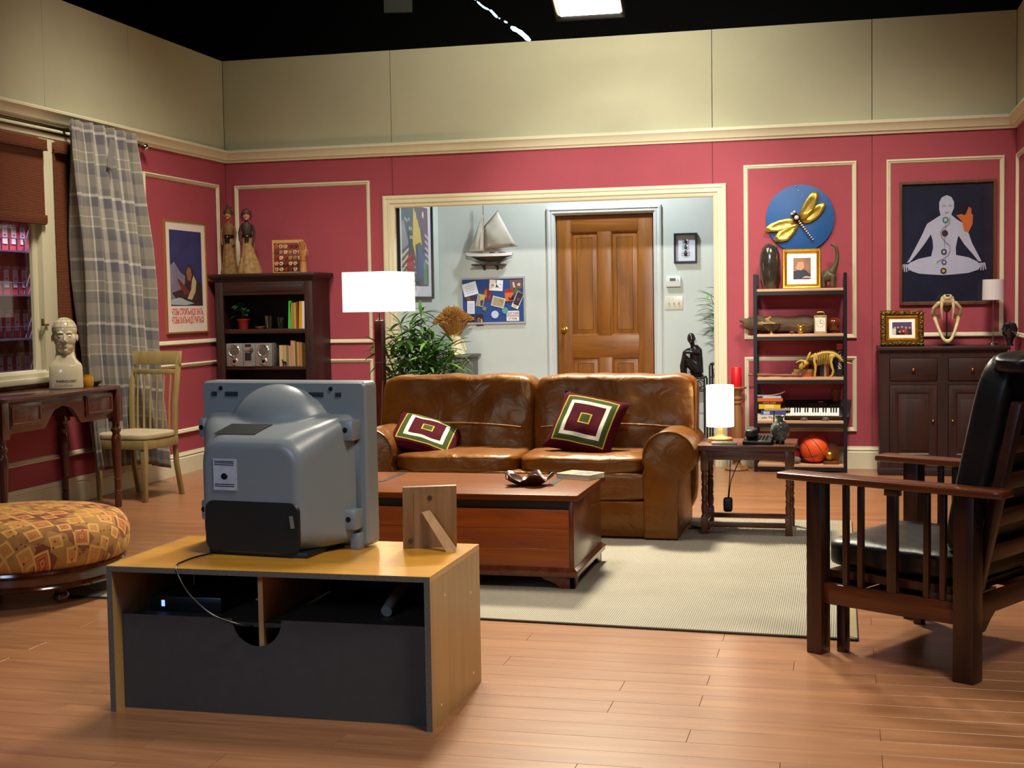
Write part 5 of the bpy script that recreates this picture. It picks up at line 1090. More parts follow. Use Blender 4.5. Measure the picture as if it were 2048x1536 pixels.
# ---- side table and what is on it
M_stw = wood('side_table_wood', '#4a2212', '#70402a', 'x', .35, 1, .1); M_stz = wood('side_table_wood_upright', '#4a2212', '#70402a', 'z', .35, 1, .1)
sd = thing('side_table', 'small dark wooden side table with turned legs beside the sofa', 'side table', (-.57, -3.18, .012))
tx, ty = .288, .215
obj('top', box(-tx, tx, -ty, ty, .50, .533), M_stw, sd, bevel=.005)
for y in (-ty + .03, ty - .03): obj('apron', [box(-tx + .06, tx - .06, y - .01, y + .01, .445, .50), box(-tx + .06, tx - .06, y - .014, y + .014, .452, .462), box(-tx + .06, tx - .06, y - .014, y + .014, .476, .486)], M_stw, sd, bevel=.002)
for x in (-tx + .045, tx - .045): obj('apron', box(x - .01, x + .01, -ty + .06, ty - .06, .445, .50), M_stw, sd)
lp = [(.018, .10), (.02, .11), (.015, .118), (.019, .13), (.021, .16), (.016, .19), (.021, .20), (.016, .21), (.019, .235), (.020, .26), (.015, .285), (.021, .295), (.015, .305), (.018, .32), (.020, .345), (.016, .365), (.02, .375), (.018, .385)]
for sx_ in (-1, 1):
    for sy_ in (-1, 1):
        x, y = sx_ * (tx - .042), sy_ * (ty - .035)
        obj('leg', [lathe(lp, 18, (x, y, 0)), box(x - .021, x + .021, y - .021, y + .021, 0, .105), box(x - .021, x + .021, y - .021, y + .021, .38, .50)], M_stz, sd, bevel=.002)
for y in (-ty + .035, ty - .035): obj('stretcher', box(-tx + .06, tx - .06, y - .012, y + .012, .042, .072), M_stw, sd, bevel=.003)
for x in (-tx + .042, tx - .042): obj('stretcher', box(x - .01, x + .01, -ty + .05, ty - .05, .05, .072), M_stw, sd, bevel=.003)
ZS = .545
tl = thing('table_lamp', 'table lamp with white lit cylinder shade and pale wood base', 'lamp', (-.735, -3.20, ZS))
hb_ = wood('pale_lamp_wood', '#b98a4a', '#dcae6c', 'x', .4)
obj('lamp_base', lathe([(.002, 0), (.072, 0), (.075, .004), (.074, .022), (.068, .028), (.03, .034), (.018, .045), (.014, .06), (.014, .12), (.002, .12)], 32), hb_, tl)
obj('lamp_shade', [loft([[(r_ * math.cos(a), r_ * math.sin(a), z) for a in [2 * math.pi * j / 40 for j in range(40)]] for r_, z in ((.083, .095), (.083, .345), (.080, .345), (.080, .095))], closed=True)], M_shade, tl)
obj('bulb_glow', ell(0, 0, .18, .028, .028, .045), M_shade, tl)
bulb((-.735, -3.20, ZS + .40), 3); bulb((-.735, -3.20, ZS + .09), .8, r_=.02)
rm = thing('white_remote', 'white remote control lying in front of the lit table lamp', 'remote control', (-.70, -3.345, ZS), R(6))
obj('body', box(-.075, .075, -.022, .022, 0, .016), mat('ivory_plastic', '#c9c3a8', .4), rm, bevel=.004)
for i in range(8):
    for j in range(2): obj('button', box(-.06 + .016 * i, -.05 + .016 * i, -.013 + .014 * j, -.003 + .014 * j, .016, .019), MATS['shadow_cream'], rm, bevel=.001)
ph = thing('desk_telephone', 'black telephone with answering base on the side table', 'telephone', (-.50, -3.27, ZS), R(-6))
obj('base', [prismx([(-.085, 0), (.085, 0), (.085, .055), (.02, .045), (-.085, .022)], -.085, .085)], M_blk, ph, bevel=.006)
obj('handset', [soft(.034, .075, .026, 8, 4, (-.045, .0, .065)), box(-.07, -.02, -.055, -.02, .045, .06)], mat('charcoal_plastic', '#2a2826', .4), ph)
for i in range(4):
    for j in range(3): obj('key', [xf(box(-.006, .006, -.005, .005, 0, .005), (.01 + .02 * j, -.055 + .022 * i, .028 + .005 * i))], MATS['charcoal_plastic'], ph, bevel=.001)
obj('antenna', cyl((.075, .075, .05), (.076, .085, .19), .004, .003, 8), M_blk, ph)
ov = thing('glass_orb_vase', 'round mottled smoky glass vase on the side table', 'vase', (-.378, -3.25, ZS))
obj('body', lathe([(.002, .012), (.02, .012), (.03, .02), (.05, .045), (.058, .075), (.053, .105), (.035, .128), (.018, .138), (.018, .15), (.03, .162), (.033, .166), (.026, .162), (.014, .15)], 32), mat('smoky_glass', '#6f7a72', .08, var=.8, vscale=16, trans=.5), ov)
obj('foot', lathe([(.002, 0), (.028, 0), (.026, .012), (.018, .02), (.002, .02)], 20), M_blk, ov)
pc_ = thing('power_adapter', 'black plug adapter hanging on a thin cord under the side table', 'adapter', (-.70, -3.10, .10))
obj('adapter_body', soft(.028, .022, .045, 8, 5, (0, 0, .05)), M_blk, pc_)
obj('cord', [tube(smoothpath([(0, 0, .09), (.01, 0, .2), (.015, .02, .34), (.01, .05, .42)], 5), .003, 6), tube(smoothpath([(.005, 0, .09), (.02, .01, .2), (.075, .05, .34), (.10, .10, .42)], 5), .003, 6)], M_blk, pc_)
one('floor_cable', 'black cable on the rug between sofa and side table', 'cable', [tube(smoothpath([(0, 0, .018), (-.07, .03, .018), (-.13, .02, .018)], 5), .004, 6), tube(smoothpath([(0, .05, .018), (-.06, .06, .018), (-.12, .09, .018)], 5), .004, 6)], M_blk, (-.80, -3.25, 0))
# ---- morris armchair
ac = thing('morris_armchair', 'dark oak slatted armchair with black leather cushions in the right foreground', 'armchair', (-.105, -5.955, 0), R(-31.2))
oak = wood('dark_oak', '#1c0b05', '#3c1a0c', 'z', .34, 1, .25); oakx = wood('dark_oak_length', '#351509', '#673012', 'x', .28, 1, .35); oaky = wood('dark_oak_cross', '#24100a', '#4a2210', 'y', .3, 1, .25)
YW = .76
for y in (0, YW):
    obj('front_leg', box(-.034, .034, y - .034, y + .034, 0, .685), oak, ac, bevel=.004); obj('back_leg', box(.585, .665, y - .038, y + .038, 0, .685), oak, ac, bevel=.004)
    a_ = [(-.165, -.045), (-.15, -.06), (.74, -.06), (.775, -.05), (.775, .05), (.74, .06), (-.15, .06), (-.165, .045)]
    obj('arm', prismz([(x, y + b_) for x, b_ in a_], .685, .712), oakx, ac, bevel=.006)
    obj('side_rail', box(.034, .585, y - .016, y + .016, .205, .285), oakx, ac, bevel=.003)
    for x in (.125, .19, .465, .53): obj('spindle', box(x - .011, x + .011, y - .011, y + .011, .285, .685), oak, ac, bevel=.002)
    obj('wide_slat', [box(.305, .345, y - .013, y + .013, .285, .66), box(.297, .353, y - .018, y + .018, .655, .685)], oak, ac, bevel=.002)
obj('front_rail', box(-.016, .016, .034, YW - .034, .205, .30), oaky, ac, bevel=.003)
obj('back_rail', [prismx([(.04, .30), (.04, .16), (.12, .165), (.16, .20), (.20, .225), (YW - .20, .225), (YW - .16, .20), (YW - .12, .165), (YW - .04, .16), (YW - .04, .30)], .61, .636)], oaky, ac, bevel=.003)
obj('seat_frame', box(.02, .58, .04, YW - .04, .30, .33), oaky, ac)
# pull-out footrest under the seat
obj('footrest_leg', box(.048, .086, .0 + .055, .093, 0, .21), oak, ac, bevel=.003); obj('footrest_leg', box(.048, .086, YW - .093, YW - .055, 0, .21), oak, ac, bevel=.003); obj('footrest_board', box(.02, .40, .055, YW - .055, .185, .205), oaky, ac)
tl_ = R(12.5)
def lean(x, z): return (.60 + x * math.cos(tl_) + (z) * math.sin(tl_), .33 + z * math.cos(tl_) - x * math.sin(tl_))
for y in (.085, YW - .085):
    q_ = [lean(0, 0), lean(.04, 0), lean(.04, .71), lean(0, .71)]
    obj('back_post', [([(x, y - .024, z) for x, z in q_] + [(x, y + .024, z) for x, z in q_], [(0, 1, 2, 3), (7, 6, 5, 4), (0, 4, 5, 1), (1, 5, 6, 2), (2, 6, 7, 3), (3, 7, 4, 0)])], oak, ac, bevel=.004)
for z0, z1 in ((.10, .16), (.24, .30), (.38, .44), (.52, .58), (.65, .71)):
    q_ = [lean(.008, z0), lean(.03, z0), lean(.03, z1), lean(.008, z1)]
    obj('back_slat', [([(x, .10, z) for x, z in q_] + [(x, YW - .10, z) for x, z in q_], [(0, 1, 2, 3), (7, 6, 5, 4), (0, 4, 5, 1), (1, 5, 6, 2), (2, 6, 7, 3), (3, 7, 4, 0)])], oaky, ac, bevel=.003)
blea = mat('black_leather', '#0b0b0e', .38, bump=.25, bscale=14)
obj('seat_cushion', [soft(.315, .325, .062, 14, 6, (.285, YW / 2, .392), wr(.008, 6, 2))], blea, ac)
def bcfn(w, p):
    x, z = lean(w.x - .085, w.z + .46); return Vector((x, w.y, z))
obj('back_cushion', [soft(.075, .315, .40, 16, 6, (0, YW / 2, 0), bcfn)], blea, ac)
x, z = lean(-.06, .86)
obj('head_roll', [soft(.095, .32, .045, 12, 4, (x + .02, YW / 2, z - .03), wr(.01, 7, 5))], blea, ac)
M_flor = mat('grey_floral_fabric', '#5d574a', .85, var=.6, vscale=26)
one('floral_cushion', 'grey floral cushion propped in the black armchair seat', 'pillow', pillow_shape(.165, .06, 9), M_flor, (.52, -5.875, .615), rot=(R(-22), R(8), R(-112)))
# ================================================================ TELEVISION BENCH
bn = thing('tv_bench', 'plain beige laminate television bench seen from behind', 'bench', (-1.905, -6.905, 0))
lam = wood('beige_laminate', '#a27f4e', '#b8935e', 'z', .4, .6); lamt = wood('honey_laminate_top', '#b57a22', '#cb9434', 'x', .3, .6, .1)
chip = mat('raw_chipboard_edge', '#5b544a', .9, var=.5, vscale=220)
bw, y0b, y1b, hb2 = .588, -.305, .305, .515
for s in (-1, 1):
    x0 = -bw if s < 0 else bw - .02
    p_ = obj('side_panel', box(x0, x0 + .02, y0b + .002, y1b, 0, hb2 - .019), lam, bn); obj('raw_edge', box(x0, x0 + .02, y0b, y0b + .002, 0, hb2 - .019), chip, p_)
    for y, z in ((-.14, .42), (.18, .36), (-.2, .06), (.2, .06)):
        if s > 0: obj('dowel_cap', [xf(lathe([(.001, .001), (.005, .001), (.005, 0), (.001, 0)], 10), (bw, y, z), 0, 0, R(90))], M_white, p_)
tp = obj('top_panel', box(-bw, bw, y0b + .002, y1b, hb2 - .019, hb2), lamt, bn); obj('raw_edge', box(-bw, bw, y0b, y0b + .002, hb2 - .019, hb2 - .001), chip, tp)
obj('edge_strip', box(-bw - .001, -bw + .006, y0b + .002, y1b, hb2, hb2 + .001), lam, tp)
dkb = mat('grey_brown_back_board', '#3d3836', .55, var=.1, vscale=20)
nx, nr = -.055, .092
notch = [(-bw + .02, .0), (bw - .02, .0), (bw - .02, .335), (nx + nr + .01, .335)] + [(nx + nr * math.cos(a), .335 - .095 * math.sin(a)) for a in [R(15 * i) for i in range(13)]] + [(nx - nr - .01, .335), (-bw + .02, .335)]
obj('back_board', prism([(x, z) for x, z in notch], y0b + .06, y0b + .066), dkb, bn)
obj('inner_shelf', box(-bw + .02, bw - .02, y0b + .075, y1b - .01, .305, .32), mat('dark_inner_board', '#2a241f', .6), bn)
for a_, b_ in ((-bw + .021, -.0004), (.0004, bw - .022)): obj('front_door', box(a_, b_, y1b - .008, y1b, .056, hb2 - .0195), M_blk, bn)
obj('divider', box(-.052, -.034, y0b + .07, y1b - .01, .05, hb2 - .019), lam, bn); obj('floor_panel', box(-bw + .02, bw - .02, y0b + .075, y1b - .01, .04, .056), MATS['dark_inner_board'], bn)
stb = thing('set_top_box', 'black set-top box with blue light inside the television bench', 'set-top box', (-2.29, -6.93, .32))
obj('case', box(-.14, .14, -.10, .10, 0, .055), M_blk, stb, bevel=.004); obj('status_light', box(-.093, -.081, -.102, -.10, .018, .04), mat('blue_led', '#7a9cff', .3, emit=2.2), stb)
one('white_envelope', 'white envelope lying on the shelf inside the bench', 'envelope', [box(-.05, .05, -.05, .05, 0, .004)], M_white, (-2.08, -6.75, .32), rz=R(8))
mg = thing('silver_cassette', 'dark cassette case with silver edge showing through the notch', 'cassette', (-2.0, -6.93, .056), R(5))
obj('case', box(-.03, .025, -.06, .06, 0, .235), M_blk, mg, bevel=.003); obj('label_band', box(-.031, .026, -.062, .062, .20, .228), mat('silver_band', '#a9a494', .3, .6), mg)
obj('stripe', [box(-.018 + .014 * i, -.014 + .014 * i, -.0615, -.06, .05, .195) for i in range(3)], MATS['silver_band'], mg)
one('silver_roll', 'curled silver paper roll inside the right half of the bench', 'paper roll', [tube(smoothpath([(0, -.1, .02), (.0, 0, .05), (.02, .08, .09)], 5), [.02] * 6 + [.022] * 5, 12)], mat('silver_paper', '#9a948a', .4, .4), (-1.55, -6.88, .32))
# ---- television (seen from the back)
plast = mat('silver_grey_tv_plastic', '#777d80', .33, bump=.05, bscale=900); pd = mat('dark_tv_plastic_and_shade', '#0d0d0c', .5)
tv = thing('crt_television', 'silver grey tube television turned with its back to the viewer', 'television', (-2.035, -6.72, .515), R(-6))
def rrect(x0, x1, z0, z1, r_, y, n_=6):
    out = []
    for cx_, cz_, a0 in ((x1 - r_, z1 - r_, 0), (x0 + r_, z1 - r_, 90), (x0 + r_, z0 + r_, 180), (x1 - r_, z0 + r_, 270)):
        for i in range(n_ + 1): a = R(a0 + 90 * i / n_); out.append((cx_ + r_ * math.cos(a), y, cz_ + r_ * math.sin(a)))
    return out
obj('front_bezel', [loft([rrect(-.335, .335, .012, .605, .02, .105), rrect(-.345, .345, .006, .612, .02, .09), rrect(-.345, .345, .006, .612, .02, .012), rrect(-.338, .338, .014, .605, .018, .0)])], plast, tv, smooth=30)
obj('screen', [loft([rrect(-.29, .29, .07, .55, .03, .100), rrect(-.28, .28, .08, .54, .03, .108)])], M_blk, tv)
sh = []
for y, x0, x1, z0, z1, r_ in ((.005, -.322, .305, .022, .495, .035), (-.03, -.315, .295, .022, .490, .04), (-.07, -.295, .278, .020, .478, .05), (-.13, -.255, .252, .016, .458, .065), (-.185, -.222, .226, .012, .438, .085), (-.222, -.204, .208, .010, .422, .09), (-.238, -.194, .194, .010, .408, .085), (-.244, -.182, .180, .012, .396, .075)):
    sh.append(rrect(x0, x1, z0, z1, r_, y, 8))
shell = obj('rear_shell', [loft(sh), ell(-.01, .03, .395, .232, .15, .212, 44, 24)], plast, tv, remesh=.007)
obj('shaded_connector_bay', [loft([rrect(-.188, .198, .014, .20, .035, -.2395), rrect(-.184, .194, .016, .195, .035, -.2475)])], pd, tv)  # near-black colour paints the shade over the recessed connectors
obj('base_plate', [box(-.18, .22, -.235, .06, .0, .02)], pd, tv, bevel=.004)
obj('side_leg', [box(.285, .325, -.03, .02, 0, .06)], plast, tv, bevel=.004)
for x, z, s in ((.245, .40, 1), (.25, .075, 1), (-.325, .40, -1), (-.325, .09, -1)):
    lug = obj('mounting_lug', [box(x, x + .075 if s > 0 else x + .03, -.06, .01, z, z + .075)], plast, tv, bevel=.008)
    obj('screw_hole', [xf(lathe([(.001, .001), (.010, .001), (.010, -.002), (.001, -.002)], 14), (x + (.045 if s > 0 else .012), -.0605, z + .04), 0, R(90))], M_blk, lug)
obj('side_recess', [box(.275, .318, -.006, .004, .15, .39)], mat('shadow_grey_plastic', '#5f666f', .45), tv, bevel=.003)
for x, z in ((-.26, .585), (.205, .585), (.285, .24), (-.325, .21)): obj('screw_hole', [xf(lathe([(.001, .002), (.008, .002), (.008, -.002), (.001, -.002)], 12), (x, -.0015, z), 0, R(90))], M_blk, tv)
for x0, n_ in ((-.300, 4), (-.24, 9), (.115, 10), (.225, 4)):
    for i in range(n_): obj('vent_slot', box(x0 + .0062 * i, x0 + .0062 * i + .0035, -.003, .001, .555, .572), pd, tv, smooth=0)
# vent grille on the sloping top
for i in range(16):
    t_ = i / 15
    obj('vent_slot', [xf(box(-.085, .085, -.0018, .0018, -.001, .001), (-.085 + .03 * t_, -.200 + .075 * t_, .4335 + .0285 * t_), 0, R(20))], pd, tv, smooth=0)
stk = obj('rating_sticker', box(-.145, -.05, -.2480, -.2445, .235, .348), mat('white_sticker', '#a9aeb8', .4, var=.15, vscale=30), tv)
obj('sticker_emblem', [ell(-.10, -.2485, .285, .014, .0012, .012, 10, 5)], M_blk, stk)
obj('sticker_text_line', [box(-.14, -.06, -.2484, -.248, z, z + .003) for z in (.255, .248, .325, .332, .338)], M_blk, stk, smooth=0)
obj('antenna_socket', [xf(box(-.006, .006, -.004, .004, -.022, .022), (.17, -.2495, .13), 0, 0, R(-8))], MATS['silver_band'], tv)
cd = one('tv_power_cord', 'thin black power cord drooping from the television into the bench', 'cord', [tube(smoothpath([(-2.21, -6.96, .522), (-2.235, -7.03, .522), (-2.245, -7.10, .521), (-2.235, -7.19, .520), (-2.21, -7.222, .49), (-2.17, -7.225, .43), (-2.10, -7.205, .36), (-2.02, -7.18, .325), (-1.98, -7.13, .305), (-1.97, -7.08, .29)], 6), .0032, 6)], M_blk)
# ---- photo frame seen from behind
pf = thing('photo_frame_back', 'wooden photo frame on the bench showing its back and easel strut', 'picture frame', (-1.475, -6.70, .515), rot=(R(7), 0, R(22)))
fwd = wood('walnut_back_board', '#6d4f30', '#8c6a44', 'z', .5)
obj('board', box(-.098, .098, -.005, .012, 0, .232), fwd, pf, bevel=.002); obj('insert', box(-.058, .064, -.0065, -.005, .0, .205), wood('insert_board', '#7a5836', '#967150', 'z', .5), pf)
for x, z in ((.0, .19), (-.072, .03)): obj('turn_button', [xf(lathe([(.001, .002), (.009, .002), (.009, 0), (.001, 0)], 12), (x, -.0065, z), 0, R(90))], mat('dark_turn_button', '#3a3028', .5), pf)
wood('strut_wood', '#a97a38', '#c99a52', 'z', .4)
stv = [(-.03, -.008, .135), (.0, -.008, .142), (.085, -.10, .025), (.085, -.098, .006), (.052, -.098, .006)]
obj('easel_strut', [(stv + [(x, y - .005, z + .004) for x, y, z in stv], [(0, 1, 2, 3, 4), (9, 8, 7, 6, 5), (0, 5, 6, 1), (1, 6, 7, 2), (2, 7, 8, 3), (3, 8, 9, 4), (4, 9, 5, 0)])], MATS['strut_wood'], pf)
# ================================================================ RIGHT SIDE
# ---- steel shelving unit
un = thing('shelf_unit', 'open steel shelving unit with five pale wood shelves against the red wall', 'shelves', (-.355, -.165, 0))
stl_ = mat('dark_steel_post', '#1f1d22', .45, .4); psh = wood('pale_shelf_wood', '#b58a66', '#cda27e', 'x', .5, .7)
UX, UY = .355, .14
for a in (-1, 1):
    for b_ in (-1, 1): obj('post', [box(a * UX - .014, a * UX + .014, b_ * UY - .002, b_ * UY + .002, 0, 1.607), box(a * UX - .002 - .012 * a, a * UX + .002 - .012 * a, b_ * UY - (0 if b_ < 0 else .025), b_ * UY + (.025 if b_ < 0 else 0), 0, 1.607)], stl_, un)
SHZ = [1.486, 1.120, .769, .417, .062]
for z in SHZ:
    obj('shelf_board', box(-UX + .014, UX - .014, -UY + .003, UY - .003, z - .022, z), psh, un, bevel=.002)
    obj('shelf_rail', [box(-UX + .012, UX - .012, -UY + .0, -UY + .004, z - .05, z - .02), box(-UX + .012, UX - .012, UY - .004, UY, z - .05, z - .02)], stl_, un)
def uz(i): return SHZ[i]
one('tall_vase', 'tall dark grey egg-shaped vase on the top shelf', 'vase', [lathe([(.002, 0), (.045, 0), (.055, .02), (.078, .12), (.086, .21), (.080, .28), (.062, .335), (.035, .365), (.002, .375)], 36)], mat('graphite_glaze', '#2f2b24', .18, var=.3, vscale=14, coat=.5), (-.598, -.16, uz(0)))
gf = thing('gold_photo_frame', 'gold beaded photo frame with a small portrait on the top shelf', 'picture frame', (-.342, -.22, uz(0)), rot=(R(-5), 0, R(1)))
obj('frame', frame_ring(-.152, .152, 0, .322, [(0, -.012), (0, .012), (.006, .018), (.016, .016), (.02, .012), (.024, .02), (.030, .016), (.036, .006), (.036, -.012)]), M_gold, gf, smooth=28)
obj('bead_row', [ell(x, -.0185, z, .0035, .003, .0035, 6, 4) for x in (-.142, .142) for z in [.012 + .0095 * i for i in range(32)]], M_gold, gf)
obj('mat_board', box(-.122, .122, -.004, 0, .03, .292), M_white, gf); obj('photo', box(-.066, .072, -.005, -.004, .075, .248), mat('photo_backdrop', '#7a4a26', .4, var=.5, vscale=14), gf)
def prn(par, nm, poly, c, y): obj(nm, prism(poly, y - .0004, y), M_(c), par, smooth=0)
prn(gf, 'printed_coat', [(-.066, .075), (.06, .075), (.072, .11), (.03, .15), (-.01, .155), (-.066, .14)], '#1d2233', -.005); prn(gf, 'printed_face', [(-.05, .17), (-.045, .22), (-.01, .235), (.015, .215), (.02, .17), (.0, .148), (-.03, .15)], '#c08a68', -.0054); prn(gf, 'printed_hair', [(-.06, .19), (-.05, .235), (-.02, .246), (.012, .235), (.012, .218), (-.03, .215), (-.042, .175)], '#8a6a44', -.0058); prn(gf, 'printed_hands', [(.0, .085), (.03, .10), (.07, .095), (.07, .085)], '#c99a80', -.0058)
obj('stand', [xf(box(-.03, .03, 0, .004, 0, .2), (0, .012, .01), 0, R(-18))], MATS['backing_1a1a1a'], gf)
dn = thing('long_necked_dinosaur', 'olive long-necked dinosaur figure at the right end of the top shelf', 'figurine', (-.115, -.155, uz(0)), R(-12))
obj('body', [ell(-.02, 0, .10, .062, .04, .05), tube(smoothpath([(.01, 0, .13), (.045, 0, .20), (.055, 0, .27), (.045, 0, .325), (.03, 0, .345)], 4), [.036, .032, .028, .024, .021, .019, .018, .017, .016, .015, .014, .014, .014, .013, .013, .013, .012], 10), ell(.018, 0, .35, .024, .012, .013), tube(smoothpath([(-.06, 0, .10), (-.10, 0, .08), (-.12, .02, .03), (-.10, .05, .012)], 4), [.03, .028, .025, .022, .02, .018, .016, .014, .012, .010, .008, .006, .004], 8)] + [tube([(x, y, .10), (x * 1.1, y * 1.2, .05), (x, y * 1.2, .006)], [.024, .018, .017], 10) for x in (-.05, .02) for y in (-.026, .026)], mat('olive_dinosaur', '#4f452c', .5, var=.35, vscale=25), dn, remesh=.0055)
# second shelf
one('driftwood_log', 'long grey-brown driftwood log lying across the second shelf', 'driftwood', [tube(smoothpath([(-.39, 0, .075), (-.28, .01, .085), (-.1, .0, .082), (.08, .01, .075), (.20, 0, .08)], 5), [.028, .04, .052, .06, .055, .05, .058, .062, .06, .066, .07, .064, .062, .066, .072, .078, .08, .076, .07, .06, .045], 12), tube([(-.22, -.01, .10), (-.27, -.02, .13), (-.30, -.03, .155)], [.04, .03, .012], 9), tube([(-.30, 0, .08), (-.38, -.01, .11), (-.42, -.02, .115)], [.03, .024, .014], 9)], mat('driftwood_grey', '#5a4630', .85, var=.45, vscale=14, bump=.8, bscale=30, stretch=(.3, 1, 1)), (-.43, -.11, uz(1)), remesh=.008)
gb = thing('footed_glass_bowl', 'footed smoky glass bowl in front of the driftwood', 'bowl', (-.585, -.225, uz(1)))
obj('bowl', lathe([(.002, .02), (.02, .022), (.05, .045), (.075, .082), (.078, .085), (.073, .083), (.045, .05), (.002, .028)], 30), glass('smoke_glass', '#b8b09a', .05), gb); obj('foot', lathe([(.002, 0), (.032, 0), (.03, .005), (.01, .012), (.012, .022), (.002, .022)], 24), MATS['gold_leaf'], gb)
one('driftwood_chunk', 'pale chunk of driftwood resting in the glass bowl', 'driftwood', [ell(0, 0, .04, .06, .025, .025), tube([(-.05, 0, .05), (-.09, 0, .05)], [.02, .01], 8), tube([(.0, 0, .05), (-.02, 0, .085), (.015, 0, .105)], [.025, .02, .008], 8)], mat('pale_driftwood', '#8d7448', .85, var=.35, vscale=20), (-.60, -.225, uz(1) + .036), remesh=.006)
ow = thing('gold_owl', 'tiny gold owl figurine on the second shelf', 'figurine', (-.352, -.245, uz(1)))
obj('body', [ell(0, 0, .026, .024, .02, .027), ell(0, -.002, .056, .026, .02, .016), ell(-.019, 0, .068, .006, .006, .01), ell(.019, 0, .068, .006, .006, .01)], M_gold, ow, remesh=.003)
for s in (-1, 1): obj('eye', ell(s * .0105, -.019, .056, .0075, .003, .0075, 10, 6), mat('owl_eye', '#4a4a18', .3), ow)
one('red_stone', 'small dull red stone left of the gold owl', 'stone', [ell(0, 0, .013, .022, .016, .014)], mat('red_stone_mat', '#5a2418', .6, var=.3), (-.42, -.255, uz(1)), remesh=.004)
ck = thing('carriage_clock', 'white and gold carriage clock with a handle', 'clock', (-.195, -.225, uz(1)))
obj('case', [box(-.05, .05, -.035, .035, 0, .012), box(-.05, .05, -.035, .035, .135, .147), box(-.044, .044, -.03, .03, .012, .135)] + [box(a * .046 - .004, a * .046 + .004, b_ * .031 - .004, b_ * .031 + .004, .01, .137) for a in (-1, 1) for b_ in (-1, 1)], mat('pale_gilt', '#b8a878', .3, .6), ck, bevel=.002)
dl = obj('dial', box(-.040, .040, -.032, -.03, .018, .130), mat('clock_face', '#e6e0d0', .4), ck)
obj('handle', tube(smoothpath([(-.032, 0, .147), (-.03, 0, .17), (0, 0, .176), (.03, 0, .17), (.032, 0, .147)], 4), .004, 8), M_brass, ck)
obj('hands', [box(-.0015, .0015, -.0335, -.0325, .083, .112), box(-.0012, .02, -.0335, -.0325, .082, .0845)], M_blk, dl)
obj('numerals', [box(.03 * math.sin(R(30 * i)) - .0015, .03 * math.sin(R(30 * i)) + .0015, -.0325, -.0319, .083 + .03 * math.cos(R(30 * i)) - .004, .083 + .03 * math.cos(R(30 * i)) + .004) for i in range(12)], M_blk, dl)
one('amber_globe', 'amber glass globe right of the clock', 'ornament', [lathe([(.002, 0), (.025, 0), (.03, .008), (.018, .016), (.035, .03), (.055, .06), (.058, .085), (.045, .115), (.02, .13), (.002, .132)], 28)], mat('amber_glass', '#7a3414', .08, trans=.45, coat=.5), (-.09, -.17, uz(1)))
# third shelf: triceratops skeleton, books, bow
tr = thing('triceratops_skeleton', 'yellow plastic triceratops skeleton model on the middle shelf', 'model', (-.165, -.24, uz(2)), R(3))
bone = mat('yellow_bone_plastic', '#c4a548', .45, var=.15, vscale=30)
sp_ = smoothpath([(-.125, 0, .155), (-.07, 0, .175), (-.01, 0, .195), (.05, 0, .195), (.095, 0, .175), (.14, 0, .135), (.18, 0, .115), (.225, 0, .105)], 4)
obj('spine', tube(sp_, [.010 + .004 * math.sin(math.pi * i / (len(sp_) - 1)) - (.008 * max(0, (i - 16) / 12)) for i in range(len(sp_))], 8), bone, tr)
for i in range(2, 20): 
    p = sp_[i]; obj('neural_spine', prism([(p[0] - .003, p[2]), (p[0] + .003, p[2]), (p[0] + .005, p[2] + .024), (p[0] + .001, p[2] + .024)], -.0015, .0015), bone, tr)
for i in range(8):
    x = -.055 + .0135 * i; zt = .178 + .012 * math.sin(math.pi * i / 8)
    for s in (-1, 1): obj('rib', tube(smoothpath([(x, 0, zt), (x, s * .032, zt - .02), (x + .003, s * .036, zt - .055), (x + .006, s * .014, zt - .085)], 3), .0028, 5), bone, tr)
for s in (-1, 1):
    obj('front_leg', [tube([(-.075, s * .03, .165), (-.08, s * .038, .13), (-.072, s * .04, .10), (-.07, s * .04, .06), (-.076, s * .04, .02)], [.014, .010, .012, .008, .008], 8)] + [tube([(-.074, s * .04, .018), (-.085 + .01 * k, s * .04 + .006 * (k - 1), .003)], [.005, .003], 5) for k in range(3)], bone, tr)
    obj('hind_leg', [ell(.06, s * .028, .17, .026, .008, .018), tube([(.06, s * .034, .165), (.052, s * .04, .12), (.058, s * .042, .085), (.07, s * .042, .05), (.062, s * .04, .018)], [.012, .009, .011, .007, .007], 8)] + [tube([(.062, s * .04, .018), (.04 + .012 * k, s * .04 + .006 * (k - 1), .003)], [.005, .003], 5) for k in range(3)], bone, tr)
obj('shoulder_blade', [ell(-.072, s * .03, .165, .018, .005, .03) for s in (-1, 1)], bone, tr)
obj('skull', [ell(-.155, 0, .115, .034, .02, .022), tube([(-.165, 0, .11), (-.19, 0, .085), (-.197, 0, .068)], [.02, .014, .006], 10), xf(ell(0, 0, 0, .012, .036, .045), (-.125, 0, .165), 0, 0, R(22)), tube([(-.15, 0, .10), (-.185, 0, .065)], [.012, .006], 8)], bone, tr, remesh=.004)
for s in (-1, 1):
    obj('brow_horn', tube(smoothpath([(-.158, s * .015, .13), (-.19, s * .02, .135), (-.225, s * .022, .118)], 4), [.009, .009, .008, .007, .006, .005, .004, .003, .0015], 8), bone, tr); obj('eye_socket', ell(-.165, s * .018, .112, .007, .004, .006, 8, 6), M_blk, tr)
obj('nose_horn', tube([(-.188, 0, .092), (-.198, 0, .108)], [.006, .0015], 8), bone, tr)
bw_ = wood('carved_stick_wood', '#5a3018', '#8a5228', 'x', .45)
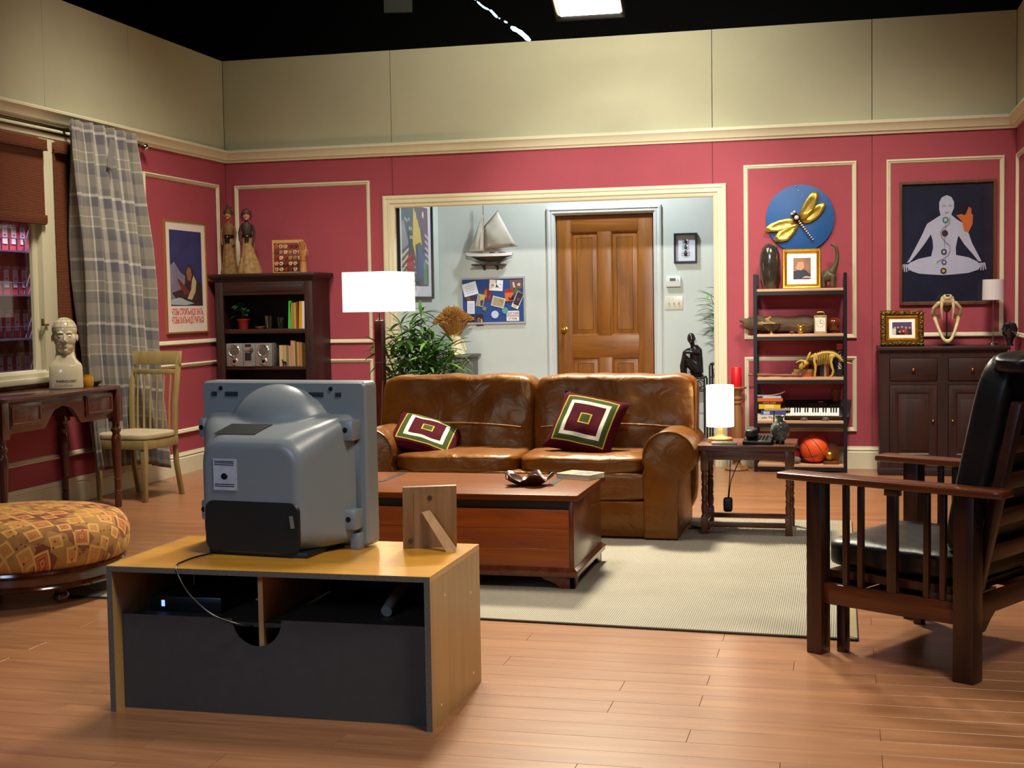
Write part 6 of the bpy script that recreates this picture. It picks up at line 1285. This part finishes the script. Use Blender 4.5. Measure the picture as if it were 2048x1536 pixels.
one('carved_stick', 'carved wooden stick lying along the left of the middle shelf', 'stick', [tube(smoothpath([(-.20, -.02, .022), (-.05, 0, .018), (.10, .02, .014), (.24, .03, .012)], 5), [.010, .010, .011, .013, .016, .015, .012, .010, .010, .012, .014, .012, .010, .008, .007, .006], 10), ell(-.105, -.01, .030, .009), ell(-.07, -.006, .028, .008)], bw_, (-.57, -.235, uz(2)))
one('purple_ball', 'small mottled purple ball under the skeleton head', 'ball', [ell(0, 0, .018, .018)], mat('mottled_purple', '#6d3a44', .4, var=.4, vscale=60), (-.355, -.265, uz(2)))
book((-.33, -.20, uz(2)), .19, .035, .14, '#b8461c', 'orange book lying flat under the olive one on the middle shelf', 'flat books on the middle shelf', 0, flat=True, band=(.0, .2, '#8d8d86'))
book((-.325, -.20, uz(2) + .0355), .17, .024, .13, '#8a7428', 'olive gold book lying flat on the orange one', 'flat books on the middle shelf', R(-2), flat=True)
book((-.34, -.12, uz(2) + .0), .012, .138, .10, '#3a1c1c', 'thin dark red book standing behind the flat olive book', 'upright books on the middle shelf')
x = -.20
for w, h, c, lb, tx_ in ((.03, .15, '#23251f', 'black green book left end of the middle shelf row', None), (.018, .125, '#b0a084', 'pale grey-beige book standing behind the skeleton ribs', None), (.02, .13, '#b03c1c', 'red orange book standing behind the skeleton ribs', None), (.03, .15, '#1d1712', 'very dark brown book beside the red orange one', None), (.03, .16, '#2a1d14', 'dark brown book behind the skeleton hind legs', None)):
    book((x + w / 2, -.165, uz(2)), w, h, .13, c, lb, 'upright books on the middle shelf'); x += w + .0015
book((-.045, -.215, uz(2)), .042, .268, .17, '#0f0e10', 'tall black book with orange top band by the right post', 'upright books on the middle shelf', spine_text='LYANGI', band=(.82, 1.0, '#c2451c'))
# fourth shelf: stack, keyboard, cup
zz = uz(3); X0 = -.60
for w, h, c, lb, kw in ((.235, .045, '#d9d4c4', 'thick white book at the bottom of the stack on the fourth shelf', dict(spine_text='ado Tinkel', tcol=M_blk, band=(.78, .82, '#2a4a9a'))), (.20, .035, '#3a4a86', 'blue book second from the bottom of the stack', dict(band=(.1, .35, '#aab4cc'))), (.205, .012, '#b09a78', 'thin tan booklet in the middle of the stack', {}), (.175, .038, '#e0b414', 'bright yellow book in the middle of the stack', dict(band=(.3, .7, '#e8d060'))), (.185, .022, '#1c1a16', 'black book with yellow lettering above the yellow one', dict(spine_text='NOVEL GUIDE', tcol=mat('yellow_lettering', '#d8cc60', .5))), (.22, .026, '#d85a1c', 'orange book near the top of the stack', {}), (.205, .018, '#b8b8b4', 'grey white book with black bands on top of the stack', dict(band=(.05, .28, '#1c1c1c')))):
    dxx = {'#3a4a86': .03, '#b09a78': .06, '#e0b414': .0, '#1c1a16': .0, '#d85a1c': -.005, '#b8b8b4': -.01}.get(c, 0)
    book((X0 + dxx, -.26, zz), w, h, .16, c, lb, 'books stacked on the fourth shelf', R(random.uniform(-3, 3)), flat=True, **kw); zz += h + .0006
one('curled_leaflet', 'curled pale leaflet lying on top of the book stack', 'leaflet', [loft([[(x, -.06, z), (x, .06, z), (x, .06, z + .002), (x, -.06, z + .002)] for x, z in ((-.08, .0005), (-.02, .003), (.04, .014), (.08, .032))])], mat('paper_d8d2be', '#d8d2be', .6), (-.56, -.20, zz))
kbd = thing('toy_keyboard', 'black electronic toy keyboard propped up on the fourth shelf', 'keyboard', (-.215, -.225, uz(3) + .03), rot=(R(38), 0, 0))
obj('case', [prismz([(-.27, -.02), (.245, -.02), (.265, .185), (-.27, .185)], -.018, .02)], M_blk, kbd, bevel=.005)
for i in range(21): obj('white_key', box(-.265 + .0205 * i, -.246 + .0205 * i, -.018, .075, .02, .028), M_white, kbd, bevel=.001, seg=1)
for i in range(20):
    if i % 7 not in (2, 6): obj('black_key', box(-.252 + .0205 * i, -.241 + .0205 * i, .018, .075, .028, .036), M_blk, kbd, smooth=0)
for i in range(9):
    for j in range(2): obj('button', box(-.07 + .016 * i, -.062 + .016 * i, .108 + .016 * j, .114 + .016 * j, .02, .023), mat('grey_buttons', '#77777a', .4), kbd, smooth=0)
for i in range(3): obj('green_button', [xf(lathe([(.001, .004), (.007, .004), (.008, 0), (.001, 0)], 12), (.10 + .024 * i, .115, .02))], mat('green_key', '#2f8a4a', .4), kbd)
obj('brand_mark', box(.0, .038, .15, .158, .02, .0205), M_white, kbd, smooth=0); obj('side_dial', box(.18, .19, .10, .135, .02, .024), MATS['grey_buttons'], kbd)
for x, lb in ((-.325, 'small silver tin under the left of the toy keyboard'), (-.155, 'small silver tin under the right of the toy keyboard')):
    one('small_tin', lb, 'tin', [lathe([(.002, 0), (.028, 0), (.030, .004), (.030, .022), (.028, .026), (.002, .026)], 24)], mat('brushed_tin', '#8a857a', .35, .8), (x, -.268, uz(3)), group='tins under the toy keyboard')
one('clay_cup', 'brown clay goblet behind the keyboard near the right post', 'cup', [lathe([(.002, 0), (.03, 0), (.028, .01), (.014, .03), (.018, .09), (.03, .15), (.040, .235), (.042, .245), (.036, .24), (.024, .15), (.002, .12)], 24)], mat('brown_clay', '#6a3414', .6, var=.2), (-.075, -.085, uz(3)))
# bottom shelf
def ballmat():
    mt, nt, b = nodes_of('orange_rubber'); b.inputs['Base Color'].default_value = (*lin('#e0521a'), 1); b.inputs['Roughness'].default_value = .55
    return mt
ballm = ballmat()
bk = thing('basketball', 'orange basketball on the bottom shelf', 'ball', (-.245, -.165, uz(4)), R(20), rot=(R(0), R(0), R(25)))
obj('ball', ell(0, 0, .118, .118, .118, .118, 40, 24), ballm, bk)
Mt = Matrix.Rotation(R(-32), 3, 'Y') @ Matrix.Rotation(R(12), 3, 'X')
def ring(fn): return tube([tuple(Mt @ Vector(fn(R(10 * i))) + Vector((0, 0, .118))) for i in range(36)], .0022, 5, True)
obj('seam', [ring(lambda a: (.1178 * math.cos(a), .1178 * math.sin(a), 0)), ring(lambda a: (0, .1178 * math.cos(a), .1178 * math.sin(a))), ring(lambda a: (.07 + .012 * math.cos(2 * a), math.sqrt(.1178**2 - (.07 + .012 * math.cos(2 * a))**2) * math.cos(a), math.sqrt(.1178**2 - (.07 + .012 * math.cos(2 * a))**2) * math.sin(a))), ring(lambda a: (-.07 - .012 * math.cos(2 * a), math.sqrt(.1178**2 - (.07 + .012 * math.cos(2 * a))**2) * math.cos(a), math.sqrt(.1178**2 - (.07 + .012 * math.cos(2 * a))**2) * math.sin(a)))], M_blk, bk)
one('grey_stone', 'grey bone-shaped stone left of the basketball', 'stone', [ell(-.03, 0, .045, .045, .03, .045), ell(.035, 0, .03, .035, .03, .03), ell(0, 0, .04, .04, .025, .025)], mat('grey_stone_mat', '#6e6258', .85, var=.2, bump=.4), (-.42, -.24, uz(4)), remesh=.006)
one('red_cloth', 'crumpled dark red cloth behind the grey stone', 'cloth', [soft(.09, .05, .06, 12, 3, (0, 0, .06), wr(.02, 14, 6))], mat('dark_red_cloth', '#8a1420', .85), (-.44, -.12, uz(4)))
gs = thing('gold_skull_ornament', 'gold ball ornament on a dark wooden book-end stand', 'ornament', (-.105, -.225, uz(4)))
obj('stand', [prismz([(-.07, -.045), (.05, -.045), (.075, .06), (-.05, .06)], 0, .026), box(-.035, .05, .03, .05, .026, .17)], wood('ornament_stand_wood', '#4a2410', '#6f3a1a', 'z', .4), gs, bevel=.003); obj('ball', [ell(-.02, -.005, .066, .036, .034, .04)], M_gold, gs)
# ---- red candle on a turned stand
ch_ = thing('candle_stand', 'tall turned wooden candle stand beside the opening', 'candle holder', (-.872, -.215, 0))
obj('turned_column', lathe([(.002, 0), (.095, 0), (.098, .012), (.09, .024), (.06, .034), (.035, .05), (.03, .075), (.045, .09), (.036, .105), (.040, .13), (.052, .25), (.05, .38), (.045, .46), (.040, .52), (.038, .545), (.05, .556), (.05, .57), (.038, .578), (.05, .588), (.052, .60), (.04, .612), (.042, .64), (.06, .668), (.082, .675), (.085, .685), (.08, .69), (.002, .69)], 32), wood('turned_brown_wood', '#6a4424', '#96683a', 'z', .5), ch_)
cn = thing('red_candle', 'thick red pillar candle on the turned stand', 'candle', (-.872, -.215, .69))
obj('wax', lathe([(.002, 0), (.041, 0), (.043, .004), (.043, .155), (.038, .162), (.03, .158), (.002, .155)], 28), mat('red_wax', '#c8141c', .4), cn); obj('wick', cyl((0, 0, .154), (.001, 0, .172), .0015, n=6), M_blk, cn)
# ---- dragonfly disc on the wall
df = thing('dragonfly_plaque', 'round blue wall plaque with a golden dragonfly', 'wall art', (-.36, 0, 2.063))
obj('disc', [disc(0, 0, .277, -.022, 0, 64)], mat('blue_disc_paint', '#17508f', .5, var=.06, vscale=10), df, bevel=.003)
K = .000631
def dfp(x, y): return ((x - 507) * K, (490 - y) * K)
gold2 = mat('hammered_gold', '#c4a545', .3, .8, var=.2, vscale=30, bump=.15, bscale=26)
def wing(pts, root, tipz):
    r_ = dfp(*root); P_ = [tuple(r_[i] + 1.06 * (dfp(*p)[i] - r_[i]) for i in (0, 1)) for p in pts]; v = []; n_ = len(P_)
    def hgt(p): d = math.hypot(p[0] - r_[0], p[1] - r_[1]); return -.035 - tipz * d
    c_1 = (sum(p[0] for p in P_) / n_, sum(p[1] for p in P_) / n_)
    for p in P_: v.append((p[0], hgt(p), p[1]))
    for p in P_: q = (c_1[0] + (p[0] - c_1[0]) * .55, c_1[1] + (p[1] - c_1[1]) * .55); v.append((q[0], hgt(q) + .006, q[1]))
    v.append((c_1[0], hgt(c_1) + .008, c_1[1])); f = [(i, (i + 1) % n_, n_ + (i + 1) % n_, n_ + i) for i in range(n_)] + [(n_ + i, n_ + (i + 1) % n_, 2 * n_) for i in range(n_)]
    o = obj('wing', (v, f), gold2, df, smooth=60); md = o.modifiers.new('t', 'SOLIDIFY'); md.thickness = .004
wing([(480, 455), (520, 380), (570, 290), (630, 200), (680, 172), (720, 185), (730, 225), (712, 290), (690, 345), (650, 430), (570, 520), (500, 520)], (490, 500), .06)
wing([(500, 520), (600, 420), (690, 350), (740, 325), (795, 308), (820, 335), (800, 390), (755, 455), (690, 515), (620, 550), (560, 560), (520, 545)], (500, 520), .03)
wing([(490, 580), (470, 520), (430, 490), (360, 492), (260, 512), (160, 550), (95, 595), (80, 622), (100, 650), (170, 655), (240, 650), (330, 620)], (490, 560), .06)
wing([(495, 580), (470, 550), (330, 600), (250, 650), (205, 710), (187, 740), (210, 780), (280, 785), (360, 765), (420, 700), (470, 630)], (490, 580), .03)
dbk = mat('dark_bronze', '#2c2320', .35, .6); prl = mat('pearl_bead', '#d8d0c4', .2, .3)
th_ = dfp(465, 490); obj('thorax', [ell(th_[0], -.05, th_[1], .026, .022, .034)], dbk, df); obj('thorax_bead', [ell(dfp(465, 483)[0], -.068, dfp(465, 483)[1], .019, .012, .019)], prl, df)
obj('head', [ell(dfp(432, 440)[0], -.052, dfp(432, 440)[1], .026, .02, .022)], dbk, df); obj('eye', [ell(dfp(408, 433)[0], -.066, dfp(408, 433)[1], .012)], prl, df); obj('eye', [ell(dfp(438, 410)[0], -.066, dfp(438, 410)[1], .012)], prl, df)
for i in range(10):
    t_ = i / 9; a_, b_ = dfp(492 + 178 * t_, 528 + 240 * t_); obj('tail_bead', [ell(a_, -.045, b_, .013 * (1 - .5 * t_), .012 * (1 - .5 * t_), .010 * (1 - .3 * t_), 10, 7)], prl, df)
obj('tail_core', tube([(*[dfp(480, 512)[0]], -.042, dfp(480, 512)[1]), (dfp(680, 785)[0], -.042, dfp(680, 785)[1])], [.013, .003], 10), dbk, df)
for x, y in ((460, 75), (490, 130)): obj('nail', ell(dfp(x, y)[0], -.024, dfp(x, y)[1], .005, .003, .005, 8, 6), MATS['chrome'], df)
# ---- meditation poster
mp_ = picframe('meditation_poster', 'framed dark poster of a pale meditating figure with symbols above the dresser', 'poster', (.797, -.0, 1.338), .742, .99, [(0, 0), (0, .022), (.02, .024), (.026, .01), (.026, 0)], wood('brown_frame_wood', '#4a2c1a', '#6b4428', 'z', .4), back='#15182c')
obj('print_ground', box(-.348, .348, -.006, -.004, .024, .966), mat('navy_print', '#14182e', .35, var=.5, vscale=6), mp_)
def pz(cx_, cy_2): return (.001156 * cx_ - .6364, 1.245 - .0012126 * cy_2)
body = mat('print_pale_lavender', '#a9adc4', .4, var=.06, vscale=6); yb = -.0062
lay = [0]
def pp_(nm, pts, m_, k=0):
    lay[0] += 1; t0 = .00022 * lay[0]
    obj(nm, prism([pz(*p) for p in pts], yb - .0003 - t0, yb), m_, mp_, smooth=0)
pp_('printed_torso', [(505, 435), (575, 435), (610, 465), (650, 490), (672, 530), (620, 580), (605, 650), (608, 700), (640, 715), (440, 715), (455, 650), (452, 600), (440, 560), (395, 530), (415, 490), (460, 462)], body)
pp_('printed_head', [(545, 305), (575, 318), (593, 350), (593, 390), (580, 420), (572, 445), (508, 445), (500, 420), (495, 395), (495, 350), (512, 318)], body)
pp_('printed_arm', [(415, 490), (450, 520), (440, 560), (400, 620), (345, 690), (300, 740), (280, 745), (300, 715), (340, 640), (380, 565)], body); pp_('printed_arm', [(655, 495), (625, 535), (625, 575), (660, 630), (720, 700), (755, 745), (775, 745), (755, 705), (715, 630), (690, 560)], body)
pp_('printed_legs', [(440, 705), (608, 700), (690, 718), (745, 745), (772, 775), (755, 800), (690, 820), (600, 828), (520, 832), (440, 826), (360, 818), (310, 800), (280, 770), (300, 745), (360, 720)], body)
for s, bx_ in ((0, 272), (1, 780)):
    for k in range(4): dx_ = -16 + 10 * k; pp_('printed_finger', [(bx_ + dx_ - 4, 755), (bx_ + dx_ + 5, 755), (bx_ + dx_ * 1.6 + 4, 808 - 6 * abs(k - 1.5)), (bx_ + dx_ * 1.6 - 3, 808 - 6 * abs(k - 1.5))], body)
pp_('printed_orange_shape', [(608, 440), (640, 432), (660, 440), (672, 432), (690, 385), (708, 400), (706, 430), (718, 440), (715, 500), (690, 552), (660, 545), (645, 480)], mat('print_orange', '#b8622a', .4), 1)
dkp = mat('print_symbol_dark', '#2c2a38', .4)
def circ(cx_, cy_2, r_, n_=20): return [(cx_ + r_ * math.cos(2 * math.pi * i / n_), cy_2 + r_ * math.sin(2 * math.pi * i / n_)) for i in range(n_)]
for cy_2, r_, c in ((468, 21, '#4f6a6a'), (555, 21, '#3a2426'), (678, 19, '#2a2a34'), (747, 18, '#3a3a48'), (803, 20, '#2a2420')):
    cxx = {468: 537, 555: 533, 678: 527, 747: 528, 803: 524}[cy_2]; pp_('printed_symbol', circ(cxx, cy_2, r_, 6 if cy_2 in (747,) else 20), mat('sym_' + c.strip('#'), c, .4), 1)
    if cy_2 != 555: pp_('printed_symbol_core', circ(cxx, cy_2, r_ * .55, 6 if cy_2 != 803 else 20), body if cy_2 != 803 else mat('sym_gold', '#b89a38', .4), 2)
def curve2(pts): 
    q_ = [pz(*p) for p in pts]; obj('printed_line', tube([(a, yb - .0008, b_) for a, b_ in smoothpath([(x_, z_, 0) for x_, z_ in q_], 5) for a, b_ in [(a, b_)]] if False else [(p[0], yb - .0095, p[1]) for p in smoothpath([(x_, z_, 0) for x_, z_ in q_], 5)], .0016, 4), dkp, mp_)
curve2([(565, 450), (560, 490), (520, 520), (505, 560), (530, 605), (565, 640), (560, 690), (525, 720), (485, 740), (482, 755)]); curve2([(537, 490), (533, 575), (530, 660)]); curve2([(515, 375), (525, 370), (535, 375)]); curve2([(555, 375), (565, 370), (575, 375)]); curve2([(530, 415), (545, 418), (558, 414)])
obj('glazing', box(-.348, .348, -.0195, -.0180, .024, .966), pg, mp_, smooth=0)
# ---- dresser and the things on it
dr_ = thing('dresser', 'dark wooden dresser with two drawers and two panelled doors', 'dresser', (.737, -.03, 0))
dx, dyd, dz = .475, -.38, .985
obj('carcass', [box(-dx, -dx + .025, dyd + .02, 0, .04, dz), box(dx - .025, dx, dyd + .02, 0, .04, dz), box(-dx, dx, -.015, 0, .04, dz), box(-dx + .025, dx - .025, dyd + .02, 0, .08, .10), box(-dx + .02, dx - .02, dyd + .015, -.01, dz - .02, dz)], M_dwoodz, dr_, bevel=.002)
obj('top', box(-dx - .02, dx + .02, dyd - .02, 0, dz, dz + .03), M_dwood, dr_, bevel=.006)
for a, b_, z0, z1 in ((-dx, -dx + .075, .06, dz), (dx - .075, dx, .06, dz), (-.04, .04, .11, .715), (-.04, .04, .745, dz - .06), (-dx + .0755, dx - .0755, dz - .06, dz), (-dx + .0755, dx - .0755, .715, .745), (-dx + .0755, dx - .0755, .06, .11)): obj('face_frame_rail', box(a, b_, dyd, dyd + .02, z0, z1), M_dwoodz, dr_, bevel=.001, seg=1)
obj('plinth', box(-dx - .012, dx + .012, dyd - .012, .0, 0, .06), M_dwood, dr_, bevel=.004)
for s in (-1, 1):
    a, b_ = (-dx + .078, -.043) if s < 0 else (.043, dx - .078)
    d1 = obj('drawer', box(a, b_, dyd - .006, dyd + .014, .748, dz - .063), M_dwood, dr_, bevel=.003); obj('knob', ell((a + b_) / 2 + (.0 if s < 0 else .0), dyd - .02, .835, .013), M_brass, d1)
    d2 = obj('door', [box(a, b_, dyd - .002, dyd + .014, .113, .712), frame_ring(a, b_, .113, .712, [(0, 0), (0, .008), (.055, .008), (.066, .0)], dyd - .002), box(a + .085, b_ - .085, dyd - .007, dyd, .2, .60)], M_dwoodz, dr_, bevel=.002); obj('knob', ell((a + .03) if s > 0 else (b_ - .03), dyd - .02, .435, .011), M_brass, d2)
ZD = 1.015
gp = thing('group_photo_frame', 'ornate bronze-gold frame with a small group photo on the dresser', 'picture frame', (.435, -.33, ZD), rot=(R(-7), 0, R(2)))
brz = mat('ornate_bronze', '#6a5222', .35, .8, var=.7, vscale=70, bump=1.0, bscale=60)
obj('frame', frame_ring(-.165, .165, 0, .285, [(0, -.02), (0, .014), (.01, .026), (.03, .028), (.04, .016), (.044, .012), (.044, -.02)]), brz, gp, smooth=28); obj('inner_frame', frame_ring(-.122, .122, .043, .242, [(0, 0), (0, .014), (.006, .018), (.012, .008), (.016, .012), (.024, .004), (.024, -.01)]), M_gold, gp, smooth=28)
random.seed(8)
for i in range(34):
    t_ = i / 34 * 2 * (.33 + .285); 
    if t_ < .33: p = (-.165 + t_, .018)
    elif t_ < .615: p = (.147, t_ - .33)
    elif t_ < .945: p = (.165 - (t_ - .615), .267)
    else: p = (-.147, .285 - (t_ - .945))
    obj('carved_leaf', [ell(p[0], -.028, max(.012, p[1]), .010, .006, .008, 8, 5)], brz, gp)
obj('mat_board', box(-.10, .10, -.003, 0, .066, .22), M_white, gp); obj('photo', box(-.074, .074, -.004, -.003, .092, .192), mat('photo_violet', '#4a3f70', .4), gp)
for x, z, c in ((-.055, .15, '#c8c0b8'), (-.03, .152, '#1d1a22'), (.0, .155, '#6a2028'), (.03, .15, '#8a2a24'), (.058, .148, '#241a1c'), (-.018, .118, '#241c20'), (.012, .122, '#5a3024')):
    prn(gp, 'printed_clothes', [(x - .018, .092), (x + .018, .092), (x + .016, z - .008), (x - .016, z - .008)], c, -.0042); prn(gp, 'printed_face', [(x + .008 * math.cos(a), z + .011 * math.sin(a)) for a in [R(45 * i) for i in range(8)]], '#b98a70', -.0046); prn(gp, 'printed_hair', [(x - .009, z + .004), (x, z + .008), (x + .009, z + .004), (x + .007, z + .014), (x - .007, z + .014)], '#2a1c18', -.005)
sk = thing('sabre_tooth_skull', 'cream sabre-toothed cat skull with open jaws on a stand', 'skull', (.777, -.27, ZD))
bonec = mat('cream_bone', '#bfae82', .5, var=.25, vscale=16)
obj('cranium', [ell(0, .06, .36, .05, .075, .04), ell(0, -.02, .375, .052, .05, .026), ell(0, .0, .345, .06, .05, .03), tube([(-.055, .0, .34), (-.098, .03, .295), (-.105, .05, .255), (-.085, .08, .225), (-.05, .09, .235)], [.02, .018, .017, .016, .02], 10), tube([(.055, .0, .34), (.098, .03, .295), (.105, .05, .255), (.085, .08, .225), (.05, .09, .235)], [.02, .018, .017, .016, .02], 10), tube([(-.03, -.045, .385), (.03, -.045, .385)], .02, 8), ell(-.035, -.03, .35, .022, .03, .024), ell(.035, -.03, .35, .022, .03, .024)], bonec, sk, remesh=.006)
obj('palate', [ell(0, .02, .305, .032, .03, .045)], mat('brown_palate', '#6a4a34', .7), sk)
for s in (-1, 1): obj('fang', tube(smoothpath([(s * .042, -.045, .345), (s * .045, -.05, .28), (s * .036, -.04, .20)], 5), [.013, .0135, .013, .012, .011, .010, .009, .007, .005, .003, .001], 10), bonec, sk)
for i in range(6): obj('tooth', tube([(-.025 + .01 * i, -.06, .362), (-.025 + .01 * i, -.062, .338)], [.005, .002], 7), bonec, sk)
obj('nose_opening', ell(0, -.058, .39, .022, .008, .011), mat('dark_hollow', '#2a1f18', .9), sk)
obj('lower_jaw', [tube(smoothpath([(s * .09, .07, .225), (s * .082, .03, .19), (s * .055, -.02, .11), (s * .026, -.05, .05), (0, -.055, .038)], 4), [.014, .016, .017, .016, .015, .015, .014, .013, .013, .013, .013, .014, .014, .015, .016, .016, .016], 10) for s in (-1, 1)] + [ell(0, -.055, .035, .026, .016, .018)], bonec, sk, remesh=.005)
obj('stand', [cyl((0, .04, .01), (0, .05, .32), .005, n=8), box(-.06, .06, -.02, .09, 0, .012)], M_iron, sk)
sm = thing('slim_table_lamp', 'small unlit lamp with white drum shade and thin metal stem on the dresser', 'lamp', (1.125, -.22, ZD))
obj('lamp_base', lathe([(.002, 0), (.038, 0), (.038, .02), (.03, .024), (.008, .026), (.002, .03)], 28), MATS['chrome'], sm); obj('stem', cyl((0, 0, .02), (0, 0, .40), .004, n=10), MATS['chrome'], sm)
obj('lamp_shade', [loft([[(r_ * math.cos(a), r_ * math.sin(a), z) for a in [2 * math.pi * j / 40 for j in range(40)]] for r_, z in ((.083, .355), (.080, .515), (.077, .515), (.080, .355))], closed=True)], mat('white_linen_shade', '#cfc8cc', .85), sm)
kn = thing('dark_helmet_ornament', 'dark glossy round ornament behind the black armchair by the right wall', 'ornament', (1.235, -.34, ZD))
obj('body', lathe([(.002, 0), (.03, 0), (.022, .02), (.03, .05), (.055, .09), (.06, .13), (.045, .17), (.02, .185), (.002, .188)], 28), mat('glossy_dark_blue', '#12141c', .12, coat=.6), kn)
# ================================================================ STUDIO FITTINGS
fx = thing('studio_floodlight', 'lit rectangular studio floodlight hanging above the back wall', 'studio light', (-1.925, -1.0, 3.715), rot=(R(62), 0, R(2)))
obj('housing', [box(-.27, .27, .0, .12, -.17, .17)], M_blk, fx, bevel=.01)
obj('lit_panel', box(-.235, .235, -.006, .0, -.14, .14), mat('floodlight_glow', '#fff4d8', .5, emit=14), fx)
obj('rim', frame_ring(-.27, .27, -.17, .17, [(0, 0), (0, .03), (.012, .03), (.03, .004), (.03, 0)]), M_blk, fx)
obj('yoke', tube([(-.28, .06, 0), (-.28, .30, 0), (.28, .30, 0), (.28, .06, 0)], .01, 8), M_blk, fx)
sg = thing('glint_cable', 'ragged bluish white lit cable slanting across the dark ceiling', 'cable', (-3.0, .6, 3.97))
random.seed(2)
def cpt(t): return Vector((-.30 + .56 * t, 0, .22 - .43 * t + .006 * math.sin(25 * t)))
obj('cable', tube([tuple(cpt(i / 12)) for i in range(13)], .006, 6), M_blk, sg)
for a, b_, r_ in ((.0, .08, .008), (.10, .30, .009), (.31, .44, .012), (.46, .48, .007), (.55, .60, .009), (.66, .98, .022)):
    obj('glint_section', tube([tuple(cpt(a + (b_ - a) * i / 6) + Vector((0, -.004, random.uniform(-.003, .003)))) for i in range(7)], [r_ * .5, r_, r_ * .8, r_, r_ * .9, r_ * 1.0, r_ * .4], 7), mat('cable_glint', '#a8d4ee', .5, emit=4), sg)  # emission stands in for glints on the cable, which is no lamp
one('dim_ceiling_panel', 'dim grey panel high in the dark studio ceiling', 'panel', [box(-.13, .13, -.02, .02, -.1, .1)], mat('dim_grey_panel', '#4a4a44', .8), (-4.0, .6, 4.2), rz=R(10))
